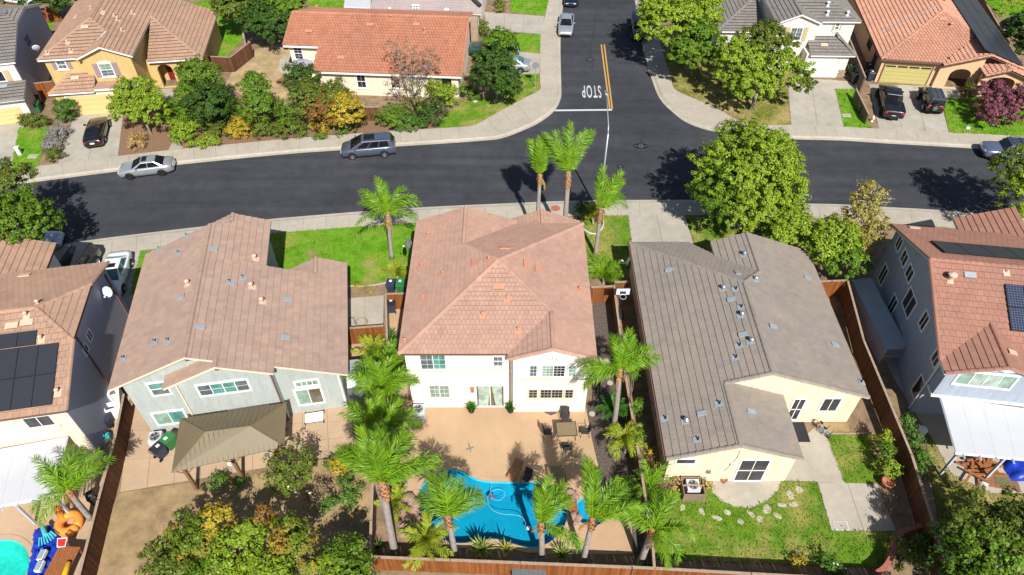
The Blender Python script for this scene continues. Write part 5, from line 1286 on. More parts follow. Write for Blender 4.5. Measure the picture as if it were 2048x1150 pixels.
h.wall([(0.35, 0, 5.4), (2.4, 0, 6.25), (4.6, 0, 5.4), (4.6, 8, 5.4), (0.35, 8, 5.4)], 'stucco_offwhite'); h.wall([(4.5, 0.55, 5.4), (w - 0.4, 0.55, 5.4), (w - 0.4, 8, 5.4), (4.5, 8, 5.4)], 'stucco_offwhite')
h.wall([(3.7, -1.5, 2.7), (8.3, -1.5, 2.7), (8.3, 0.6, 2.7), (3.7, 0.6, 2.7)], 'stucco_offwhite'); h.wall([(-4.8, 3.3, 2.95), (0.4, 3.3, 2.95), (0.4, 10, 2.95), (-4.8, 10, 2.95)], 'stucco_offwhite')
A, B = (0.35, 0), (4.6, 0)
h.win(A, B, (1577, 80), (1606, 56), 2, 1, 'glass_slate', sill='trim_white', shutters='shutter_tan', arch=0.25, grid=(2, 3)); h.win((4.5, 0.55), (8.6, 0.55), (1669, 59), (1680, 46), 1, 2, 'glass_slate', sill='trim_white', shutters='shutter_tan', grid=(2, 1))
h.win((-4.8, 3.3), (0.4, 3.3), (1457, 97), (1468, 74), 1, 1, 'glass_dark')
h.garage((3.7, -1.5), (8.3, -1.5), (1606, 153), (1672, 119), 'garage_white')
b = MB()
for r_i in range(5):
    for c_i in range(3): b.box(7.65 + c_i * 0.22 + (0.1 if r_i % 2 else 0), -1.58, r_i * 0.19, 7.65 + c_i * 0.22 + 0.2 + (0.1 if r_i % 2 else 0), -1.5, r_i * 0.19 + 0.17)
b.obj('stone_base', 'stone', h.root)
h.vent(1655, 12, 'cap', 'plastic_white', 'flashing', 0.1, 0.4); h.vent(1654, 30, 'cap', 'plastic_white', 'flashing', 0.09, 0.4); h.vent(1694, 31, 'cap', 'plastic_white', 'flashing', 0.09, 0.4); h.vent(1648, 91, 'flat_wide', fl='vent_cream')
# ---- peach house with red tiles
h = House('single_storey_house', 'peach stucco house with reddish barrel tile roof and arched entry', tuple(P(1762, 118, 2.8).xy), -8)
k = 0.34; ze = 2.8; w = 14.2; a_ = 7.1
h.plane([(0, 0), (a_, a_), (a_, 20), (0, 20)], lambda x, y: ze + k * x); h.plane([(0, 0), (6.2, 0), (10.3, 4.0), (a_, a_)], lambda x, y: ze + k * y); h.plane([(a_, a_), (10.3, 4.0), (w, 4.0), (w, 20), (a_, 20)], lambda x, y: ze + k * (w - x))
h.plane([(10.3, -0.4), (w, -0.4), (w, 4.0), (10.3, 4.0)], lambda x, y: ze + k * (w - x)); h.plane([(6.2, -0.4), (10.3, -0.4), (10.3, 4.0), (6.2, 0)], lambda x, y: ze + k * (w - 10.3) - k * (10.3 - x))
h.plane([(10.0, -1.7), (12.2, -1.7), (12.2, 0.8), (10.0, 0.8)], lambda x, y: 2.55 + 0.36 * (x - 10.0)); h.plane([(12.2, -1.7), (14.4, -1.7), (14.4, 0.8), (12.2, 0.8)], lambda x, y: 2.55 + 0.36 * (14.4 - x))
zz = ze + k * a_; z1_ = ze + k * (w - 10.3)
h.roof('tile_salmon', 'trim_brown', 0.36, 0.42, style='s', indiv=0, caps=[((0, 0, ze), (a_, a_, zz)), ((10.3, 4, z1_), (a_, a_, zz)), ((a_, a_, zz), (a_, 20, zz)), ((10.3, -0.4, z1_), (10.3, 4.0, z1_)), ((6.2, -0.38, z1_ - k * 4.1 + .05), (10.3, -0.38, z1_ + .05)), ((w, -0.38, ze + .05), (10.3, -0.38, z1_ + .05)), ((12.2, -1.7, 3.35), (12.2, 0.5, 3.35)), ((10.0, -1.68, 2.6), (12.2, -1.68, 3.4)), ((14.4, -1.68, 2.6), (12.2, -1.68, 3.4))], seed=29, thick=0.2)
h.wall([(0.4, 0.4, 2.7), (6.3, 0.4, 2.7), (6.3, 2.3, 2.7), (13.8, 2.3, 2.7), (13.8, 19.6, 2.7), (0.4, 19.6, 2.7)], 'stucco_peach')
h.archwall((6.2, 0.0), (10.0, 0.0), 4.0, 2.55, [(1.2, 3.3, 1.6, 0.7)], 'stucco_peach', 0.3, 'entry_arch', (4.0, 3.85)); h.archwall((9.9, -1.3), (14.1, -1.3), 4.2, 2.45, [(0.8, 3.5, 1.7, 0.65)], 'stucco_peach', 0.3, 'porch_arch', (2.1, 3.15))
h.wall([(13.75, -1.3, 2.45), (14.05, -1.3, 2.45), (14.05, 2.4, 2.6), (13.75, 2.4, 2.6)], 'stucco_peach')
h.garage((0.4, 0.4), (6.3, 0.4), (1757, 163), (1866, 134), 'garage_olive', 5, True, 'trim_brown')
MB().box(7.6, 2.2, 0.02, 8.6, 2.29, 2.15).obj('front_door', 'dark_void', h.root)
E_, F_ = (0.4, 19.6), (0.4, 0.4)
h.win(E_, F_, (13.2, 1.2), (14.6, 2.4), 2, 1, 'glass_dark', 'trim_brown', px=False); h.win(E_, F_, (16.5, 0.1), (17.5, 2.2), 1, 1, 'glass_dark', 'trim_brown', px=False)
solar_array(h, '', '', [(2028, 121), (1950, -20), (1892, -10), (1984, 108)], 4, 3, 'solar_cell', 0.24, 'metal_dark', 0.03, plane=h.planes[2])
for u, v in ((1900, 53), (1888, 4), (1865, 2)): h.vent(u, v, 'cap', 'vent_clay', 'vent_clay', 0.1, 0.34)
h.vent(1885, 39, 'flat_wide', fl='vent_clay'); h.vent(1777, 61, 'flat_wide', fl='vent_clay')
a, b2 = h.onroof(1758, 67), h.onroof(1877, 12)
if a and b2: MB().tube([a[1].at(a[2], a[3], 0.12), b2[1].at(b2[2], b2[3], 0.12)], 0.05, 6).obj('conduit', 'metal_galv', h.rf)
# ================================================================ PLANTS
def leaf_cloud(name, lobes, m, parent, seed, leaf=0.17, dens=1.0, per=42, shell=0.5, flat_=0.0, blades=False):
    """crown of separate leaves: lobes = (centre, (rx, ry, rz)) in parent space"""
    rng = np.random.default_rng(seed); C = []; N = []
    for c, r in lobes:
        c = np.array(c); r = np.array(r); area = 4 * math.pi * ((r[0] * r[1]) ** 1.6 / 3 + 2 * (r[0] * r[2]) ** 1.6 / 3) ** (1 / 1.6)
        n = max(6, int(area / 0.34 * dens))
        d = rng.normal(size=(n, 3)); d /= np.linalg.norm(d, axis=1)[:, None]
        d[:, 2] = np.where(d[:, 2] < -0.55, -d[:, 2], d[:, 2])
        rad = np.where(rng.random(n) < 0.6, rng.uniform(0.84, 1.0, n), rng.uniform(shell * 0.7, 0.85, n))
        lump = 1 + 0.14 * np.sin(d[:, 0] * 5 + seed) * np.cos(d[:, 1] * 4 + seed * 2) + 0.09 * np.sin(d[:, 2] * 9 + d[:, 0] * 7) + rng.normal(0, 0.05, n)
        cc = c + d * r * (rad * lump)[:, None]
        C.append(cc); N.append(d)
    C = np.concatenate(C); N = np.concatenate(N); n = len(C)
    cr = np.clip(rng.normal(0.34, 0.09, n), 0.18, 0.6) * (leaf / 0.17) ** 0.5
    off = rng.normal(size=(n, per, 3)); off /= np.linalg.norm(off, axis=2)[:, :, None]; off *= (rng.uniform(0.35, 1.0, (n, per, 1)) ** 0.5) * 0.92 * cr[:, None, None]
    off[:, :, 2] = np.abs(off[:, :, 2]) * 0.9 - 0.15 * cr[:, None]; off += N[:, None, :] * np.abs(rng.normal(0, 0.12, (n, per, 1)))
    pts = (C[:, None, :] + off).reshape(-1, 3)
    nn = np.repeat(N, per, axis=0) * 0.35 + off.reshape(-1, 3) * 1.1 / np.repeat(cr, per)[:, None] + rng.normal(size=(n * per, 3)) * 0.5 + np.array([0, 0, 0.25])
    nn /= np.linalg.norm(nn, axis=1)[:, None]
    t = rng.normal(size=(n * per, 3)); t -= nn * (t * nn).sum(1)[:, None]; t /= np.linalg.norm(t, axis=1)[:, None]
    b = np.cross(nn, t); L = rng.uniform(0.7, 1.3, n * per)[:, None] * leaf * 0.62; Wd = L * (0.62 if not blades else 0.2)
    keep = pts[:, 2] > 0.02
    pts, nn, t, b, L, Wd = (a[keep] for a in (pts, nn, t, b, L, Wd))
    V = np.stack([pts - t * L, pts + b * Wd - nn * L * 0.12, pts + t * L, pts - b * Wd - nn * L * 0.12], 1).reshape(-1, 3)
    k = len(pts)
    me = bpy.data.meshes.new(name)
    me.vertices.add(4 * k); me.vertices.foreach_set('co', V.astype(np.float32).ravel())
    me.loops.add(4 * k); me.loops.foreach_set('vertex_index', np.arange(4 * k, dtype=np.int32))
    me.polygons.add(k); me.polygons.foreach_set('loop_start', np.arange(0, 4 * k, 4, dtype=np.int32))
    if bpy.app.version < (4, 1): me.polygons.foreach_set('loop_total', np.full(k, 4, dtype=np.int32))
    me.materials.append(MAT[m]); me.update(calc_edges=True)
    o = bpy.data.objects.new(name, me); return link(o, parent)
def px_lobe(u, v, a, b, zc):
    c = P(u, v, zc); d = c.y * CP - (zc - CAMH) * SP
    th = math.atan2(CAMH - zc, c.y); rx = a * d / FPX; e = b * d / FPX
    rz2 = (e * e - (rx * math.sin(th)) ** 2) / math.cos(th) ** 2
    rz = math.sqrt(rz2) if rz2 > (0.45 * rx) ** 2 else 0.45 * rx
    ry = rx if rz2 > (0.45 * rx) ** 2 else max(0.4 * rx, math.sqrt(max(0.01, e * e - (rz * math.cos(th)) ** 2)) / math.sin(th))
    return c, (rx, ry, min(rz, zc * 0.97))
def limbs(parent, tips, r, m, seed, first=0.35, n=7):
    rr = random.Random(seed); b = MB()
    top = sum((Vector(t) for t in tips), Vector()) / len(tips)
    f = Vector((top.x * 0.3, top.y * 0.3, top.z * first))
    b.tube([(0, 0, -0.1), (0, 0, 0.05), (f.x * 0.5, f.y * 0.5, f.z * 0.5), f], [r * 1.7, r * 1.2, r, r * 0.9], 9)
    for t in tips:
        t = Vector(t); mid = f.lerp(t, 0.5) + Vector((rr.uniform(-.2, .2), rr.uniform(-.2, .2), rr.uniform(0, .3)))
        b.tube([f - Vector((0, 0, 0.1)), mid, t], [r * 0.7, r * 0.45, r * 0.12], 6)
        for q in range(n):
            s0 = f.lerp(t, rr.uniform(0.3, 0.95)); e = s0 + Vector((rr.uniform(-1, 1), rr.uniform(-1, 1), rr.uniform(0.1, 1.0))) * (t - f).length * rr.uniform(0.12, 0.3)
            b.tube([s0, s0.lerp(e, 0.5) + Vector((0, 0, 0.05)), e], [r * 0.26, r * 0.17, r * 0.05], 5)
    return b.obj('trunk', m, parent, True)
_plant_seed = [100]
def tree(label, lobes, leaf_m='leaf_green', trunk_m='trunk_grey', leaf=0.14, dens=1.25, r=0.16, name='tree', cat='tree', per=46, shell=0.5, group=None, base=None, twigs=7, petals=None, blades=False):
    _plant_seed[0] += 7; sd = _plant_seed[0]
    L = [px_lobe(*q) for q in lobes]
    w = [q[1][0] ** 2 for q in L]
    bx = sum(q[0].x * k for q, k in zip(L, w)) / sum(w); by = sum(q[0].y * k for q, k in zip(L, w)) / sum(w)
    if base: bx, by = P(*base).x, P(*base).y
    root = empty(name, (bx, by, 0), 0, label, cat, group)
    loc = [((c.x - bx, c.y - by, c.z), rr) for c, rr in L]
    ms = leaf_m if isinstance(leaf_m, (list, tuple)) else [leaf_m]
    limbs(root, [(c[0], c[1], c[2] + rr[2] * 0.45) for c, rr in loc], r, trunk_m, sd, 0.35, twigs)
    groups = {}
    for i, q in enumerate(loc): groups.setdefault(ms[i % len(ms)], []).append(q)
    for gi, (mm, qs) in enumerate(groups.items()):
        leaf_cloud('crown', qs, mm, root, sd + gi, leaf, dens, per, shell, blades=blades)
    if petals:
        leaf_cloud('blossom', [(c, tuple(x * 1.03 for x in rr)) for c, rr in loc], petals[0], root, sd + 50, petals[1], petals[2], 1, 0.9)
    return root
def shrub(label, lobes, leaf_m='leaf_green', leaf=0.12, dens=1.4, name='shrub', group=None, per=38, shell=0.35, petals=None, blades=False, cat='shrub'):
    _plant_seed[0] += 7; sd = _plant_seed[0]
    L = [px_lobe(*q) for q in lobes]
    bx = sum(q[0].x for q in L) / len(L); by = sum(q[0].y for q in L) / len(L)
    root = empty(name, (bx, by, 0), 0, label, cat, group)
    loc = [((c.x - bx, c.y - by, c.z), rr) for c, rr in L]
    rr_ = random.Random(sd); b = MB()
    for c, rr in loc:
        for q in range(5):
            e = Vector(c) + Vector((rr_.uniform(-.6, .6) * rr[0], rr_.uniform(-.6, .6) * rr[1], rr_.uniform(0, .6) * rr[2]))
            b.tube([(c[0] * 0.8 + rr_.uniform(-.1, .1), c[1] * 0.8 + rr_.uniform(-.1, .1), -0.05), e * 0.55, e], [0.03, 0.022, 0.008], 5)
    b.obj('stem', 'trunk_grey', root)
    ms = leaf_m if isinstance(leaf_m, (list, tuple)) else [leaf_m]; groups = {}
    for i, q in enumerate(loc): groups.setdefault(ms[i % len(ms)], []).append(q)
    for gi, (mm, qs) in enumerate(groups.items()): leaf_cloud('foliage', qs, mm, root, sd + gi, leaf, dens, per, shell, blades=blades)
    if petals: leaf_cloud('blossom', [(c, tuple(x * 1.05 for x in rr)) for c, rr in loc], petals[0], root, sd + 50, petals[1], petals[2], 1, 0.9)
    return root
# ---- street and garden trees
tree('large round green tree at the kerb before the cream house', [(1500, 348, 110, 96, 5.6), (1452, 385, 62, 56, 4.8), (1552, 385, 60, 56, 4.8), (1500, 405, 80, 48, 4.2), (1490, 292, 66, 42, 6.8), (1545, 310, 55, 42, 6.2)], ['leaf_lime', 'leaf_green', 'leaf_lime'], leaf=0.14, dens=1.15, r=0.22, base=(1490, 458), per=52)
tree('big green street tree at the left edge by the sidewalk', [(8, 372, 58, 50, 6.0), (50, 442, 66, 58, 5.2), (10, 455, 66, 58, 5.0), (-40, 420, 60, 60, 5.5)], ['leaf_olive', 'leaf_green'], dens=1.1, r=0.2, base=(28, 520))
tree('green street tree at the right edge shading the road', [(2032, 342, 46, 44, 5.6), (2060, 385, 60, 55, 5.0), (2110, 360, 70, 60, 5.5)], ['leaf_olive', 'leaf_lime'], dens=1.0, r=0.2, base=(2070, 465))
tree('broad green tree overhanging the parked navy car', [(1342, 42, 62, 48, 5.6), (1398, 82, 42, 40, 4.8), (1405, 25, 42, 35, 5.6), (1325, 12, 48, 36, 6.2), (1372, 105, 38, 26, 4.0)], ['leaf_lime', 'leaf_green', 'leaf_lime'], leaf=0.2, dens=1.0, r=0.18, base=(1375, 145))
tree('spreading yellow-green tree before the white house', [(1475, 125, 50, 45, 4.4), (1530, 85, 55, 38, 5.2), (1572, 140, 46, 36, 4.4), (1505, 165, 52, 34, 3.6), (1605, 165, 24, 18, 3.6)], ['leaf_lime', 'leaf_olive', 'leaf_lime'], leaf=0.19, dens=0.85, r=0.17, base=(1503, 216))
tree('dense green tree beside the stop sign', [(985, 140, 44, 44, 3.9), (1000, 95, 36, 34, 4.9), (1012, 165, 30, 26, 3.2)], ['leaf_dark', 'leaf_green'], leaf=0.18, dens=1.1, r=0.12, base=(993, 200))
tree('half dead grey tree with brown leaves before the orange roof', [(825, 135, 42, 46, 4.6), (790, 105, 22, 26, 5.4), (862, 140, 28, 36, 4.4), (835, 195, 40, 28, 2.6), (800, 170, 30, 30, 3.2)], ['leaf_drybrown', 'leaf_drybrown', 'leaf_drybrown', 'leaf_olive', 'leaf_drybrown'], 'trunk_grey', 0.12, 0.32, 0.11, per=22, shell=0.3, base=(832, 226), twigs=34)
tree('lime green tree beside the driveway of the yellow house', [(272, 195, 44, 38, 3.4), (300, 222, 36, 30, 2.8), (250, 222, 26, 24, 2.8)], 'leaf_lime', leaf=0.14, dens=1.25, r=0.1, base=(302, 268))
tree('tall green tree right of the red front door', [(402, 165, 42, 44, 4.0), (415, 205, 48, 40, 3.2), (385, 205, 32, 34, 3.0)], ['leaf_green', 'leaf_dark'], dens=1.4, leaf=0.14, r=0.11, base=(405, 262))
tree('slim green tree in the shrub row next to the bare yard', [(512, 180, 28, 34, 3.6), (520, 215, 38, 30, 2.8)], 'leaf_green', dens=1.3, leaf=0.15, r=0.08, base=(515, 262))
tree('upright green tree at the corner of the orange-roofed house', [(605, 165, 34, 34, 3.6), (620, 205, 38, 40, 2.8)], ['leaf_dark', 'leaf_olive'], dens=1.4, leaf=0.14, r=0.09, base=(612, 255))
tree('autumn tree turning yellow and rust beside the brown gate', [(645, 225, 30, 30, 2.4), (690, 222, 36, 32, 2.4), (665, 195, 40, 30, 3.0)], ['leaf_rust', 'leaf_yellow', 'leaf_olive'], leaf=0.15, r=0.09, base=(668, 262))
tree('white barked birch with sparse foliage by the sidewalk', [(1735, 395, 30, 30, 7.0), (1715, 430, 30, 32, 5.8), (1745, 460, 30, 36, 4.6), (1722, 480, 26, 26, 3.8)], 'leaf_birch', 'trunk_white', 0.13, 1.0, 0.12, per=40, shell=0.3, base=(1730, 545), twigs=22)
tree('light green tree at the back corner of the cream house', [(1585, 455, 46, 38, 3.6), (1560, 475, 26, 26, 3.2)], 'leaf_lime', leaf=0.15, r=0.12, base=(1580, 515))
tree('dense lime tree leaning over the wooden fence', [(1672, 475, 46, 44, 4.2), (1690, 520, 44, 38, 3.4), (1650, 500, 34, 34, 3.6)], ['leaf_lime', 'leaf_green'], leaf=0.15, r=0.13, base=(1675, 568))
tree('autumn tree turning yellow-brown at the bottom left', [(385, 1080, 64.4, 57.0, 3.7), (340, 1145, 57.0, 55.2, 3.3), (430, 1040, 35.0, 31.3, 4.1)], ['leaf_autumn', 'leaf_olive', 'leaf_yellow'], leaf=0.14, dens=1.25, r=0.16, base=(370, 1140))
tree('bright green tree in the middle of the lower left yard', [(470, 1103, 53.2, 49.4, 4.1), (430, 1158, 57.0, 49.4, 3.7), (515, 1148, 53.2, 49.4, 3.9), (500, 1068, 30.4, 28.5, 4.5)], ['leaf_lime', 'leaf_green', 'leaf_lime'], leaf=0.14, dens=1.25, r=0.16, base=(470, 1160))
tree('golden and rusty tree in the lower left yard', [(590, 1102, 44.2, 46.0, 3.7), (575, 1057, 31.3, 25.8, 4.3), (560, 1162, 40.5, 44.2, 3.5), (525, 1042, 20.2, 22.1, 4.1)], ['leaf_autumn', 'leaf_autumn', 'leaf_lime', 'leaf_rust'], leaf=0.14, dens=1.25, r=0.15, base=(585, 1150))
tree('glossy green tree against the left fence of the pool yard', [(690, 1117, 49.4, 43.7, 3.4), (655, 1152, 47.5, 41.8, 3.4), (710, 1157, 38.0, 38.0, 3.2)], ['leaf_green', 'leaf_lime'], leaf=0.15, r=0.15, base=(690, 1165))
tree('small olive tree with white blossom beside the pavilion', [(585, 935, 52, 42, 2.4), (570, 960, 34, 26, 1.9)], 'leaf_olive', leaf=0.13, r=0.07, base=(592, 985), petals=('petal_white', 0.14, 0.22), per=34)
tree('large dark green tree in the lower right corner', [(1965, 1040, 74, 60, 4.0), (1990, 1110, 90, 70, 3.8), (1925, 1110, 60, 56, 3.4), (2055, 1060, 70, 70, 4.2), (1960, 1170, 90, 60, 3.4)], ['leaf_olive', 'leaf_green', 'leaf_dark'], leaf=0.15, dens=0.9, r=0.2, base=(1985, 1140))
tree('tall evergreen behind the bare yard at the top', [(470, 12, 36, 34, 4.4), (505, 40, 30, 26, 3.4), (455, -8, 40, 30, 5)], ['leaf_olive', 'leaf_dark'], leaf=0.2, r=0.13, base=(492, 95))
tree('dark evergreen between the top lawns', [(545, 45, 44, 34, 3.6), (575, 18, 38, 32, 4.4), (530, 10, 36, 30, 4.6)], ['leaf_dark', 'leaf_green'], leaf=0.2, r=0.14, base=(545, 100))
tree('purple-red flowering tree on the lawn of the peach house', [(1990, 195, 42, 30, 2.2), (2030, 210, 40, 32, 2.1), (1995, 225, 38, 22, 1.7), (2055, 195, 30, 30, 2.2)], 'leaf_purple', leaf=0.14, r=0.08, dens=1.1, base=(2008, 248))
tree('green tree cut by the top right edge', [(2040, 60, 26, 34, 3.0), (2055, 90, 24, 30, 2.4)], 'leaf_dark', leaf=0.18, r=0.1, base=(2050, 110))
tree('small white flowering tree on the top right lawn', [(2010, -2, 30, 18, 2.4)], 'leaf_lime', leaf=0.14, r=0.06, dens=0.7, petals=('petal_white', 0.16, 0.25), base=(2005, 30))
tree('dark tree behind the grey house at the top left', [(90, -12, 60, 26, 4.0), (150, -15, 50, 30, 4.0)], 'leaf_dark', leaf=0.22, r=0.12, base=(100, 40))
# ---- shrubs
shrub('clipped two tier topiary by the yellow garage', [(127, 212, 19, 12, 1.75), (130, 231, 16, 11, 0.75)], 'leaf_cypress', 0.09, 3.2, per=50, shell=0.8, name='topiary')
shrub('clipped oval yellow-green hedge beside the driveway', [(68, 242, 30, 11, 0.62)], 'leaf_olive', 0.09, 3.0, per=46, shell=0.8, name='hedge')
shrub('grey lavender shrub along the yellow house driveway', [(115, 268, 18, 15, 0.55), (108, 288, 20, 15, 0.5), (104, 310, 19, 13, 0.5), (125, 262, 14, 12, 0.6)], ['leaf_lavender', 'leaf_lavender', 'leaf_olive'], 0.1, 1.6, name='lavender_shrub')
shrub('dry straw coloured shrub beside the driveway of the yellow house', [(270, 282, 22, 16, 0.5)], 'leaf_straw', 0.11, 1.4)
shrub('round lime shrub beside the gravel wedge', [(375, 252, 34, 30, 1.1), (362, 270, 24, 18, 0.7)], 'leaf_lime')
shrub('bright low shrub at the sidewalk edge left of the row', [(415, 282, 26, 13, 0.4), (390, 290, 16, 9, 0.3)], 'leaf_lime')
shrub('yellow shrub in the middle of the sidewalk row', [(490, 248, 30, 22, 0.9), (525, 252, 24, 22, 0.9), (470, 262, 18, 15, 0.6)], ['leaf_yellow', 'leaf_olive', 'leaf_yellow'])
shrub('brownish twiggy shrub behind the yellow shrub', [(555, 225, 18, 20, 0.9)], 'leaf_drybrown')
shrub('small low green shrub left of the silver minivan', [(585, 255, 26, 20, 0.8)], 'leaf_olive')
shrub('low green clumps at the kerb before the autumn tree', [(640, 275, 12, 8, 0.3), (683, 264, 10, 9, 0.35), (610, 268, 9, 7, 0.3)], 'leaf_green')
shrub('tall leafy green shrub filling the bed below the red door', [(345, 225, 26, 26, 1.3), (430, 235, 28, 26, 1.2)], ['leaf_green', 'leaf_dark'], 0.13, 1.3)
shrub('dark green shrub between the slim tree and the yellow shrub', [(460, 225, 26, 28, 1.3), (440, 262, 22, 16, 0.6)], ['leaf_dark', 'leaf_olive'], 0.13, 1.3)
shrub('bushy green shrub under the upright tree by the bare yard', [(575, 230, 28, 26, 1.2), (548, 258, 20, 14, 0.5)], ['leaf_green', 'leaf_olive'], 0.13, 1.3)
shrub('dense green shrub left of the brown gate', [(640, 250, 24, 16, 0.6), (705, 245, 22, 18, 0.7)], ['leaf_yellow', 'leaf_olive'], 0.13, 1.3)
shrub('rounded dark green shrub right of the brown gate', [(790, 232, 36, 24, 0.95), (815, 245, 36, 18, 0.6)], ['leaf_green', 'leaf_cypress'])
shrub('large dark shrub under the half dead tree', [(862, 225, 34, 28, 1.0)], 'leaf_dark')
shrub('light green shrub against the corner house wall', [(895, 190, 26, 24, 1.0), (872, 178, 18, 16, 1.2)], 'leaf_lime')
shrub('pair of round bushes by the corner house entrance', [(938, 184, 18, 14, 0.7), (948, 196, 12, 10, 0.4)], 'leaf_green')
shrub('round shrub behind the corner house by the driveway', [(942, 55, 14, 14, 0.9), (965, 57, 12, 13, 0.8)], 'leaf_olive', 0.15)
shrub('low green shrub at the top by the stone pillar', [(1000, 5, 12, 8, 0.6), (998, 18, 8, 5, 0.4)], 'leaf_olive', 0.14)
shrub('rounded shrub at the porch of the peach house', [(1940, 180, 15, 13, 0.7)], 'leaf_olive', 0.12)
shrub('dark green shrub at the right end of the peach porch', [(2035, 155, 16, 22, 1.0)], 'leaf_dark', 0.14)
shrub('dark round bush at the sidewalk between the street palms', [(1165, 424, 17, 20, 0.8)], 'leaf_dark')
shrub('yellow shrub in the yard right of the pavilion', [(677, 930, 15, 22, 0.9)], 'leaf_yellow', 0.12, 1.3)
shrub('round grey-green shrub right of the pavilion', [(700, 968, 23, 20, 0.7)], 'leaf_cypress', 0.10, 1.8)
shrub('low green plant before the pavilion post', [(440, 968, 24, 16, 0.4), (475, 965, 10, 10, 0.3)], 'leaf_cypress', 0.11)
shrub('tawny shrub in shade below the white flowering tree', [(640, 985, 26, 20, 0.8), (655, 1010, 20, 16, 0.7)], ['leaf_drybrown', 'leaf_cypress'], 0.12)
shrub('low green weeds beside the round shrub', [(690, 1000, 22, 14, 0.35), (655, 935, 14, 10, 0.3)], 'leaf_cypress', 0.12)
shrub('straw coloured grass clump left of the air conditioner box', [(1344, 966, 15, 13, 0.45)], 'leaf_straw', 0.10)
shrub('straw coloured grass clump right of the air conditioner box', [(1412, 968, 15, 12, 0.45)], 'leaf_straw', 0.10)
shrub('upright bright hedge beside the small lawn', [(1764, 885, 14, 18, 0.8), (1768, 910, 15, 20, 0.9), (1778, 938, 20, 22, 0.8)], ['leaf_lime', 'leaf_green'], 0.12, 1.5, name='hedge')
shrub('feathery green conifer hedge behind the right fence', [(1808, 852, 13, 20, 0.9), (1822, 885, 16, 24, 1.0), (1836, 918, 16, 22, 0.9), (1843, 945, 13, 14, 0.6)], 'leaf_cypress', 0.10, 2.0, name='conifer_hedge')
shrub('olive shrub behind the curved brick wall', [(1815, 1110, 34, 28, 0.9), (1800, 1085, 18, 16, 0.6)], 'leaf_olive', 0.11, petals=('petal_white', 0.1, 0.3))
shrub('white flowering shrub at the bottom fence', [(1655, 1128, 24, 16, 0.7), (1682, 1140, 16, 12, 0.5)], 'leaf_cypress', 0.11, petals=('petal_white', 0.12, 0.8))
shrub('yellow-green shrub at the bottom fence', [(1590, 1122, 18, 12, 0.5)], 'leaf_yellow', 0.11)
shrub('low leafy cover at the fence corner of the cream house', [(1300, 990, 26, 26, 0.5), (1325, 1000, 22, 16, 0.35)], 'leaf_green', 0.12)
shrub('ivy spilling over the fence beside the cream house', [(1262, 700, 6, 24, 1.6), (1264, 760, 6, 24, 1.6), (1270, 820, 6, 24, 1.6), (1276, 880, 7, 20, 1.5)], 'leaf_green', 0.09, 1.6, name='ivy')
shrub('grassy tuft at the end of the concrete strip', [(1296, 930, 12, 14, 0.4), (1304, 905, 8, 8, 0.3)], 'leaf_yellow', 0.1)
shrub('wispy weeds beside the concrete pad', [(742, 580, 14, 8, 0.25), (716, 573, 6, 3, 0.12)], 'leaf_yellow', 0.12, 1.0, blades=True)
shrub('dark dry plant below the terracotta pot', [(1775, 995, 16, 12, 0.4), (1770, 1020, 12, 14, 0.4)], 'leaf_drybrown', 0.12, 1.0, blades=True)
shrub('dark shaded bush at the lower end of the right fence', [(1840, 1090, 18, 30, 0.8)], 'leaf_dark', 0.13)

# ---------------------------------------------------------------- palms
_fr = {}
def frond_mesh(L, droop, seed, m, ll=0.62, nl=46, hang=0.8, wfac=1.0):
    key = (round(L, 2), droop, seed, m, ll)
    if key in _fr: return _fr[key]
    rr = random.Random(seed * 31 + 5); b = MB(); n = 12; pts = []; ang = 0.0; p = Vector((0, 0, 0)); dirs = []
    for i in range(n + 1):
        t = i / n; a = R(12) - R(droop) * t ** 1.4; d = Vector((math.cos(a), 0.06 * math.sin(seed + t * 3), math.sin(a)))
        pts.append(p.copy()); dirs.append(d); p = p + d * (L / n)
    b.tube(pts, [0.035 * (1 - 0.85 * i / n) + 0.004 for i in range(n + 1)], 4, None, False)
    def at(t):
        x = t * n; i = min(n - 1, int(x)); return pts[i].lerp(pts[i + 1], x - i), dirs[i]
    for i in range(nl):
        t = 0.08 + 0.92 * i / (nl - 1); c, d = at(t); up = Vector((-d.z, 0, d.x))
        for s in (-1, 1):
            le = ll * (0.5 + 0.7 * math.sin(math.pi * min(1, 0.15 + 0.80 * t))) * rr.uniform(0.75, 1.2)
            pl = R(rr.uniform(-50, 55)); side = Vector((0, s * math.cos(pl), 0)) + up * math.sin(pl)
            dr = (d * (0.55 + 0.5 * t) + side).normalized()
            dn = Vector((0, 0, -1)); m1 = c + dr * le * 0.5 + dn * le * 0.08 * hang; e = c + dr * le * 0.88 + dn * le * (0.46 * hang)
            w = 0.030 * wfac; wv = d * w
            b.add([c - wv * 0.6, c + wv * 0.6, m1 + wv, m1 - wv, e], [(0, 1, 2, 3), (3, 2, 4)])
    me = b.mesh('frond', m); _fr[key] = me
    return me
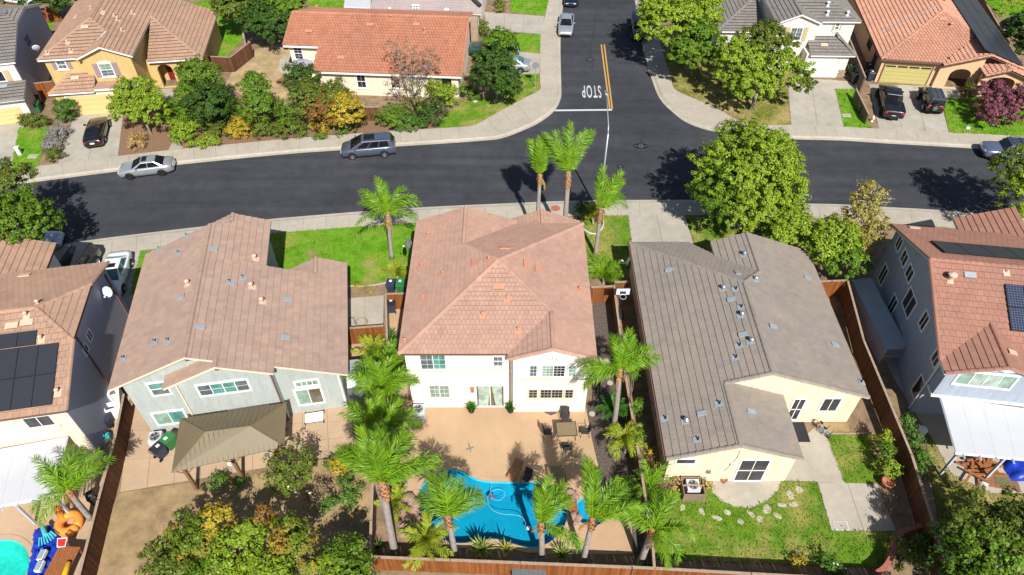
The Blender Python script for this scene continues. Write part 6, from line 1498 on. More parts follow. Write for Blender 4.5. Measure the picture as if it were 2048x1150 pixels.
def palm(label, base, top, L, lobes, name='palm_tree', n=15, m='frond', boots=1.0, r=0.16, seed=1, ll=0.6, dead=2, droop=(55, 75, 95, 115), group='queen palms', nl=48):
    """lobes = (azimuth centre, spread, elevation low, elevation high, weight); azimuth 0 = right, 90 = away"""
    rr = random.Random(seed); B = P(*base)
    rt = ray(*top); t = B.y / rt[1]; tp = Vector((rt[0] * t, B.y, CAMH + rt[2] * t)) - B
    tp.z = max(tp.z, 0.3)
    root = empty(name, B, 0, label, 'palm', group)
    b = MB(); k = 9
    pts = [Vector((tp.x * (i / k) ** 1.3, tp.y * (i / k), tp.z * i / k - (0.1 if i == 0 else 0))) for i in range(k + 1)]
    b.tube(pts, [r * (1.35 if i == 0 else 1.12 - 0.22 * i / k) for i in range(k + 1)], 12)
    b.obj('trunk', 'palm_trunk', root, True)
    if boots:
        bb = MB(); ns = int(26 * boots)
        for i in range(ns):
            z = -boots * (1 - i / ns); a = i * 2.4; s = 1 + (0.75 * math.sin(math.pi * i / ns))
            c = Vector((r * 0.75 * s * math.cos(a), r * 0.75 * s * math.sin(a), z)) + tp
            o = Vector((math.cos(a), math.sin(a), 0)); tq = Vector((-math.sin(a), math.cos(a), 0))
            bb.add([c - tq * 0.09 - o * 0.05, c + tq * 0.09 - o * 0.05, c + tq * 0.05 + o * 0.06 + Vector((0, 0, 0.3)), c - tq * 0.05 + o * 0.06 + Vector((0, 0, 0.3)), c + o * 0.02 + Vector((0, 0, -0.12))], [(0, 1, 2, 3), (0, 4, 1)])
        bb.tube([tp + Vector((0, 0, -boots)), tp + Vector((0, 0, -boots * 0.5)), tp + Vector((0, 0, 0.15))], [r * 0.85, r * 1.25, r * 0.8], 10)
        bb.obj('leaf_boots', 'palm_boot', root)
    ws = [q[4] if len(q) > 4 else 1 for q in lobes]; tot = sum(ws)
    for q, w in zip(lobes, ws):
        cnt = max(1, round(n * w / tot))
        for i in range(cnt):
            az = q[0] + (rr.uniform(-1, 1) * q[1]); el = q[2] + (q[3] - q[2]) * (i + 0.5) / cnt
            dr = droop[min(len(droop) - 1, int(rr.random() * len(droop)))]
            me = frond_mesh(L, dr, 1 + (i + seed) % 3, m, ll, nl)
            sc_ = rr.uniform(0.85, 1.1)
            M = Matrix.Translation(tp + Vector((0, 0, 0.05))) @ Matrix.Rotation(R(az), 4, 'Z') @ Matrix.Rotation(R(-el), 4, 'Y') @ Matrix.Rotation(R(rr.uniform(-25, 25)), 4, 'X') @ Matrix.Scale(sc_, 4)
            inst('frond', me, root, M)
    for i in range(dead):      # withered leaves hanging below the crown
        a = rr.uniform(0, 360); M = Matrix.Translation(tp + Vector((0, 0, -0.1))) @ Matrix.Rotation(R(a), 4, 'Z') @ Matrix.Rotation(R(48 + 12 * i), 4, 'Y') @ Matrix.Scale(0.42, 4)
        inst('dead_frond', frond_mesh(L, 60, 2, 'leaf_straw', ll * 0.7, nl), root, M)
    return root
palm('palm with a spreading crown on the lawn left of the centre house', (784, 516), (776, 428), 2.8, [(150, 14, 20, 62, 1), (30, 14, 18, 60, 1), (90, 20, 45, 78, 0.6), (350, 15, 5, 25, 0.3), (195, 15, 5, 25, 0.25)], seed=2, boots=1.5)
palm('slim upright palm behind the ridge of the centre house', (1073, 482), (1080, 352), 2.7, [(92, 10, 25, 80, 1), (70, 10, 30, 60, 0.35), (112, 10, 30, 60, 0.35)], seed=3, n=20, boots=0.9, droop=(35, 50, 65))
palm('palm with a V shaped crown behind the centre house', (1127, 486), (1137, 348), 3.5, [(132, 9, 25, 62, 1), (58, 9, 28, 62, 1), (95, 12, 35, 75, 0.45)], seed=4, n=22, boots=1.6, r=0.2, droop=(35, 50, 65))
palm('wind blown palm leaning right beside the lamp post', (1191, 512), (1201, 420), 3.1, [(50, 16, 25, 65, 1), (85, 12, 35, 75, 0.7), (25, 12, 15, 45, 0.4)], seed=5, n=20, boots=1.5)
palm('palm standing between the centre house and the cream house', (1228, 852), (1240, 742), 2.6, [(22, 12, 15, 45, 1), (88, 12, 30, 72, 0.9), (190, 16, 0, 35, 0.9), (60, 14, 30, 60, 0.5)], seed=6, boots=1.0)
palm('tall palm with a huge crown at the left pool fence', (790, 1106), (765, 968), 3.0, [(108, 14, 30, 78, 1.3), (20, 12, 15, 45, 0.9), (140, 12, 20, 60, 0.7), (65, 12, 30, 65, 0.7)], seed=7, n=24, boots=1.6, r=0.2)
palm('second palm growing close behind the tall pool fence palm', (776, 1040), (750, 950), 2.8, [(98, 16, 30, 80, 1), (150, 14, 15, 50, 0.6), (50, 14, 25, 60, 0.5)], seed=8, n=20, boots=0.9, r=0.17)
palm('palm leaning over the fence halfway to the house', (760, 925), (758, 868), 2.7, [(95, 20, 30, 80, 1), (150, 16, 15, 50, 0.6), (35, 16, 15, 60, 0.6)], seed=9, n=22, boots=0.4, r=0.13)
palm('palm rising beside the left wall of the centre house', (764, 845), (766, 795), 2.6, [(95, 20, 30, 80, 1), (40, 16, 15, 60, 0.7), (150, 16, 15, 50, 0.6)], seed=10, n=22, boots=0.3, r=0.12)
palm('bushy palm nearest the side gate of the centre house', (772, 775), (770, 745), 2.3, [(100, 60, 20, 80, 1), (30, 40, 10, 60, 0.9), (200, 60, 0, 40, 0.6)], seed=12, n=18, boots=0.2, r=0.11)
palm('palm rising in front of the left half of the pool', (911, 1112), (896, 1036), 2.45, [(118, 10, 20, 60, 1), (36, 14, 10, 42, 1), (92, 8, 55, 75, 0.4), (70, 12, 25, 55, 0.5), (150, 10, 5, 35, 0.35)], seed=13, boots=1.3, n=14, droop=(60, 80, 100))
palm('palm rising in front of the right half of the pool', (1083, 1119), (1083, 1050), 2.45, [(92, 12, 25, 75, 1), (48, 10, 22, 55, 0.7), (70, 10, 40, 65, 0.4), (330, 10, -5, 15, 0.3)], seed=14, boots=1.0, n=14)
palm('tall palm in front of the round spa', (1166, 1125), (1185, 1040), 3.0, [(86, 9, 40, 72, 1), (14, 14, 10, 42, 1), (45, 14, 20, 55, 0.6)], seed=15, boots=1.3, n=14)
palm('palm in the lower right corner of the pool yard', (1280, 1128), (1305, 1062), 2.5, [(15, 30, 0, 45, 1), (100, 50, 10, 60, 1), (170, 40, 0, 50, 0.8), (300, 40, -10, 30, 0.7)], seed=16, boots=0.8, n=12, r=0.17)
palm('leaning palm at the white patio cover on the left', (181, 1036), (138, 984), 2.7, [(140, 35, 10, 65, 1), (30, 30, 10, 50, 0.9), (90, 30, 30, 70, 0.7), (230, 50, -5, 30, 0.5)], seed=17, boots=0.5, n=15, r=0.16)
palm('yellowish fan of young palm at the corner of the front lawn', (795, 560), (795, 553), 1.3, [(90, 180, 20, 80, 1)], 'small_palm', 22, 'frond_yellow', 0, 0.09, 18, 0.3, 0, (35, 50, 65), 'small palms', 26)
palm('young palm beside the wooden gate right of the centre house', (1207, 568), (1207, 556), 2.0, [(90, 180, 20, 80, 1)], 'small_palm', 20, 'frond', 0, 0.1, 19, 0.5, 0, (55, 75, 95), 'small palms', 34)
palm('small drooping palm on the dark mulch', (1250, 905), (1247, 880), 1.5, [(90, 180, -5, 70, 1)], 'small_palm', 24, 'frond_yellow', 0.2, 0.09, 20, 0.33, 0, (70, 90, 110), 'small palms', 28)
palm('dark small palm at the foot of the tall side palm', (1225, 835), (1226, 822), 1.3, [(90, 180, 5, 70, 1)], 'small_palm', 20, 'frond_dark', 0.1, 0.09, 21, 0.32, 0, (60, 80), 'small palms', 28)
palm('round feathery palm at the left edge of the pool', (856, 1104), (855, 1085), 1.7, [(90, 180, 5, 80, 1)], 'small_palm', 30, 'frond_yellow', 0, 0.12, 22, 0.36, 0, (45, 60, 80), 'small palms', 30)
palm('small yellow palm under the tall pool palms', (790, 1020), (790, 1010), 1.3, [(60, 140, 10, 75, 1)], 'small_palm', 18, 'frond_yellow', 0, 0.09, 23, 0.3, 0, (45, 60), 'small palms', 26)
palm('dark cycad on the sidewalk corner between the street palms', (1186, 448), (1186, 436), 1.3, [(90, 180, 10, 80, 1)], 'small_palm', 22, 'frond_yellow', 0, 0.1, 24, 0.3, 0, (40, 55), 'small palms', 26)
palm('palm seedling behind the leaning fence palms', (745, 720), (745, 706), 1.5, [(90, 180, 10, 70, 1)], 'small_palm', 14, 'frond_yellow', 0, 0.08, 25, 0.35, 0, (50, 70), 'small palms', 28)
palm('palm with arching leaves low at the fence corner', (1296, 985), (1296, 975), 1.9, [(90, 180, 10, 70, 1)], 'small_palm', 16, 'frond', 0, 0.1, 26, 0.42, 0, (60, 80), 'small palms', 32)
# ---- agaves and strap-leaved plants: each leaf a part
_ag = MB(); 
for i, (x, w, z) in enumerate(((0, 0.035, 0), (0.3, 0.06, 0.10), (0.65, 0.05, 0.16), (1.0, 0.004, 0.13))): _ag.v += [(x, -w, z + 0.02), (x, 0, z), (x, w, z + 0.02)]
for i in range(3):
    for j in range(2): _ag.f.append((i * 3 + j, (i + 1) * 3 + j, (i + 1) * 3 + j + 1, i * 3 + j + 1)); _ag.m.append(0)
_agm = {}
def rosette(label, u, v, rad, n=34, m='agave_leaf', seed=1, name='agave', lo=15, hi=82, parent_root=None, z=0.0, wid=1.0, cat='plant'):
    if m not in _agm:
        _agm[m] = _ag.mesh('leaf', m)
    rr = random.Random(seed); root = parent_root or empty(name, P(u, v), 0, label, cat)
    for i in range(n):
        el = lo + (hi - lo) * (i / n); az = i * 137.5
        s = rad * rr.uniform(0.85, 1.12) * (1 if el < 60 else 0.85)
        inst('leaf', _agm[m], root, Matrix.Translation((0, 0, z + 0.05)) @ Matrix.Rotation(R(az), 4, 'Z') @ Matrix.Rotation(R(-el), 4, 'Y') @ Matrix.Diagonal((s, s * wid, s, 1)))
    return root
rosette('variegated agave left of centre along the back fence', 963, 1103, 1.0, 40, seed=2)
rosette('variegated agave right of the pool along the back fence', 1123, 1113, 0.9, 36, seed=3)
rosette('strap leaved plant between the pool palms', 1012, 1104, 0.95, 14, 'frond_yellow', 4, 'strap_plant', 35, 80)
rosette('pale cactus-like plant at the bottom fence corner', 1284, 1140, 0.55, 16, 'leaf_cypress', 5, 'succulent', 20, 80, wid=2.2)
rosette('grassy tuft at the foot of the left pool fence', 757, 1098, 0.7, 14, 'frond_dark', 6, 'strap_plant', 30, 80)
for (u, v, lb, sd) in ((943, 822, 'left potted fern before the sliding door', 7), (1021, 822, 'right potted fern before the sliding door', 8)):
    root = empty('potted_fern', P(u, v), 0, lb, 'potted plant', 'ferns by the door')
    MB().lathe([(0.20, 0), (0.27, 0.38), (0.29, 0.40), (0.25, 0.40), (0.24, 0.34)], (0, 0, 0), 14).obj('pot', 'metal_dark', root, True)
    rosette('', u, v, 0.62, 44, 'frond_dark', sd, parent_root=root, z=0.33, lo=5, hi=85)
# ================================================================ VEHICLES
_wh = {}
def wheel_meshes(r, w, rim_m):
    k = (r, w, rim_m)
    if k not in _wh:
        t = MB().lathe([(r * 0.62, -w / 2), (r * 0.93, -w / 2), (r, -w * 0.3), (r, w * 0.3), (r * 0.93, w / 2), (r * 0.62, w / 2)], (0, 0, 0), 20, None, 'y', False).mesh('tyre', 'rubber', True)
        b = MB().lathe([(r * 0.63, w * 0.40), (r * 0.60, w * 0.30), (r * 0.2, w * 0.22), (0.02, w * 0.25)], (0, 0, 0), 20, 'metal_dark', 'y', False)
        b.lathe([(r * 0.66, w * 0.5), (r * 0.58, w * 0.44), (r * 0.55, w * 0.3)], (0, 0, 0), 20, rim_m, 'y', False)
        for i in range(5):
            M = Matrix.Rotation(2 * math.pi * i / 5, 4, 'Y')
            b.box(-0.035, w * 0.24, 0.02, 0.035, w * 0.40, r * 0.6, rim_m, M)
        b.lathe([(0.06, w * 0.24), (0.06, w * 0.42)], (0, 0, 0), 10, rim_m, 'y')
        _wh[k] = (t, b.mesh('rim'))
    return _wh[k]
SEDAN = dict(L=4.8, W=1.82, st=[(-2.40, .70, .40, .70, .74), (-2.32, .82, .28, .88, .95), (-1.9, .89, .22, .94, 1.02), (-1.2, .91, .20, .95, 1.0), (0, .91, .20, .93, .97), (1.0, .91, .20, .90, .96), (1.7, .89, .20, .83, .90), (2.15, .84, .22, .73, .79), (2.34, .74, .28, .62, .66), (2.40, .60, .36, .54, .56)], cab=(-1.80, 1.15, -0.95, 0.20, .80, .58, .94, 1.44), axle=(-1.38, 1.42), wr=.33, rows=2)
COUPE = dict(SEDAN, cab=(-1.95, 0.95, -0.75, 0.10, .79, .54, .93, 1.36), rows=2)
VAN = dict(L=5.15, W=1.98, st=[(-2.57, .86, .36, 1.0, 1.04), (-2.48, .95, .26, 1.06, 1.1), (-1.6, .99, .22, 1.06, 1.1), (0, .99, .20, 1.03, 1.08), (1.2, .99, .20, .99, 1.05), (1.9, .95, .20, .92, .98), (2.35, .88, .22, .80, .84), (2.52, .76, .28, .66, .70), (2.57, .6, .36, .58, .6)], cab=(-2.50, 1.62, -2.20, 0.45, .90, .70, 1.05, 1.72), axle=(-1.5, 1.50), wr=.35, rows=3)
SUV = dict(L=4.9, W=1.93, st=[(-2.45, .86, .46, 1.06, 1.1), (-2.38, .94, .36, 1.12, 1.15), (-1.6, .96, .34, 1.12, 1.15), (0, .96, .32, 1.1, 1.13), (0.9, .96, .32, 1.08, 1.12), (1.6, .95, .32, 1.06, 1.12), (2.2, .92, .34, 1.0, 1.06), (2.40, .86, .40, .90, .94), (2.45, .78, .46, .8, .84)], cab=(-2.38, 0.95, -2.22, 0.42, .88, .74, 1.11, 1.78), axle=(-1.42, 1.45), wr=.40, rows=3)
PICKUP = dict(L=5.8, W=2.0, st=[(-2.9, .92, .55, 1.14, 1.16), (-2.85, .98, .45, 1.16, 1.18), (-1.5, .99, .42, 1.16, 1.18), (0, .99, .40, 1.15, 1.18), (1.2, .99, .40, 1.14, 1.18), (2.0, .97, .40, 1.10, 1.16), (2.6, .95, .42, 1.02, 1.08), (2.84, .88, .48, .88, .92), (2.9, .8, .55, .8, .82)], cab=(-0.95, 1.45, -0.75, 0.72, .90, .74, 1.16, 1.86), axle=(-1.85, 1.80), wr=.42, rows=2)
JEEP = dict(L=4.2, W=1.72, st=[(-2.0, .80, .60, 1.16, 1.18), (-1.95, .82, .55, 1.18, 1.2), (0, .82, .52, 1.18, 1.2), (0.6, .80, .52, 1.18, 1.22), (0.65, .72, .55, 1.10, 1.18), (1.85, .66, .60, 1.04, 1.10), (1.95, .62, .64, .98, 1.0)], cab=(-1.95, 0.62, -1.93, 0.36, .78, .72, 1.19, 1.86), axle=(-1.25, 1.30), wr=.46, rows=2)
def car(label, front, rear, spec, paint, kind='sedan', glass='glass_car', rim='metal_galv', roof=None, name='parked_car', cat='car', z=0.0, group='parked vehicles', sunroof=False):
    a, b = P(*front, z), P(*rear, z); c = (a + b) / 2; hd = math.atan2(a.y - b.y, a.x - b.x)
    root = empty(name, (c.x, c.y, z), hd, label, cat, group)
    st = spec['st']; mb = MB(); rows = []
    for x, w, zl, zb, zt in st:
        half = [(w * 0.80, zl), (w * 0.97, zl + 0.06), (w * 1.0, zl + (zb - zl) * 0.45), (w * 0.985, zb - 0.10), (w * 0.95, zb), (w * 0.80, zt), (w * 0.4, zt + 0.02)]
        ring = [(x, -y, zz) for y, zz in half] + [(x, 0, zt + 0.025)] + [(x, y, zz) for y, zz in reversed(half)]
        rows.append(ring)
    n = len(rows[0]); vs = [p for r_ in rows for p in r_]; fs = []
    for i in range(len(rows) - 1):
        for j in range(n - 1): fs.append((i * n + j, (i + 1) * n + j, (i + 1) * n + j + 1, i * n + j + 1))
        fs.append((i * n + n - 1, (i + 1) * n + n - 1, (i + 1) * n, i * n))
    fs.append(tuple(range(n))[::-1] if False else tuple(range(n))); fs.append(tuple((len(rows) - 1) * n + j for j in range(n))[::-1])
    body = mb.add(vs, fs).obj('body', paint, root, True)
    # cabin
    x0, x1, x2, x3, wb, wr, zb, zr = spec['cab']
    q = [(x0, -wb, zb), (x1, -wb, zb), (x1, wb, zb), (x0, wb, zb), (x2, -wr, zr), (x3, -wr, zr), (x3, wr, zr), (x2, wr, zr)]
    q = [Vector(p) for p in q]
    cm = ((x2 + x3) / 2, 0, zr + 0.05)
    cb = MB().add(q + [Vector(cm)], [(0, 1, 5, 4), (1, 2, 6, 5), (2, 3, 7, 6), (3, 0, 4, 7), (4, 5, 8), (5, 6, 8), (6, 7, 8), (7, 4, 8)])
    bevelmod(cb.obj('cabin', roof or paint, root), 0.05, 2)
    def panel(name, A, B, C, D, s0, s1, t0, t1, m=glass, off=0.012):
        def f(s, t): return (A * (1 - s) + B * s) * (1 - t) + (D * (1 - s) + C * s) * t
        nrm = (B - A).cross(D - A).normalized(); cen = (A + B + C + D) / 4
        if (cen - Vector((0, 0, 1.0))).dot(nrm) < 0: nrm = -nrm
        pts = [f(s0, t0), f(s1, t0), f(s1, t1), f(s0, t1)]
        v = [p + nrm * off for p in pts] + [p - nrm * 0.02 for p in pts]
        MB().add(v, [(0, 1, 2, 3), (0, 4, 5, 1), (1, 5, 6, 2), (2, 6, 7, 3), (3, 7, 4, 0)]).obj(name, m, root)
    panel('windscreen', q[2], q[1], q[5], q[6], 0.05, 0.95, 0.06, 0.93)
    panel('rear_window', q[0], q[3], q[7], q[4], 0.06, 0.94, 0.10, 0.90)
    nr = spec['rows']
    for A, B, C, D in ((q[0], q[1], q[5], q[4]), (q[3], q[2], q[6], q[7])):
        for i in range(nr):
            s0 = 0.10 + 0.80 * i / nr + 0.012; s1 = 0.10 + 0.80 * (i + 1) / nr - 0.012
            panel('side_window', A, B, C, D, s0, s1, 0.12, 0.88)
    if sunroof:
        MB().box(x2 + (x3 - x2) * 0.55, -wr * 0.62, zr + 0.025, x2 + (x3 - x2) * 0.93, wr * 0.62, zr + 0.062).obj('sunroof', 'glass_car', root)
    hw = spec['W'] / 2; r = spec['wr']
    t_, rim_ = wheel_meshes(r, 0.24 if kind not in ('pickup', 'jeep') else 0.30, rim)
    for ax in spec['axle']:
        for s in (-1, 1):
            arch = MB(); ns = 12
            yy = s * (hw + (0.012 if kind != 'jeep' else 0.0)); ra = r * 1.22
            pts = [(ax + ra * math.cos(th), yy, r + ra * math.sin(th)) for th in np.linspace(-0.25, math.pi + 0.25, ns)]
            arch.add(pts + [(x_, yy - s * 0.16, z_) for x_, y_, z_ in pts], [tuple(range(ns))] + [(i, i + 1, ns + i + 1, ns + i) for i in range(ns - 1)])
            arch.obj('wheel_arch', 'rubber', root)
            M = Matrix.Translation((ax, s * (hw - 0.06), r)) @ (Matrix.Identity(4) if s > 0 else Matrix.Rotation(math.pi, 4, 'Z'))
            wo = inst('wheel', t_, root, M); inst('rim', rim_, wo)
    f_ = st[-2]; b_ = st[1]
    for s in (-1, 1):
        x = f_[0]
        MB().box(x - 0.22, s * f_[1] * 0.62 - 0.17, f_[3] - 0.10, x + 0.045, s * f_[1] * 0.62 + 0.17, f_[3] + 0.035).obj('headlight', 'light_clear', root)
        hh = 0.10 if kind in ('sedan', 'coupe') else 0.22
        MB().box(b_[0] - 0.07, s * b_[1] * 0.80 - 0.12, b_[3] - 0.05 - hh, b_[0] + 0.12, s * b_[1] * 0.80 + 0.12, b_[3] - 0.03).obj('taillight', 'light_red', root)
        mz = zb + 0.10
        MB().box(x1 - 0.55, s * (wb + 0.05) - 0.02, mz - 0.02, x1 - 0.42, s * (wb + 0.26), mz + 0.13).obj('mirror', paint if kind != 'jeep' else 'metal_dark', root)
        if kind not in ('jeep',): MB().box(-0.3, s * hw * 0.995 - 0.012, zb - 0.22, -0.1, s * hw * 0.995 + 0.02, zb - 0.185).obj('door_handle', 'chrome', root)
    lx = st[0][0]
    MB().box(lx - 0.03, -0.20, 0.60 if kind not in ('pickup', 'jeep') else 0.62, lx + 0.05, 0.20, 0.75).obj('licence_plate', 'plate', root)
    MB().box(lx - 0.05, -st[0][1] * 0.95, st[0][2] - 0.05, lx + 0.25, st[0][1] * 0.95, st[0][2] + 0.15).obj('rear_bumper', paint if kind not in ('pickup', 'jeep') else 'metal_dark', root)
    fx = st[-1][0]
    MB().box(fx - 0.2, -st[-1][1], st[-1][2] - 0.06, fx + 0.03, st[-1][1], st[-1][2] + 0.12).obj('front_bumper', 'metal_dark', root)
    if kind == 'pickup':
        MB().box(-2.78, -0.86, 1.19, -1.0, 0.86, 1.235).obj('bed_cover', 'glass_car', root)
        for y in (-0.94, 0.94): MB().box(-2.85, y - 0.045, 1.16, -1.0, y + 0.045, 1.225).obj('bed_rail', paint, root)
        MB().box(-2.96, -0.3, 0.34, -2.88, 0.3, 0.5).obj('tow_hitch', 'metal_dark', root)
        for s in (-1, 1): MB().box(-0.9, s * 1.0 - 0.08, 0.36, 1.3, s * 1.0 + 0.08, 0.42).obj('side_step', 'metal_dark', root)
    if kind == 'jeep':
        t2, r2 = wheel_meshes(0.42, 0.26, 'chrome')
        wo = inst('spare_wheel', t2, root, Matrix.Translation((-2.15, 0.12, 1.05)) @ Matrix.Rotation(R(90), 4, 'Z')); inst('rim', r2, wo)
        for s in (-1, 1):
            for ax in spec['axle']: MB().box(ax - 0.55, s * 0.80 - 0.16, 0.93, ax + 0.55, s * 0.80 + 0.18, 0.99).obj('fender_flare', 'metal_dark', root)
        for s in (-1, 0, 1): MB().box(-1.7, s * 0.5 - 0.03, 1.905, 0.3, s * 0.5 + 0.03, 1.93).obj('roof_rib', 'jeep_top', root)
    if kind in ('suv', 'van'):
        for s in (-1, 1): MB().tube([(x2 + 0.2, s * wr * 0.9, zr + 0.07), (x3 - 0.15, s * wr * 0.9, zr + 0.07)], 0.022, 6).obj('roof_rail', 'metal_dark', root)
    if kind == 'suv_rack':
        b = MB()
        for yy in np.linspace(-wr * 0.85, wr * 0.85, 6): b.box(x2 + 0.1, yy - 0.02, zr + 0.12, x3 - 0.05, yy + 0.02, zr + 0.15)
        for xx in np.linspace(x2 + 0.1, x3 - 0.1, 4): b.box(xx - 0.02, -wr * 0.88, zr + 0.085, xx + 0.02, wr * 0.88, zr + 0.12)
        b.obj('roof_rack', 'metal_dark', root)
    return root
ZR_ = ZR + 0.004
car('silver sedan with black wheels at the far kerb on the left', (247, 350), (347, 338), SEDAN, 'car_silver', rim='metal_dark', z=ZR_, sunroof=True)
car('blue-grey minivan parked at the far kerb', (686, 309), (790, 301), VAN, 'car_bluegrey', 'van', z=ZR_, sunroof=True, cat='minivan')
car('black coupe on the driveway of the yellow house', (205, 244), (190, 300), COUPE, 'car_black', 'coupe', glass='glass_car')
car('silver sedan facing the camera on the side street', (1129.5, 81), (1134, 36), SEDAN, 'car_silver', z=ZR_)
car('black sedan cut by the top edge of the side street', (1141, 22), (1144, -20), SEDAN, 'car_navy', z=ZR_)
car('navy car parked under the tree on the side street', (1281, 89), (1275, 45), SUV, 'car_navy', 'suv', z=ZR_)
car('black pickup with covered bed on the peach driveway', (1769, 182), (1783, 247), PICKUP, 'car_black', 'pickup', rim='metal_dark', cat='pickup')
car('black off-roader with spare wheel on the peach driveway', (1846, 186), (1866, 238), JEEP, 'car_black', 'jeep', roof='jeep_top', cat='off-roader')
car('blue-grey off-roader with roof rack at the right kerb', (1962, 310), (2062, 318), SUV, 'car_blue', 'suv_rack', rim='metal_dark', z=ZR_, cat='off-roader')
car('white sedan nosed in beside the left house', (222, 600), (247, 521), SEDAN, 'car_white', glass='glass_car_teal', sunroof=True)
car('charcoal car half hidden by the roof of the left house', (138, 585), (178, 525), SUV, 'car_charcoal', 'suv')
car('silver car parked under the tree at the left edge', (118, 489), (22, 502), SEDAN, 'car_silver', z=ZR_)
car('dark teal truck on the corner house driveway behind the tree', (953, 108), (1020, 113), PICKUP, 'car_teal', 'pickup', cat='pickup')
car('pale sedan on the corner house driveway behind the tree', (985, 136), (1050, 139), SEDAN, 'car_silver', glass='glass_car_teal')
car('dark blue car in the top right corner behind the fence', (2012, 74), (2040, 44), SEDAN, 'car_navy')
car('pale car cut by the top left corner of the picture', (62, 8), (10, 0), SEDAN, 'car_white')
# ================================================================ FENCES
_fb = {}
def fence(label, tops, h=1.8, m='fence_brown', side=1, bw=0.14, name='fence', cat='fence', cap=True, lean=0.0, post=2.4, z0=0.0, capm='cap_wood', thr=True):
    """tops: photo points of the fence's top edge; every board is its own part. side: 1 boards on the right of the run"""
    pts = [P(u, v, h) for u, v in tops]; pts = [Vector((p.x, p.y, 0)) for p in pts]
    root = empty(name, pts[0], 0, label, cat); o = pts[0]
    k = (round(bw, 3), round(h, 2), m)
    if k not in _fb:
        w = bw * 0.955
        _fb[k] = MB().add([(-w / 2, -0.011, 0.04), (w / 2, -0.011, 0.04), (w / 2, 0.011, 0.04), (-w / 2, 0.011, 0.04), (-w / 2, -0.011, h - 0.06), (w / 2, -0.011, h - 0.06), (w / 2, 0.011, h - 0.06), (-w / 2, 0.011, h - 0.06)], [(0, 3, 2, 1), (4, 5, 6, 7), (0, 1, 5, 4), (1, 2, 6, 5), (2, 3, 7, 6), (3, 0, 4, 7)]).mesh('board', m)
    rr = random.Random(len(label)); nb = 0; rails = MB()
    for a, b in zip(pts, pts[1:]):
        d = (b - a); L = d.length; d.normalize(); nn = Vector((d.y, -d.x, 0)) * side; ang = math.atan2(d.y, d.x)
        n = max(1, int(L / bw))
        for i in range(n):
            p = a + d * (L * (i + 0.5) / n) + nn * (0.035 + rr.uniform(-.004, .004)) - o
            M = Matrix.Translation(p + Vector((0, 0, rr.uniform(-.012, .006)))) @ Matrix.Rotation(ang + rr.uniform(-.02, .02), 4, 'Z') @ Matrix.Rotation(rr.uniform(-.006, .006), 4, 'Y')
            inst('board', _fb[k], root, M); nb += 1
        npst = max(1, round(L / post))
        for i in range(npst + 1):
            p = a + d * (L * i / npst) - nn * 0.07 - o
            MB().box(-0.045, -0.045, -0.1, 0.045, 0.045, h - 0.03, None, Matrix.Translation(p) @ Matrix.Rotation(ang, 4, 'Z')).obj('post', 'post_wood', root)
        M = Matrix.Translation(a - o) @ Matrix.Rotation(ang, 4, 'Z'); sy = -0.0 if side == 1 else 0.0
        for z in (0.25, h * 0.55, h - 0.2): MB().box(0, -0.02, z, L, 0.02, z + 0.085, None, M).obj('rail', 'post_wood', root)
        if cap: MB().box(-0.02, -0.075, h - 0.055, L + 0.02, 0.075, h - 0.012, None, M).obj('cap_rail', capm, root)
    return root
fence('reddish board fence along the bottom of the pool yard', [(740, 1113), (900, 1119.5), (1040, 1125), (1262, 1134)], 1.7, 'fence_red')
fence('board fence along the bottom of the cream house yard', [(1266, 1134), (1310, 1136), (1503, 1147), (1810, 1163)], 1.7, 'fence_red')
fence('dark board fence between pool yard and sage house yard', [(745, 966), (742, 1040), (740, 1112)], 1.7, 'fence_brown', -1)
fence('weathered fence running up behind the palms', [(771, 588), (774, 690), (762, 800), (745, 964)], 1.75, 'fence_weathered', -1)
fence('orange stained gate fence beside the sage house', [(693, 656), (766, 650.5)], 1.75, 'fence_red', name='gate', cat='gate')
fence('orange stained gate left of the centre house', [(774, 587), (809, 586)], 1.75, 'fence_red', name='gate', cat='gate')
fence('orange stained gate right of the centre house', [(1183, 574), (1227, 571.5)], 1.75, 'fence_red', name='gate', cat='gate')
fence('orange stained gate at the left wall of the cream house', [(1230, 564), (1258, 562)], 1.75, 'fence_red', name='gate', cat='gate')
fence('long fence between the centre house and the cream house', [(1228, 570), (1239, 654), (1248, 732), (1279, 917), (1306, 1092), (1309, 1134)], 1.75, 'fence_brown', 1)
fence('red-brown fence end at the back corner of the cream house', [(1642, 562), (1695, 560)], 1.8, 'fence_red')
fence('long dark fence between the cream house and the blue house', [(1696, 561), (1728, 680), (1824, 909), (1904, 1160)], 1.9, 'fence_brown', 1)
fence('long dark fence between the left house and the sage house', [(247, 788), (229, 876), (196, 999), (155, 1160)], 1.8, 'fence_brown', -1)
fence('red-brown gate left of the yellow house', [(67, 166), (103, 162)], 1.8, 'fence_red', name='gate', cat='gate')
fence('brown fence right of the yellow house', [(393, 111), (460, 114), (500, 83)], 1.8, 'fence_brown')
fence('low dark brown gate in front of the corner house', [(706, 215), (757, 213)], 1.6, 'fence_brown', name='gate', cat='gate')
fence('dark fence between the white house and the peach house', [(1698, 73), (1731, 153)], 1.9, 'fence_grey', 1, 0.16)
fence('low dark fence beside the black pickup', [(1713, 177), (1738, 228)], 1.2, 'fence_grey', 1, 0.16)
fence('dark fence behind the peach house at the top right', [(1958, -20), (2018, 84)], 1.8, 'fence_grey', 1, 0.16)
fence('reddish fence behind the grey house at the top left', [(70, 18), (112, 13)], 1.8, 'fence_red', bw=0.18)
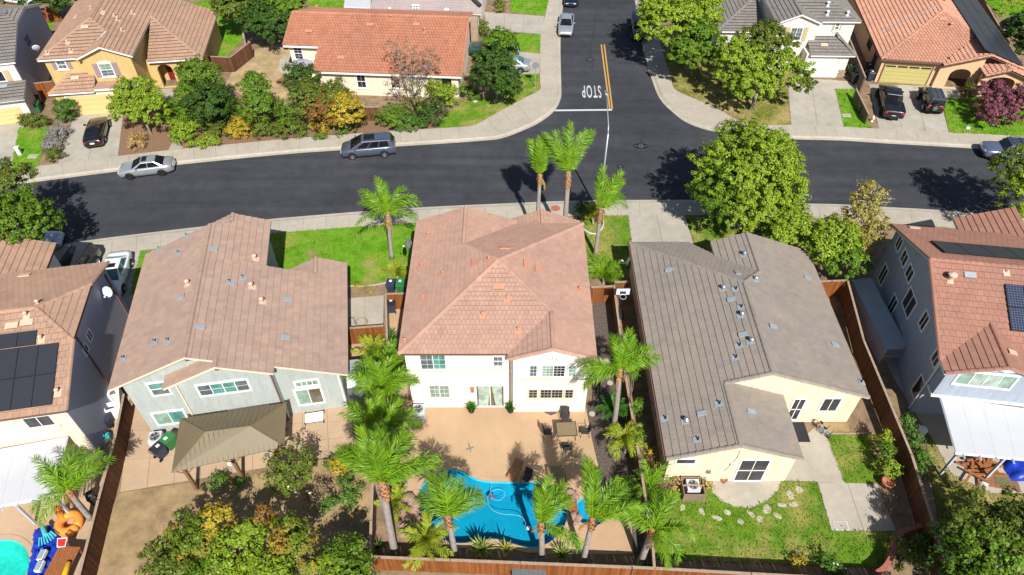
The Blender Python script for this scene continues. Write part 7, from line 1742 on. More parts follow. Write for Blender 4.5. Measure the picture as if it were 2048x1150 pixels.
# ================================================================ GARDEN STRUCTURES
# pavilion with hipped metal roof
zE, zT = 2.65, 3.75
cn = [P(343, 945, zE), P(569, 893, zE), P(573, 805, zE), P(360, 837, zE)]
c0 = sum(cn, Vector()) / 4; c0.z = 0
pv = empty('pavilion', c0, 0, 'brown metal roofed pavilion on the patio of the sage house', 'pavilion')
L_ = [p - c0 for p in cn]
rl = P(411, 864, zT) - c0; rr__ = P(501, 852, zT) - c0
def slope(name, poly, n, up):
    """metal roof slope built of standing-seam sheets"""
    b = MB(); nn = len(poly); b.add(poly + [p - Vector((0, 0, 0.05)) for p in poly], [tuple(range(nn)), tuple(range(2 * nn - 1, nn - 1, -1))] + [(i, nn + i, nn + (i + 1) % nn, (i + 1) % nn) for i in range(nn)])
    o = b.obj('roof_slope', 'gazebo_roof', pv)
    e0, e1 = poly[0], poly[1]
    for i in range(1, n):
        s = i / n; a = e0.lerp(e1, s)
        # follow the slope straight up until it leaves the polygon
        t0, t1 = (poly[3], poly[2]) if nn == 4 else (poly[2], poly[2])
        d = (e1 - e0).normalized(); u0 = (t0 - e0).dot(d); u1 = (t1 - e0).dot(d); ua = (a - e0).dot(d); Lf = (e1 - e0).length
        rise = ((t0 + t1) / 2 - e0); rise = rise - d * rise.dot(d)
        f = 1.0 if u0 <= ua <= u1 else (ua / u0 if ua < u0 else (Lf - ua) / (Lf - u1))
        b_ = a + rise * f; nrm = d.cross(rise).normalized()
        MB().tube([a + nrm * 0.012, b_ + nrm * 0.012], 0.011, 4).obj('seam', 'gazebo_roof', o)
slope('s', [L_[0], L_[1], rr__, rl], 22, None); slope('s', [L_[2], L_[3], rl, rr__], 20, None); slope('s', [L_[3], L_[0], rl], 14, None); slope('s', [L_[1], L_[2], rr__], 12, None)
for a, b in ((rl, rr__), (L_[0], rl), (L_[3], rl), (L_[1], rr__), (L_[2], rr__)): MB().tube([a + Vector((0, 0, .02)), b + Vector((0, 0, .02))], 0.035, 6).obj('ridge_cap', 'gazebo_roof', pv)
for i in range(4):
    a, b = L_[i].lerp(-L_[(i + 2) % 4] * -1, 0.08) if False else L_[i] * 0.90, L_[(i + 1) % 4] * 0.90
    MB().tube([Vector((a.x, a.y, zE - 0.14)), Vector((b.x, b.y, zE - 0.14))], 0.085, 4).obj('beam', 'gazebo_wood', pv)
for s in (0.05, 0.52, 0.95):
    for e in ((L_[0], L_[1]), (L_[3], L_[2])):
        p = e[0].lerp(e[1], s) * 0.90
        MB().box(p.x - 0.09, p.y - 0.09, 0, p.x + 0.09, p.y + 0.09, zE - 0.1).obj('post', 'gazebo_wood', pv)
        for dd in (-1, 1):
            q = (e[1] - e[0]).normalized() * dd
            MB().tube([(p.x, p.y, zE - 0.75), (p.x + q.x * 0.6, p.y + q.y * 0.6, zE - 0.15)], 0.05, 4).obj('brace', 'gazebo_wood', pv)
for u, v in ((379, 932), (530, 911)): pass
p = P(534, 910, 2.75) - c0; MB().box(p.x - .12, p.y - .1, 2.72, p.x + .12, p.y + .1, 2.84).obj('roof_vent', 'metal_grey', pv)
p = P(461, 928, 2.62) - c0; MB().box(p.x - .12, p.y - .12, 2.58, p.x + .12, p.y - .04, 2.86).obj('solar_light', 'plastic_white', pv)
# white patio covers
def cover(label, cs, z, posts, parent_name='patio_cover', ribs=6, beam_ends=6):
    pts = [P(u, v, z) for u, v in cs]; c = pts[0].copy(); c.z = 0
    root = empty(parent_name, c, 0, label, 'patio cover')
    q = [p - c for p in pts]
    n = 5
    for i in range(n):
        a, b = q[0].lerp(q[1], i / n + 0.0006), q[0].lerp(q[1], (i + 1) / n - 0.0006); d, e = q[3].lerp(q[2], i / n + 0.0006), q[3].lerp(q[2], (i + 1) / n - 0.0006)
        poly = [a, b, e, d]
        MB().add(poly + [p - Vector((0, 0, 0.09)) for p in poly], [(0, 1, 2, 3), (7, 6, 5, 4)] + [(k, 4 + k, 4 + (k + 1) % 4, (k + 1) % 4) for k in range(4)]).obj('roof_panel', 'cover_white', root)
    MB().tube([q[0] - Vector((0, 0, .17)), q[1] - Vector((0, 0, .17))], 0.10, 4).obj('beam', 'cover_white', root)
    MB().tube([q[0] - Vector((0, 0, .04)), q[3] - Vector((0, 0, .04))], 0.07, 4).obj('beam', 'cover_white', root); MB().tube([q[1] - Vector((0, 0, .04)), q[2] - Vector((0, 0, .04))], 0.07, 4).obj('beam', 'cover_white', root)
    out = (q[0] - q[3]).normalized()
    for i in range(beam_ends):
        a = q[0].lerp(q[1], (i + 0.5) / beam_ends); MB().tube([a - out * 0.6 - Vector((0, 0, .12)), a + out * 0.35 - Vector((0, 0, .12))], 0.06, 4).obj('beam_end', 'cover_white', root)
    for s in posts:
        a = q[0].lerp(q[1], s) - out * 0.1
        MB().box(a.x - .07, a.y - .07, 0, a.x + .07, a.y + .07, z - 0.1).obj('post', 'cover_white', root)
    return root
cover('white patio cover behind the solar-roofed left house', [(-70, 1022), (107, 990), (134, 873), (-40, 905)], 2.75, (0.52, 0.97))
cover('white patio cover behind the blue house', [(1912, 903), (2110, 922), (2090, 822), (1881, 793)], 2.85, (0.05, 0.53))
cover('small white patio cover at the top edge', [(688, 12), (741, 14), (741, -30), (694, -30)], 2.6, (0.1, 0.95))
MB_ = MB().box(-1.3, -0.03, 0.2, 1.3, 0.03, 2.0); o_ = MB_.obj('sun_screen', 'fabric_white'); o_.location = P(715, 26); tag(o_, 'pale sun screen under the top patio cover', 'screen')
# lean-to of three sheets beside the sage house
cs = [P(697, 806, 2.0), P(727, 800, 2.0), P(722, 717, 2.2), P(690, 720, 2.2)]; c = cs[0].copy(); c.z = 0
root = empty('lean_to', c, 0, 'lean-to of grey and white sheets beside the sage house', 'lean-to'); q = [p - c for p in cs]
for i, mm in enumerate(('metal_grey', 'fabric_white', 'flashing')):
    a, b = q[0].lerp(q[3], i / 3), q[1].lerp(q[2], i / 3); e, d = q[0].lerp(q[3], (i + 1) / 3 - .01), q[1].lerp(q[2], (i + 1) / 3 - .01); poly = [a, b, d, e]
    MB().add(poly + [p - Vector((0, 0, 0.03)) for p in poly], [(0, 1, 2, 3), (7, 6, 5, 4)] + [(k, 4 + k, 4 + (k + 1) % 4, (k + 1) % 4) for k in range(4)]).obj('sheet', mm, root)
for p in q: MB().box(p.x - .04, p.y - .04, 0, p.x + .04, p.y + .04, p.z - .03).obj('post', 'post_wood', root)
# metal shed beside the blue house
a, b = P(1706, 588), P(1756, 735); ang = math.atan2(b.y - a.y, b.x - a.x); Ls = 5.2
root = empty('storage_shed', P(1722, 592), math.atan2(P(1790, 726).y - P(1722, 592).y, P(1790, 726).x - P(1722, 592).x), 'long metal storage shed beside the blue house', 'shed')
Ls = (P(1790, 726) - P(1722, 592)).length
MB().box(0, -1.2, 0, Ls, 0.0, 1.72).obj('wall', 'cover_white', root)
MB().add([(-.1, -1.3, 1.72), (Ls + .1, -1.3, 1.72), (Ls + .1, .1, 1.95), (-.1, .1, 1.95), (-.1, -1.3, 1.67), (Ls + .1, -1.3, 1.67), (Ls + .1, .1, 1.9), (-.1, .1, 1.9)], [(0, 1, 2, 3), (7, 6, 5, 4), (0, 4, 5, 1), (1, 5, 6, 2), (2, 6, 7, 3), (3, 7, 4, 0)]).obj('roof', 'flashing', root)
for y in (-1.15, -0.58): 
    for z in (0.1, 0.9): MB().box(Ls, y, z, Ls + 0.03, y + 0.53, z + 0.66).obj('door', 'metal_galv', root)
o = MB().box(-1.0, -0.5, 0, 0.75, 0.5, 0.9, 'slate'); o.box(-1.06, -0.56, 0.9, 0.81, 0.56, 0.95, 'slate')
for i in range(4): o.box(-1.06 + i * .47, -0.57, 0.95, -0.62 + i * .47, 0.57, 0.97, 'slate')
o = o.obj('storage_box'); o.location = P(1062, 1146, 0.3); o.location.z = 0; tag(o, 'grey slate topped box just below the bottom fence', 'storage box')
# curved brick wall
root = empty('brick_wall', P(1796, 1068), 0, 'curved red brick wall in the lower right yard', 'wall'); bo = P(1796, 1068)
line = resample(smooth_line([tuple((P(u, v, 0.9))) for u, v in ((1845, 1050), (1815, 1058), (1798, 1068), (1790, 1090), (1785, 1110), (1772, 1132), (1755, 1145))], 5), 0.115)
cb_ = MB().box(-0.05, -0.14, 0, 0.05, 0.14, 0.075).mesh('cap_brick', 'brick_red')
wb_ = MB()
for i, (a, b) in enumerate(zip(line, line[1:])):
    d = (b - a); ang = math.atan2(d.y, d.x); c = (a + b) / 2 - bo
    inst('cap_brick', cb_, root, Matrix.Translation((c.x, c.y, 0.82 + 0.004 * (i % 3))) @ Matrix.Rotation(ang, 4, 'Z'))
    wb_.box(-0.059, -0.10, 0, 0.059, 0.10, 0.815, None, Matrix.Translation((c.x, c.y, 0)) @ Matrix.Rotation(ang, 4, 'Z'))
wb_.obj('brick_core', 'brick_red', root)
# ================================================================ STREET FURNITURE
b0 = P(1198, 424); tz = 8.0
lp = empty('street_lamp', b0, 0, 'tall pale street lamp with a long arm over the road', 'street lamp')
MB().tube([(0, 0, 0), (0, 0, 0.5), (0, 0, 4), (0.02, 0, tz)], [0.12, 0.10, 0.085, 0.06], 10).obj('pole', 'lamp_metal', lp, True)
hd = P(1213, 188, 9.1) - b0
MB().tube([(0.02, 0, tz - 0.05), (0.05, 0.5, tz + 0.45), (hd.x * 0.5, hd.y * 0.55, 8.9), (hd.x, hd.y, hd.z)], [0.055, 0.05, 0.04, 0.035], 8).obj('arm', 'lamp_metal', lp, True)
MB().add([(-.09, -.1, 0), (.09, -.1, 0), (.16, .25, 0), (.1, .55, 0), (-.1, .55, 0), (-.16, .25, 0), (-.05, -.05, .1), (.05, -.05, .1), (.09, .25, .14), (.05, .5, .08), (-.05, .5, .08), (-.09, .25, .14)], [(5, 4, 3, 2, 1, 0), (6, 7, 8, 9, 10, 11)] + [(i, (i + 1) % 6, 6 + (i + 1) % 6, 6 + i) for i in range(6)]).obj('lamp_head', 'metal_galv', lp, M=Matrix.Translation((hd.x, hd.y, hd.z - 0.04)))
MB().lathe([(0.2, 0), (0.2, 0.12), (0.13, 0.16)], (0, 0, 0), 12).obj('base', 'concrete', lp)
b0 = P(1070, 176)
ss = empty('stop_sign', b0, R(2), 'stop sign at the corner seen from behind', 'sign')
MB().box(-0.03, -0.02, 0, 0.03, 0.02, 2.95).obj('post', 'metal_galv', ss)
oc = [(0.40 * math.cos(R(22.5 + 45 * i)), 0.40 * math.sin(R(22.5 + 45 * i))) for i in range(8)]
MB().add([(x, 0.025, 2.58 + z) for x, z in oc] + [(x, 0.04, 2.58 + z) for x, z in oc], [tuple(range(8)), tuple(range(15, 7, -1))] + [(i, 8 + i, 8 + (i + 1) % 8, (i + 1) % 8) for i in range(8)]).obj('plate', 'metal_galv', ss)
MB().add([(x * .97, 0.043, 2.58 + z * .97) for x, z in oc], [tuple(range(7, -1, -1))]).obj('face', 'plastic_red', ss)
MB().lathe([(0.12, 0), (0.12, 0.05)], (0, 0, 0), 10).obj('footing', 'concrete', ss)
b0 = P(1743, 243)
o = MB().lathe([(0.16, 0), (0.16, 0.06), (0.10, 0.08), (0.105, 0.45), (0.14, 0.48), (0.12, 0.56), (0.05, 0.64), (0.04, 0.68)], (0, 0, 0), 14, 'trim_cream'); o.lathe([(0.055, -0.2), (0.055, 0.2)], (0, 0, 0.36), 10, 'trim_cream', 'y'); o.lathe([(0.07, 0), (0.07, 0.2)], (0, 0, 0.36), 10, 'trim_cream', 'x')
o = o.obj('fire_hydrant', None, None, True); o.location = b0; tag(o, 'cream fire hydrant beside the black pickup', 'hydrant')
def simple(name, label, cat, u, v, mb, rz=0.0, smooth=False, group=None, z=0.0):
    o = mb.obj(name, None, None, smooth); o.location = P(u, v, z); o.rotation_euler = (0, 0, rz); return tag(o, label, cat, group)
simple('utility_pedestal', 'green utility pedestal on the small lawn', 'utility box', 1717, 226, MB().lathe([(0.16, 0), (0.16, 0.75), (0.13, 0.85), (0.05, 0.88)], (0, 0, 0), 12, 'bin_green').box(-.1, -.17, .2, .1, -.155, .6, 'bin_green'), 0, True)
simple('utility_pedestal', 'pale utility pedestal on the top left lawn', 'utility box', 41, 309, MB().box(-.18, -.15, 0, .18, .15, .8, 'cover_white').box(-.2, -.17, .8, .2, .17, .86, 'plastic_white').box(-.1, -.165, .1, .1, -.15, .7, 'plastic_white'), 0.2)
for u, v, lb in ((66, 313, 'cream meter lid on the top left lawn'), (1693, 231, 'white meter lid on the small lawn'), (1682, 1052, 'pale square lid in the concrete slab of the cream house')):
    simple('meter_lid', lb, 'lid', u, v, MB().box(-.42, -.28, 0, .42, .28, .03, 'cover_white').box(-.36, -.22, .03, .36, .22, .037, 'concrete').box(-.06, -.03, .037, .06, .03, .045, 'metal_grey'))
simple('sidewalk_cover', 'round reddish cover set in the near sidewalk', 'lid', 1111, 416.5, MB().lathe([(0.42, 0), (0.42, 0.012)], (0, 0, 0), 18, 'terracotta').lathe([(0.34, 0.012), (0.34, 0.018)], (0, 0, 0), 18, 'brick_red'))
# ================================================================ BINS
def bin_(label, u, v, m, lid, rz=0.0, s=1.0):
    root = empty('wheelie_bin', P(u, v), rz, label, 'bin', 'wheelie bins')
    b = MB().add([(-.24, -.28, .06), (.24, -.28, .06), (.24, .26, .06), (-.24, .26, .06), (-.31, -.38, 1.0), (.31, -.38, 1.0), (.31, .36, 1.0), (-.31, .36, 1.0)], [(0, 3, 2, 1), (4, 5, 6, 7), (0, 1, 5, 4), (1, 2, 6, 5), (2, 3, 7, 6), (3, 0, 4, 7)])
    b.box(-.33, -.40, .94, .33, .38, 1.0); b.obj('body', m, root)
    MB().add([(-.34, -.42, 1.0), (.34, -.42, 1.0), (.34, .40, 1.0), (-.34, .40, 1.0), (-.30, -.36, 1.08), (.30, -.36, 1.08), (.30, .38, 1.1), (-.30, .38, 1.1)], [(0, 3, 2, 1), (4, 5, 6, 7), (0, 1, 5, 4), (1, 2, 6, 5), (2, 3, 7, 6), (3, 0, 4, 7)]).obj('lid', lid, root)
    MB().box(-.1, -.2, 1.093, .1, .02, 1.097).obj('sticker', 'plastic_white', root)
    MB().tube([(-.28, .46, 1.02), (.28, .46, 1.02)], .02, 6).obj('handle', lid, root)
    for x in (-.27, .27): MB().lathe([(.12, -.03), (.12, .03)], (x, .3, .12), 12, None, 'x').obj('wheel', 'rubber', root)
    root.scale = (s, s, s); return root
bin_('green bin on the patio of the sage house', 345, 893, 'bin_green', 'bin_green', R(-32)); bin_('navy bin on the patio of the sage house', 325, 912, 'bin_blue', 'bin_black', R(150))
bin_('navy bin beside the weathered fence', 785, 622, 'bin_blue', 'bin_black', R(185)); bin_('dark bin behind the gate left of the centre house', 784, 583, 'bin_blue', 'bin_blue', R(175)); bin_('green bin behind the gate left of the centre house', 803, 583, 'bin_green', 'bin_green', R(180))
bin_('green bin beside the yellow house gate', 79, 224, 'bin_green', 'bin_green', R(10)); bin_('dark bin behind the green bin by the yellow house gate', 78, 212, 'bin_black', 'bin_black', R(10))
bin_('green bin beside the white garage', 1702, 150, 'bin_green', 'bin_green', R(10)); bin_('dark blue bin in front of the green one by the white garage', 1706, 166, 'bin_blue', 'bin_black', R(10)); bin_('dark blue bin at the corner of the peach garage', 1738, 160, 'bin_blue', 'bin_black', R(-10)); bin_('dark bin deeper in the passage by the peach garage', 1733, 146, 'bin_black', 'bin_black', R(-10))
bin_('black bin between left fence and left house', 190, 1003, 'bin_black', 'bin_black', R(40), 0.75)
bin_('grey bin in the narrow bed right of the centre house', 1188, 765, 'bin_black', 'flashing', R(5))
# ================================================================ AIR CONDITIONERS
def aircon(label, u, v, rz=0.0):
    root = empty('air_conditioner', P(u, v), rz, label, 'air conditioner')
    MB().box(-.45, -.45, 0, .45, .45, .06).obj('pad', 'concrete', root)
    b = MB().box(-.38, -.38, .06, .38, .38, .78)
    for i in range(9):
        z = .12 + i * .07
        for s in (-1, 1): b.box(-.37, s * .385 - .008, z, .37, s * .385 + .008, z + .03); b.box(s * .385 - .008, -.37, z, s * .385 + .008, .37, z + .03)
    b.obj('casing', 'cover_white', root)
    MB().lathe([(.32, .78), (.32, .80), (.28, .80), (.28, .785)], (0, 0, 0), 18).obj('fan_ring', 'metal_grey', root)
    f = MB()
    for i in range(5): f.box(.03, -.06, .788, .27, .06, .794, None, Matrix.Rotation(2 * math.pi * i / 5, 4, 'Z'))
    f.obj('fan', 'metal_dark', root)
    g = MB()
    for i in range(6): g.tube([Matrix.Rotation(math.pi * i / 6, 3, 'Z') @ Vector((-.3, 0, .81)), Matrix.Rotation(math.pi * i / 6, 3, 'Z') @ Vector((.3, 0, .81))], .006, 4)
    g.obj('grille', 'metal_grey', root)
aircon('air conditioner at the wall of the sage house', 318, 886, R(10)); aircon('air conditioner at the left corner of the centre house patio', 839, 831); aircon('air conditioner inside the open wooden box', 1382, 982)
root = empty('screen_box', P(1382, 984), 0, 'open weathered box round the air conditioner of the cream house', 'screen')
for x0, y0, x1, y1 in ((-.65, -.6, .65, -.55), (-.65, .55, .65, .6), (-.65, -.55, -.6, .55), (.6, -.55, .65, .55)): MB().box(x0, y0, 0, x1, y1, .78).obj('side_panel', 'fence_weathered', root)
MB().box(-.66, -.04, .781, .66, .04, .83).obj('cross_bar', 'cap_wood', root)
# ================================================================ GARDEN FURNITURE
def chair(label, c, rz):
    root = empty('patio_chair', c, rz, label, 'chair', 'chairs round the patio table')
    for s in (-1, 1):
        MB().tube([(s * .27, -.27, 0), (s * .27, -.25, .62), (s * .27, .25, .64), (s * .27, .3, 0)], .018, 6).obj('arm_frame', 'metal_dark', root)
        MB().tube([(s * .24, .2, .4), (s * .24, .36, 1.02)], .016, 6).obj('back_post', 'metal_dark', root)
    MB().add([(-.24, -.25, .42), (.24, -.25, .42), (.24, .22, .40), (-.24, .22, .40), (-.24, -.25, .40), (.24, -.25, .40), (.24, .22, .38), (-.24, .22, .38)], [(0, 1, 2, 3), (7, 6, 5, 4), (0, 4, 5, 1), (1, 5, 6, 2), (2, 6, 7, 3), (3, 7, 4, 0)]).obj('seat', 'fabric_dark', root)
    MB().add([(-.23, .22, .42), (.23, .22, .42), (.23, .37, 1.0), (-.23, .37, 1.0), (-.23, .24, .42), (.23, .24, .42), (.23, .39, 1.0), (-.23, .39, 1.0)], [(0, 3, 2, 1), (4, 5, 6, 7), (0, 1, 5, 4), (1, 2, 6, 5), (2, 3, 7, 6), (3, 0, 4, 7)]).obj('backrest', 'fabric_tan' if False else 'fabric_dark', root)
tc = P(1133, 858, .7).xy.to_3d()
root = empty('patio_table', tc, R(3), 'square glass topped table on the patio', 'table')
MB().box(-.62, -.5, .70, .62, .5, .715).obj('top', 'fabric_tan', root)
for x0, y0, x1, y1 in ((-.66, -.54, .66, -.5), (-.66, .5, .66, .54), (-.66, -.5, -.62, .5), (.62, -.5, .66, .5)): MB().box(x0, y0, .69, x1, y1, .725).obj('rim', 'metal_dark', root)
for x in (-.55, .55):
    for y in (-.42, .42): MB().tube([(x, y, .7), (x * 1.05, y * 1.05, 0)], .02, 6).obj('leg', 'metal_dark', root)
for dx, dy, rz, lb in ((0, 1.15, 0, 'dark patio chair on the house side of the table'), (0, -1.15, 180, 'dark patio chair on the pool side of the table'), (-1.2, 0, 90, 'dark patio chair left of the table'), (1.2, 0.05, -90, 'dark patio chair right of the table')): chair(lb, tc + Vector((dx, dy, 0)), R(rz))
ub = empty('umbrella_base', P(940, 897), R(20), 'empty parasol stand in the middle of the patio', 'parasol stand'); ub.scale = (.6, .6, .9)
for i in range(4): MB().box(.03, -.05, 0, .42, .05, .05, None, Matrix.Rotation(R(90 * i), 4, 'Z')).obj('foot', 'metal_grey', ub)
MB().tube([(0, 0, 0), (-.02, 0, .55)], .025, 8).obj('tube', 'metal_grey', ub)
lo = empty('lounge_chair', P(1030, 945), R(62), 'brown lounge chair at the pool edge', 'lounger'); lo.scale = (.72, .8, .8)
MB().add([(-.9, -.33, .32), (.2, -.33, .32), (.9, -.33, .75), (.9, .33, .75), (.2, .33, .32), (-.9, .33, .32)], [(0, 1, 4, 5), (1, 2, 3, 4)]).obj('sling', 'lumber', lo)
for y in (-.33, .33): MB().tube([(-.9, y, .31), (.2, y, .31), (.9, y, .74)], .03, 6).obj('side_rail', 'deck_wood', lo)
for x, y in ((-.75, -.3), (-.75, .3), (.5, -.3), (.5, .3)): MB().tube([(x, y, .3), (x, y, 0)], .025, 6).obj('leg', 'deck_wood', lo)
chair('dark wire chair at the pool edge beside the lounger', P(1053, 962), R(-30))
simple('stone_table', 'low square stone table near the right end of the pool', 'table', 1112, 952, MB().box(-.55, -.45, .4, .55, .45, .46, 'fabric_tan').box(-.4, -.3, 0, -.3, .3, .4, 'stone').box(.3, -.3, 0, .4, .3, .4, 'stone'), 0.1)
pb = empty('pet_cot', P(630, 838), R(10), 'white raised pet cot behind the sage house', 'pet cot')
MB().box(-.58, -.38, .2, .58, .38, .225).obj('bed', 'fabric_white', pb)
for x in (-.6, .6):
    for y in (-.4, .4): MB().lathe([(.035, 0), (.035, .28)], (x, y, 0), 8).obj('leg', 'metal_dark', pb)
for y in (-.4, .4): MB().tube([(-.6, y, .21), (.6, y, .21)], .018, 6).obj('rail', 'metal_dark', pb)
# basketball hoop
bh = empty('basketball_hoop', (7.95, 35.6, 0), R(0), 'basketball hoop in the alley left of the cream house', 'basketball hoop')
MB().tube([(0, 0, 0), (0, 0, 2.6), (0, -.35, 3.0)], .05, 8).obj('pole', 'metal_dark', bh)
MB().box(-.47, -.42, 2.84, .47, -.38, 3.42).obj('backboard', 'fabric_white', bh); MB().box(-.53, -.40, 2.78, .53, -.36, 3.48).obj('backboard_edge', 'bin_blue', bh); MB().box(-.22, -.428, 2.9, .22, -.42, 3.18).obj('target_square', 'bin_blue', bh)
MB().tube([(.23 * math.cos(t), -.66 + .23 * math.sin(t), 2.85) for t in np.linspace(0, 2 * math.pi, 16)], .012, 5).obj('ring', 'plastic_white', bh)
MB().box(-.4, -.3, 0, .4, .5, .2).obj('base', 'bin_black', bh)
# patio umbrella by the corner house
um = empty('patio_umbrella', P(612, 158), 0, 'grey patio umbrella beside the corner house', 'umbrella')
MB().tube([(0, 0, 0), (0, 0, 2.2)], .025, 6).obj('pole', 'metal_grey', um)
for i in range(8):
    a0, a1 = R(45 * i), R(45 * (i + 1)); MB().add([(0, 0, 2.3), (1.15 * math.cos(a0), 1.15 * math.sin(a0), 1.95), (1.15 * math.cos(a1), 1.15 * math.sin(a1), 1.95)], [(0, 1, 2)]).obj('canopy_panel', 'umbrella_grey', um)
simple('barbecue', 'black barbecue under the grey umbrella', 'barbecue', 622, 150, MB().box(-.5, -.3, .1, .5, .3, .8, 'metal_dark').lathe([(.3, -.5), (.3, .5)], (0, 0, .85), 12, 'metal_dark', 'x'))
pt = empty('picnic_table', P(572, 168), R(60), 'small wooden picnic table in the bare yard', 'table')
MB().box(-.7, -.35, .68, .7, .35, .73).obj('top', 'gazebo_wood', pt)
for y in (-.65, .65): MB().box(-.7, y - .13, .4, .7, y + .13, .44).obj('bench', 'gazebo_wood', pt)
for x in (-.5, .5): MB().box(x - .04, -.6, 0, x + .04, .6, .1).obj('foot', 'gazebo_wood', pt); MB().box(x - .04, -.08, .1, x + .04, .08, .68).obj('leg', 'gazebo_wood', pt)
# ================================================================ STONES
ORD = ('first second third fourth fifth sixth seventh eighth ninth tenth eleventh twelfth thirteenth fourteenth fifteenth').split()
def stone_mesh(seed, sx, sy, sz, m):
    rr = random.Random(seed); b = MB(); n = 9
    for k, (f, z) in enumerate(((1.0, 0), (1.05, .45), (.75, .85), (.25, 1.0))):
        for i in range(n):
            a = 2 * math.pi * i / n; q = f * rr.uniform(.82, 1.12); b.v.append((sx * q * math.cos(a), sy * q * math.sin(a), sz * (z + rr.uniform(-.06, .06) * (k > 0))))
    for k in range(3):
        for i in range(n): b.f.append((k * n + i, k * n + (i + 1) % n, (k + 1) * n + (i + 1) % n, (k + 1) * n + i)); b.m.append(0)
    b.f.append(tuple(3 * n + i for i in range(n))); b.m.append(0)
    return b.mesh('boulder', m)
sm_ = [stone_mesh(i, .42, .32, .4, 'boulder') for i in range(5)]; pm_ = [stone_mesh(20 + i, .34, .28, .022, 'paver') for i in range(6)]; rr = random.Random(5)
spots = [(815, 1000), (824, 1006), (833, 1014), (822, 1022), (812, 1030), (830, 1030), (838, 1040), (820, 1042), (808, 1048), (832, 1052), (842, 1055), (818, 1062), (806, 1068), (830, 1068), (845, 1068)]
for i, (u, v) in enumerate(spots):
    o = inst('boulder', sm_[i % 5]); o.location = P(u, v); o.rotation_euler = (0, 0, rr.uniform(0, 6)); s = rr.uniform(.75, 1.2); o.scale = (s, s, s)
    tag(o, ORD[i] + ' reddish boulder from the top in the rock pile left of the pool', 'boulder', 'boulders left of the pool')
for i, (u, v) in enumerate([(1142, 986), (1152, 993), (1142, 1000), (1146, 1033), (1156, 1037), (1140, 1041), (1152, 1046)]):
    o = inst('boulder', sm_[i % 5]); o.location = P(u, v); o.rotation_euler = (0, 0, rr.uniform(0, 6)); s = rr.uniform(.5, .7); o.scale = (s, s, s)
    tag(o, ORD[i] + ' small boulder from the top between the pool and the round spa', 'boulder', 'boulders by the spa')
for i, (u, v) in enumerate([(814, 955), (812, 963), (811, 971), (810, 979), (810, 987)]):
    o = simple('edging_stone', ORD[i] + ' pale edging stone from the top in the short row left of the pool', 'stone', u, v, MB().box(-.13, -.12, 0, .13, .12, .12, 'paver').box(-.11, -.1, .12, .11, .1, .14, 'paver'), rr.uniform(-.2, .2), group='edging stones by the pool')
for i, (u, v) in enumerate([(1206, 700), (1213, 722), (1218, 741), (1220, 766), (1223, 787), (1184, 828)]):
    simple('stepping_stone', ORD[i] + ' round stepping stone from the house back on the dark mulch strip', 'stepping stone', u, v, MB().lathe([(.20, 0), (.21, .03), (.19, .05)], (0, 0, 0), 18, 'paver').lathe([(.13, .05), (.12, .056)], (0, 0, 0), 18, 'paver'), 0, False, 'round stepping stones')
for i, (u, v) in enumerate(sorted([(345, 705), (470, 730), (640, 740), (572, 775), (728, 800), (795, 750), (900, 720), (853, 782), (970, 762), (1000, 688), (1078, 685), (1055, 625), (1112, 590)])):
    o = inst('flagstone', pm_[i % 6]); o.location = P(1260 + u * .3043, 800 + v * .3043); o.rotation_euler = (0, 0, rr.uniform(0, 6)); s = rr.uniform(.6, .95); o.scale = (s, s * rr.uniform(.6, 1.1), 1.2)
    tag(o, ORD[i] + ' irregular flagstone from the left in the curved row across the back lawn', 'flagstone', 'flagstones on the back lawn')
for i, (u, v, s) in enumerate([(1465, 452, .8), (1480, 456, .9), (1500, 452, .7), (1512, 458, .6)]):
    o = inst('boulder', stone_mesh(40 + i, .4, .34, .35, 'paver')); o.location = P(u, v); o.scale = (s, s, s); tag(o, ORD[i] + ' pale rock from the left at the foot of the large round tree', 'rock', 'rocks under the round tree')
for i, (u, v, s) in enumerate([(990, 203, .6), (1003, 206, .6), (950, 204, .7)]):
    o = inst('boulder', stone_mesh(50 + i, .4, .34, .35, 'paver')); o.location = P(u, v); o.scale = (s, s, s); tag(o, ('left', 'right', 'leftmost separate')[i] + ' pale rock in the bed beside the corner lawn', 'rock', 'rocks by the corner lawn')
for (u, v, lb) in ((1985, 250, 'white rock under the purple tree'), (1935, 257, 'white stone on the lawn edge of the peach house'), (1968, 968, 'white stone in the parched grass')):
    o = inst('boulder', stone_mesh(60 + u, .26, .22, .22, 'cover_white')); o.location = P(u, v); tag(o, lb, 'rock')
# wood bridge over the spill between pool and spa, pool cleaner
br = empty('wooden_bridge', P(1145, 1014), 0, 'short orange timber bridge between pool and spa', 'bridge')
for i in range(5): MB().box(-.28, -.42 + i * .17, .06, .28, -.27 + i * .17, .11).obj('plank', 'deck_wood', br)
for x in (-.2, .2): MB().box(x - .04, -.42, 0, x + .04, .42, .06).obj('bearer', 'deck_wood', br)
pc = empty('pool_cleaner', P(983, 993, -.1), 0, 'pool cleaner with a coiled pale hose in the kidney pool', 'pool cleaner')
c0 = P(983, 993, -.1)
path = [(983, 965), (981, 985), (986, 998), (1000, 1000), (1010, 990), (1004, 980), (990, 980), (978, 990), (976, 1005), (985, 1020), (1005, 1028), (1030, 1030), (1046, 1036), (1052, 1050)]
MB().tube([tuple(P(u, v, -.085) - c0) for u, v in smooth_line([(a, b) for a, b in path], 5)], .016, 6).obj('hose', 'pool_hose', pc)
MB().lathe([(.2, -.1), (.22, -.02), (.12, .08), (.04, .1)], tuple(P(983, 993, -.1) - c0), 12).obj('head', 'car_blue', pc); MB().lathe([(.12, -.05), (.13, .0), (.05, .05)], tuple(P(1057, 1056, -.09) - c0), 10).obj('float', 'plastic_white', pc)
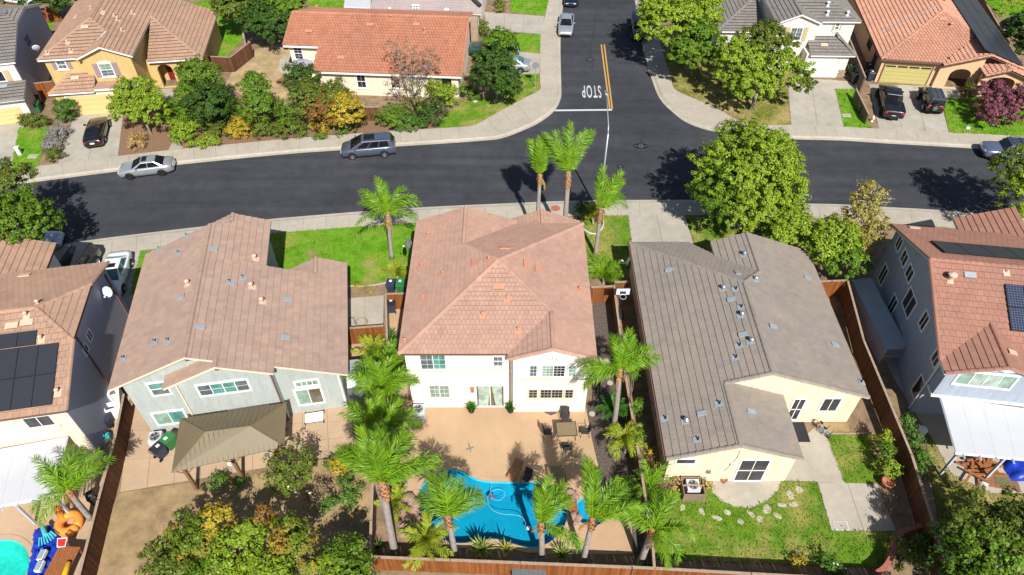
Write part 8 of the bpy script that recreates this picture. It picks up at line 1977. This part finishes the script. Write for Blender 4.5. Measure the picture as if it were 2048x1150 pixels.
# hose coil and rack on the side pad
hc = MB()
for k_ in range(3): hc.tube([((.48 - k_ * .06) * math.cos(t), (.48 - k_ * .06) * math.sin(t), .03 + k_ * .03) for t in np.linspace(0, 2 * math.pi, 22)], .028, 6, 'hose', False)
simple('garden_hose', 'coiled garden hose on the concrete pad', 'hose', 723, 645, hc)
simple('hose_rack', 'thin black rack beside the coiled hose', 'rack', 702, 648, MB().tube([(-.3, 0, 0), (-.3, 0, .7), (.3, 0, .7), (.3, 0, 0)], .015, 5, 'metal_dark').tube([(0, -.15, 0), (0, -.1, .7)], .015, 5, 'metal_dark'))
def pot(label, u, v, m, plant, rz=0, s=1.0, rad=.6, n=20, leaf='frond_dark'):
    root = empty('potted_plant', P(u, v), 0, label, 'potted plant')
    MB().lathe([(.16, 0), (.24, .32), (.27, .34), (.26, .38), (.22, .38), (.2, .3)], (0, 0, 0), 14).obj('pot', m, root, True)
    if plant: rosette('', u, v, rad, n, leaf, u, parent_root=root, z=.3, lo=20, hi=85)
    root.scale = (s, s, s)
pot('leafy plant in a white pot beside the weathered fence', 785, 692, 'plastic_white', True, rad=.8, n=30); pot('plant in a grey pot above the white one', 784, 674, 'metal_grey', True, rad=.6, n=24); pot('leafy pot below the white one', 787, 706, 'metal_grey', True, rad=.6, n=26)
pot('large terracotta pot beside the concrete slab', 1771, 972, 'terracotta', False, s=1.6); pot('small terracotta pot at the cream house wall', 1447, 963, 'terracotta', False, s=.8); pot('terracotta pot with grass beside the peach garage', 1876, 172, 'terracotta', True, rad=.6, n=16, leaf='frond_yellow', s=1.2)
simple('slate_pile', 'dark slate slabs along the weathered fence', 'slabs', 760, 700, MB().box(-.25, -1.3, 0, .25, -.5, .06, 'metal_grey').box(-.22, -.45, 0, .26, .4, .05, 'metal_grey').box(-.25, .45, 0, .24, 1.2, .06, 'metal_grey'))
# pile of toys and a small bicycle by the cream house
def bicycle(label, u, v, rz, m, s=1.0, tilt=0.0):
    root = empty('bicycle', P(u, v), rz, label, 'bicycle')
    for x in (-.5, .5):
        MB().tube([(x + .32 * math.cos(t), 0, .33 + .32 * math.sin(t)) for t in np.linspace(0, 2 * math.pi, 20)], .022, 5, None, False).obj('wheel', 'rubber', root)
    MB().tube([(-.5, 0, .33), (-.15, 0, .75), (.38, 0, .78), (-.1, 0, .33), (-.5, 0, .33)], .022, 6).obj('frame', m, root); MB().tube([(-.1, 0, .33), (-.2, 0, .85)], .018, 6).obj('seat_post', m, root)
    MB().tube([(.5, 0, .33), (.36, 0, .95)], .02, 6).obj('fork', 'metal_galv', root); MB().tube([(.36, -.28, .98), (.36, .28, .98)], .016, 6).obj('handlebar', 'metal_dark', root); MB().box(-.32, -.07, .84, -.08, .07, .9).obj('saddle', 'rubber', root)
    root.scale = (s, s, s)
bicycle('red bicycle by the sliding door of the cream house', 1640, 862, R(-60), 'plastic_red', .9); bicycle('teal bicycle beside the red one at the cream house', 1648, 872, R(-50), 'tarp_teal', .85); bicycle('dark bicycle in the narrow bed right of the centre house', 1196, 790, R(70), 'metal_dark')
simple('door_mat', 'dark door mat outside the cream house', 'mat', 1599, 864, MB().box(-.5, -.75, 0, .5, .75, .02, 'metal_dark').box(-.46, -.7, .02, .46, .7, .026, 'bin_black'))
simple('kettle_barbecue', 'covered barbecue in the narrow bed right of the centre house', 'barbecue', 1192, 778, MB().lathe([(.1, .5), (.3, .65), (.33, .8), (.3, .95), (.1, 1.05)], (0, 0, 0), 14, 'metal_dark').tube([(-.2, -.2, 0), (-.1, -.1, .6)], .02, 5, 'metal_grey').tube([(.2, -.2, 0), (.1, -.1, .6)], .02, 5, 'metal_grey').tube([(0, .25, 0), (0, .1, .6)], .02, 5, 'metal_grey'), 0, True)
# ================================================================ LOWER LEFT YARD
of = empty('pool_float', P(138, 1046, .3).xy.to_3d(), R(-20), 'big orange inflatable pool float with a raised neck', 'pool float')
MB().tube([(.55 * math.cos(t), .55 * math.sin(t), .3) for t in np.linspace(0, 2 * math.pi, 20)], .26, 12).obj('ring', 'plastic_orange', of, True)
MB().tube([(-.5, .1, .3), (-.75, .25, .75), (-.65, .3, 1.2), (-.35, .25, 1.3)], [.24, .2, .17, .12], 10).obj('neck', 'plastic_orange', of, True); MB().tube([(.4, -.3, .3), (.75, -.6, .5), (.9, -.75, .75)], [.22, .16, .06], 10).obj('tail', 'plastic_orange', of, True)
tb = MB(); nx, ny = 26, 12; rr = random.Random(3)
la, lb_, lc, ld = P(112, 1050), P(128, 1068), P(98, 1160), P(58, 1155); hh = [[.12 + .55 * abs(math.sin(i * .9 + j * .7)) * rr.uniform(.4, 1) * math.sin(math.pi * (j + .5) / ny) for j in range(ny)] for i in range(nx)]
o0 = P(95, 1110)
for i in range(nx):
    for j in range(ny):
        s, t = i / (nx - 1), j / (ny - 1); p = bil([P(52, 1172), P(104, 1172), P(126, 1052), P(70, 1060)], t, s) - o0
        tb.v.append((p.x + rr.uniform(-.08, .08), p.y + rr.uniform(-.08, .08), hh[i][j] if 0 < i < nx - 1 and 0 < j < ny - 1 else .02))
for i in range(nx - 1):
    for j in range(ny - 1): tb.f.append((i * ny + j, i * ny + j + 1, (i + 1) * ny + j + 1, (i + 1) * ny + j)); tb.m.append(0)
o = tb.obj('blue_tarp', 'tarp_blue', None, True); o.location = o0; tag(o, 'crumpled shiny blue tarp beside the turquoise pool', 'tarp')
tl = empty('beach_towel_roll', P(90, 1066, .75).xy.to_3d(), R(-50), 'teal fringed bundle on the blue tarp', 'bundle')
MB().tube([(-.5, 0, .75), (.2, 0, .8)], [.12, .14], 10).obj('roll', 'tarp_teal', tl)
for i in range(7): MB().box(.2, -.3 + i * .08, .78, .75, -.24 + i * .085, .8, None, Matrix.Rotation(R(-18 + i * 6), 4, 'Z')).obj('fringe', 'tarp_teal', tl)
ps = empty('play_table', P(122, 1128, .9).xy.to_3d(), R(-4), 'brown wooden play deck with a yellow slide', 'play structure')
for i in range(7): MB().box(-.62 + i * .178, -1.4, .88, -.455 + i * .178, 1.0, .92).obj('plank', 'deck_wood', ps)
for x in (-.55, .55):
    for y in (-1.3, .9): MB().box(x - .05, y - .05, 0, x + .05, y + .05, .9).obj('post', 'deck_wood', ps)
MB().tube([(.45, .1, 1.0), (.5, -.9, .8), (.55, -1.9, .3)], .16, 10).obj('slide', 'plastic_yellow', ps, True)
tr = empty('toy_bin', P(124, 1086, 1.05).xy.to_3d(), R(5), 'red toy seat with a white rim at the head of the play deck', 'toy'); tr.scale = (.65, .65, 1)
MB().add([(-.3, -.28, 1.0), (.3, -.28, 1.0), (.36, .3, 1.15), (-.36, .3, 1.15)], [(0, 1, 2, 3)]).obj('seat', 'plastic_red', tr); MB().tube([(-.33, -.3, 1.0), (.33, -.3, 1.0), (.4, .34, 1.17), (-.4, .34, 1.17), (-.33, -.3, 1.0)], .04, 6).obj('rim', 'plastic_white', tr)
for x in (-.28, .28): MB().box(x - .03, -.1, 0, x + .03, .1, 1.0).obj('leg', 'plastic_white', tr)
for i, (u, v) in enumerate(((95, 1120), (90, 1142))): simple('pool_noodle_bag', ('upper' if i == 0 else 'lower') + ' white striped bag on the blue tarp', 'bag', u, v, MB().box(-.16, -.3, .5, .16, .3, .75, 'fabric_white').box(-.12, -.26, .75, .12, .26, .8, 'flashing'))
simple('side_table', 'grey folding table under the leaning palm', 'table', 184, 935, MB().box(-.9, -.45, .68, .9, .45, .72, 'metal_grey').box(-.85, -.4, 0, -.8, -.35, .68, 'metal_dark').box(.8, -.4, 0, .85, -.35, .68, 'metal_dark').box(-.85, .35, 0, -.8, .4, .68, 'metal_dark').box(.8, .35, 0, .85, .4, .68, 'metal_dark'), R(12))
# passage between the left house and the sage house
sh = empty('shelf_unit', P(236, 815), R(-66), 'white shelf unit lying between left house and fence', 'shelf')
for y in (-.45, .45): MB().box(-.9, y - .03, 0, .9, y + .03, 1.1).obj('side', 'plastic_white', sh)
for x in (-.9, -.3, .3, .87): MB().box(x, -.42, 0.02, x + .03, .42, 1.08).obj('shelf', 'plastic_white', sh)
MB().box(-.86, -.42, .02, .86, .42, .06).obj('back', 'fabric_dark', sh)
simple('cardboard_box', 'white box on top of the shelf unit', 'box', 226, 806, MB().box(-.3, -.3, 0, .3, .3, 1.3, 'plastic_white').box(-.34, -.34, 1.3, .34, .34, 1.34, 'plastic_white'), .2)
simple('black_cart', 'black plastic cart beside the left fence', 'cart', 218, 845, MB().box(-.35, -.5, .1, .35, .5, .8, 'bin_black').box(-.4, -.55, .8, .4, .55, .86, 'bin_blue').lathe([(.12, -.4), (.12, .4)], (0, -.4, .12), 10, 'rubber', 'x'), .2)
simple('bucket', 'white bucket at the wall of the left house', 'bucket', 193, 826, MB().lathe([(.16, 0), (.2, .42), (.17, .42), (.15, .05)], (0, 0, 0), 14, 'plastic_white').tube([(-.2, 0, .4), (0, 0, .48), (.2, 0, .4)], .01, 5, 'metal_grey'))
simple('beach_ball', 'turquoise ball wedged by the left fence', 'ball', 217, 876, MB().lathe([(.02, .0)] + [(.27 * math.sin(t), .27 - .27 * math.cos(t)) for t in np.linspace(.2, 2.95, 10)], (0, 0, 0), 16, 'tarp_teal'), 0, True)
br_ = empty('barbecue_cart', P(252, 655), R(75), 'steel barbecue cart in the passage beside the left house', 'barbecue')
MB().box(-.7, -.3, .1, .7, .3, .85).obj('cabinet', 'metal_galv', br_); MB().lathe([(.3, -.45), (.3, .45)], (0, 0, .95), 14, None, 'x').obj('hood', 'flashing', br_, True); MB().box(-1.05, -.28, .8, -.7, .28, .86).obj('side_shelf', 'metal_grey', br_); MB().box(.7, -.28, .8, 1.05, .28, .86).obj('side_shelf', 'metal_grey', br_)
oc_ = empty('wooden_chair', P(246, 690), R(20), 'orange wooden chair in the passage', 'chair')
MB().box(-.3, -.3, .38, .3, .3, .42).obj('seat', 'lumber', oc_); MB().box(-.3, .27, .42, .3, .31, 1.0).obj('backrest', 'lumber', oc_)
for x in (-.27, .27):
    for y in (-.27, .27): MB().box(x - .03, y - .03, 0, x + .03, y + .03, .38).obj('leg', 'lumber', oc_)
df = empty('door_frame', P(232, 728), R(98), 'pale door frame leaning in the passage', 'door frame')
MB().box(-.5, -.04, 0, -.42, .04, 2.0).obj('jamb', 'cap_wood', df); MB().box(.42, -.04, 0, .5, .04, 2.0).obj('jamb', 'cap_wood', df); MB().box(-.5, -.04, 2.0, .5, .04, 2.08).obj('head', 'cap_wood', df); MB().box(-.42, -.01, .05, .42, .01, 2.0).obj('panel', 'gazebo_wood', df)
for i, (u, v) in enumerate(((206, 724), (204, 735), (202, 745))): simple('paver_block', ('upper', 'middle', 'lower')[i] + ' one of three pale blocks by the left house wall', 'block', u + 8, v + 8, MB().box(-.16, -.12, 0, .16, .12, .4, 'paver').box(-.12, -.08, .4, .12, .08, .42, 'paver'), .3)
dish(H3.root, H3.Mi @ P(216, 583, 5.3), .36, R(165), 'cover_white')
# ================================================================ RIGHT YARD
simple('white_drum', 'white drum behind the right fence', 'drum', 1836, 872, MB().lathe([(.28, 0), (.28, 0.75), (.3, .76), (.3, .8), (.24, .82)], (0, 0, 0), 18, 'plastic_white').lathe([(.3, .3), (.3, .34)], (0, 0, 0), 18, 'plastic_white'), 0, True)
rr = random.Random(9)
for i in range(22):
    u, v = rr.uniform(1932, 1988), rr.uniform(922, 962); L0 = rr.uniform(.8, 2.0)
    o = simple('timber_offcut', 'reddish timber offcut in the lumber heap under the white cover', 'timber', u, v, MB().box(-L0 / 2, -.07, 0, L0 / 2, .07, .05, 'lumber').box(-L0 / 2 + .01, -.06, .05, L0 / 2 - .01, .06, .055, 'deck_wood'), rr.choice((0.1, .9, 1.3, 2.6)) + rr.uniform(-.2, .2), False, 'lumber heap', rr.uniform(0.01, .35))
    o.location = P(u, v, 0); o.location.z = rr.uniform(.02, .4)
pbd = empty('plywood_sheet', P(2005, 963), R(-12), 'brown plywood sheet with a green rack on the patio edge', 'plywood')
MB().box(-.9, -.55, .02, .9, .55, .06).obj('sheet', 'gazebo_wood', pbd)
for i in range(5): MB().tube([(-.45, -.3 + i * .12, .1), (.35, -.3 + i * .12, .1)], .02, 5).obj('rack_bar', 'bin_green', pbd)
tb = MB(); rr = random.Random(4)
for i in range(8):
    for j in range(8): tb.v.append((i * .3 - 1 + rr.uniform(-.06, .06), j * .22 - .8, .05 if i in (0, 7) or j in (0, 7) else rr.uniform(.2, .75)))
for i in range(7):
    for j in range(7): tb.f.append((i * 8 + j, (i + 1) * 8 + j, (i + 1) * 8 + j + 1, i * 8 + j + 1)); tb.m.append(0)
o = tb.obj('blue_tarp', 'tarp_blue', None, True); o.location = P(2042, 940); tag(o, 'blue tarp heap at the right edge under the white cover', 'tarp')
simple('garden_edging', 'thin pale edging strip above the small square of grass', 'edging', 1690, 868, MB().box(-1.55, -.05, 0, 1.8, .05, .1, 'cap_wood').box(-.02, -.05, .1, .02, .05, .13, 'cap_wood'))
o = MB(); o.tube([tuple(p) for p in resample(smooth_line([tuple(P(u, v, .03)) for u, v in ((696, 572), (735, 572), (765, 567), (790, 560))], 4), .4)], .07, 6, 'concrete'); o.box(-.001, -.001, -.001, .001, .001, .001, 'concrete') if False else None
o = o.obj('lawn_edging'); tag(o, 'curved concrete edging at the foot of the bright front lawn', 'edging')
o = MB().tube([tuple(p) for p in resample(smooth_line([tuple(P(u, v, .03)) for u, v in ((1164, 452), (1172, 462), (1190, 468), (1205, 455), (1207, 436))], 4), .3)], .07, 6, 'cover_white').obj('lawn_edging'); tag(o, 'white curved edging round the cycad bed', 'edging')
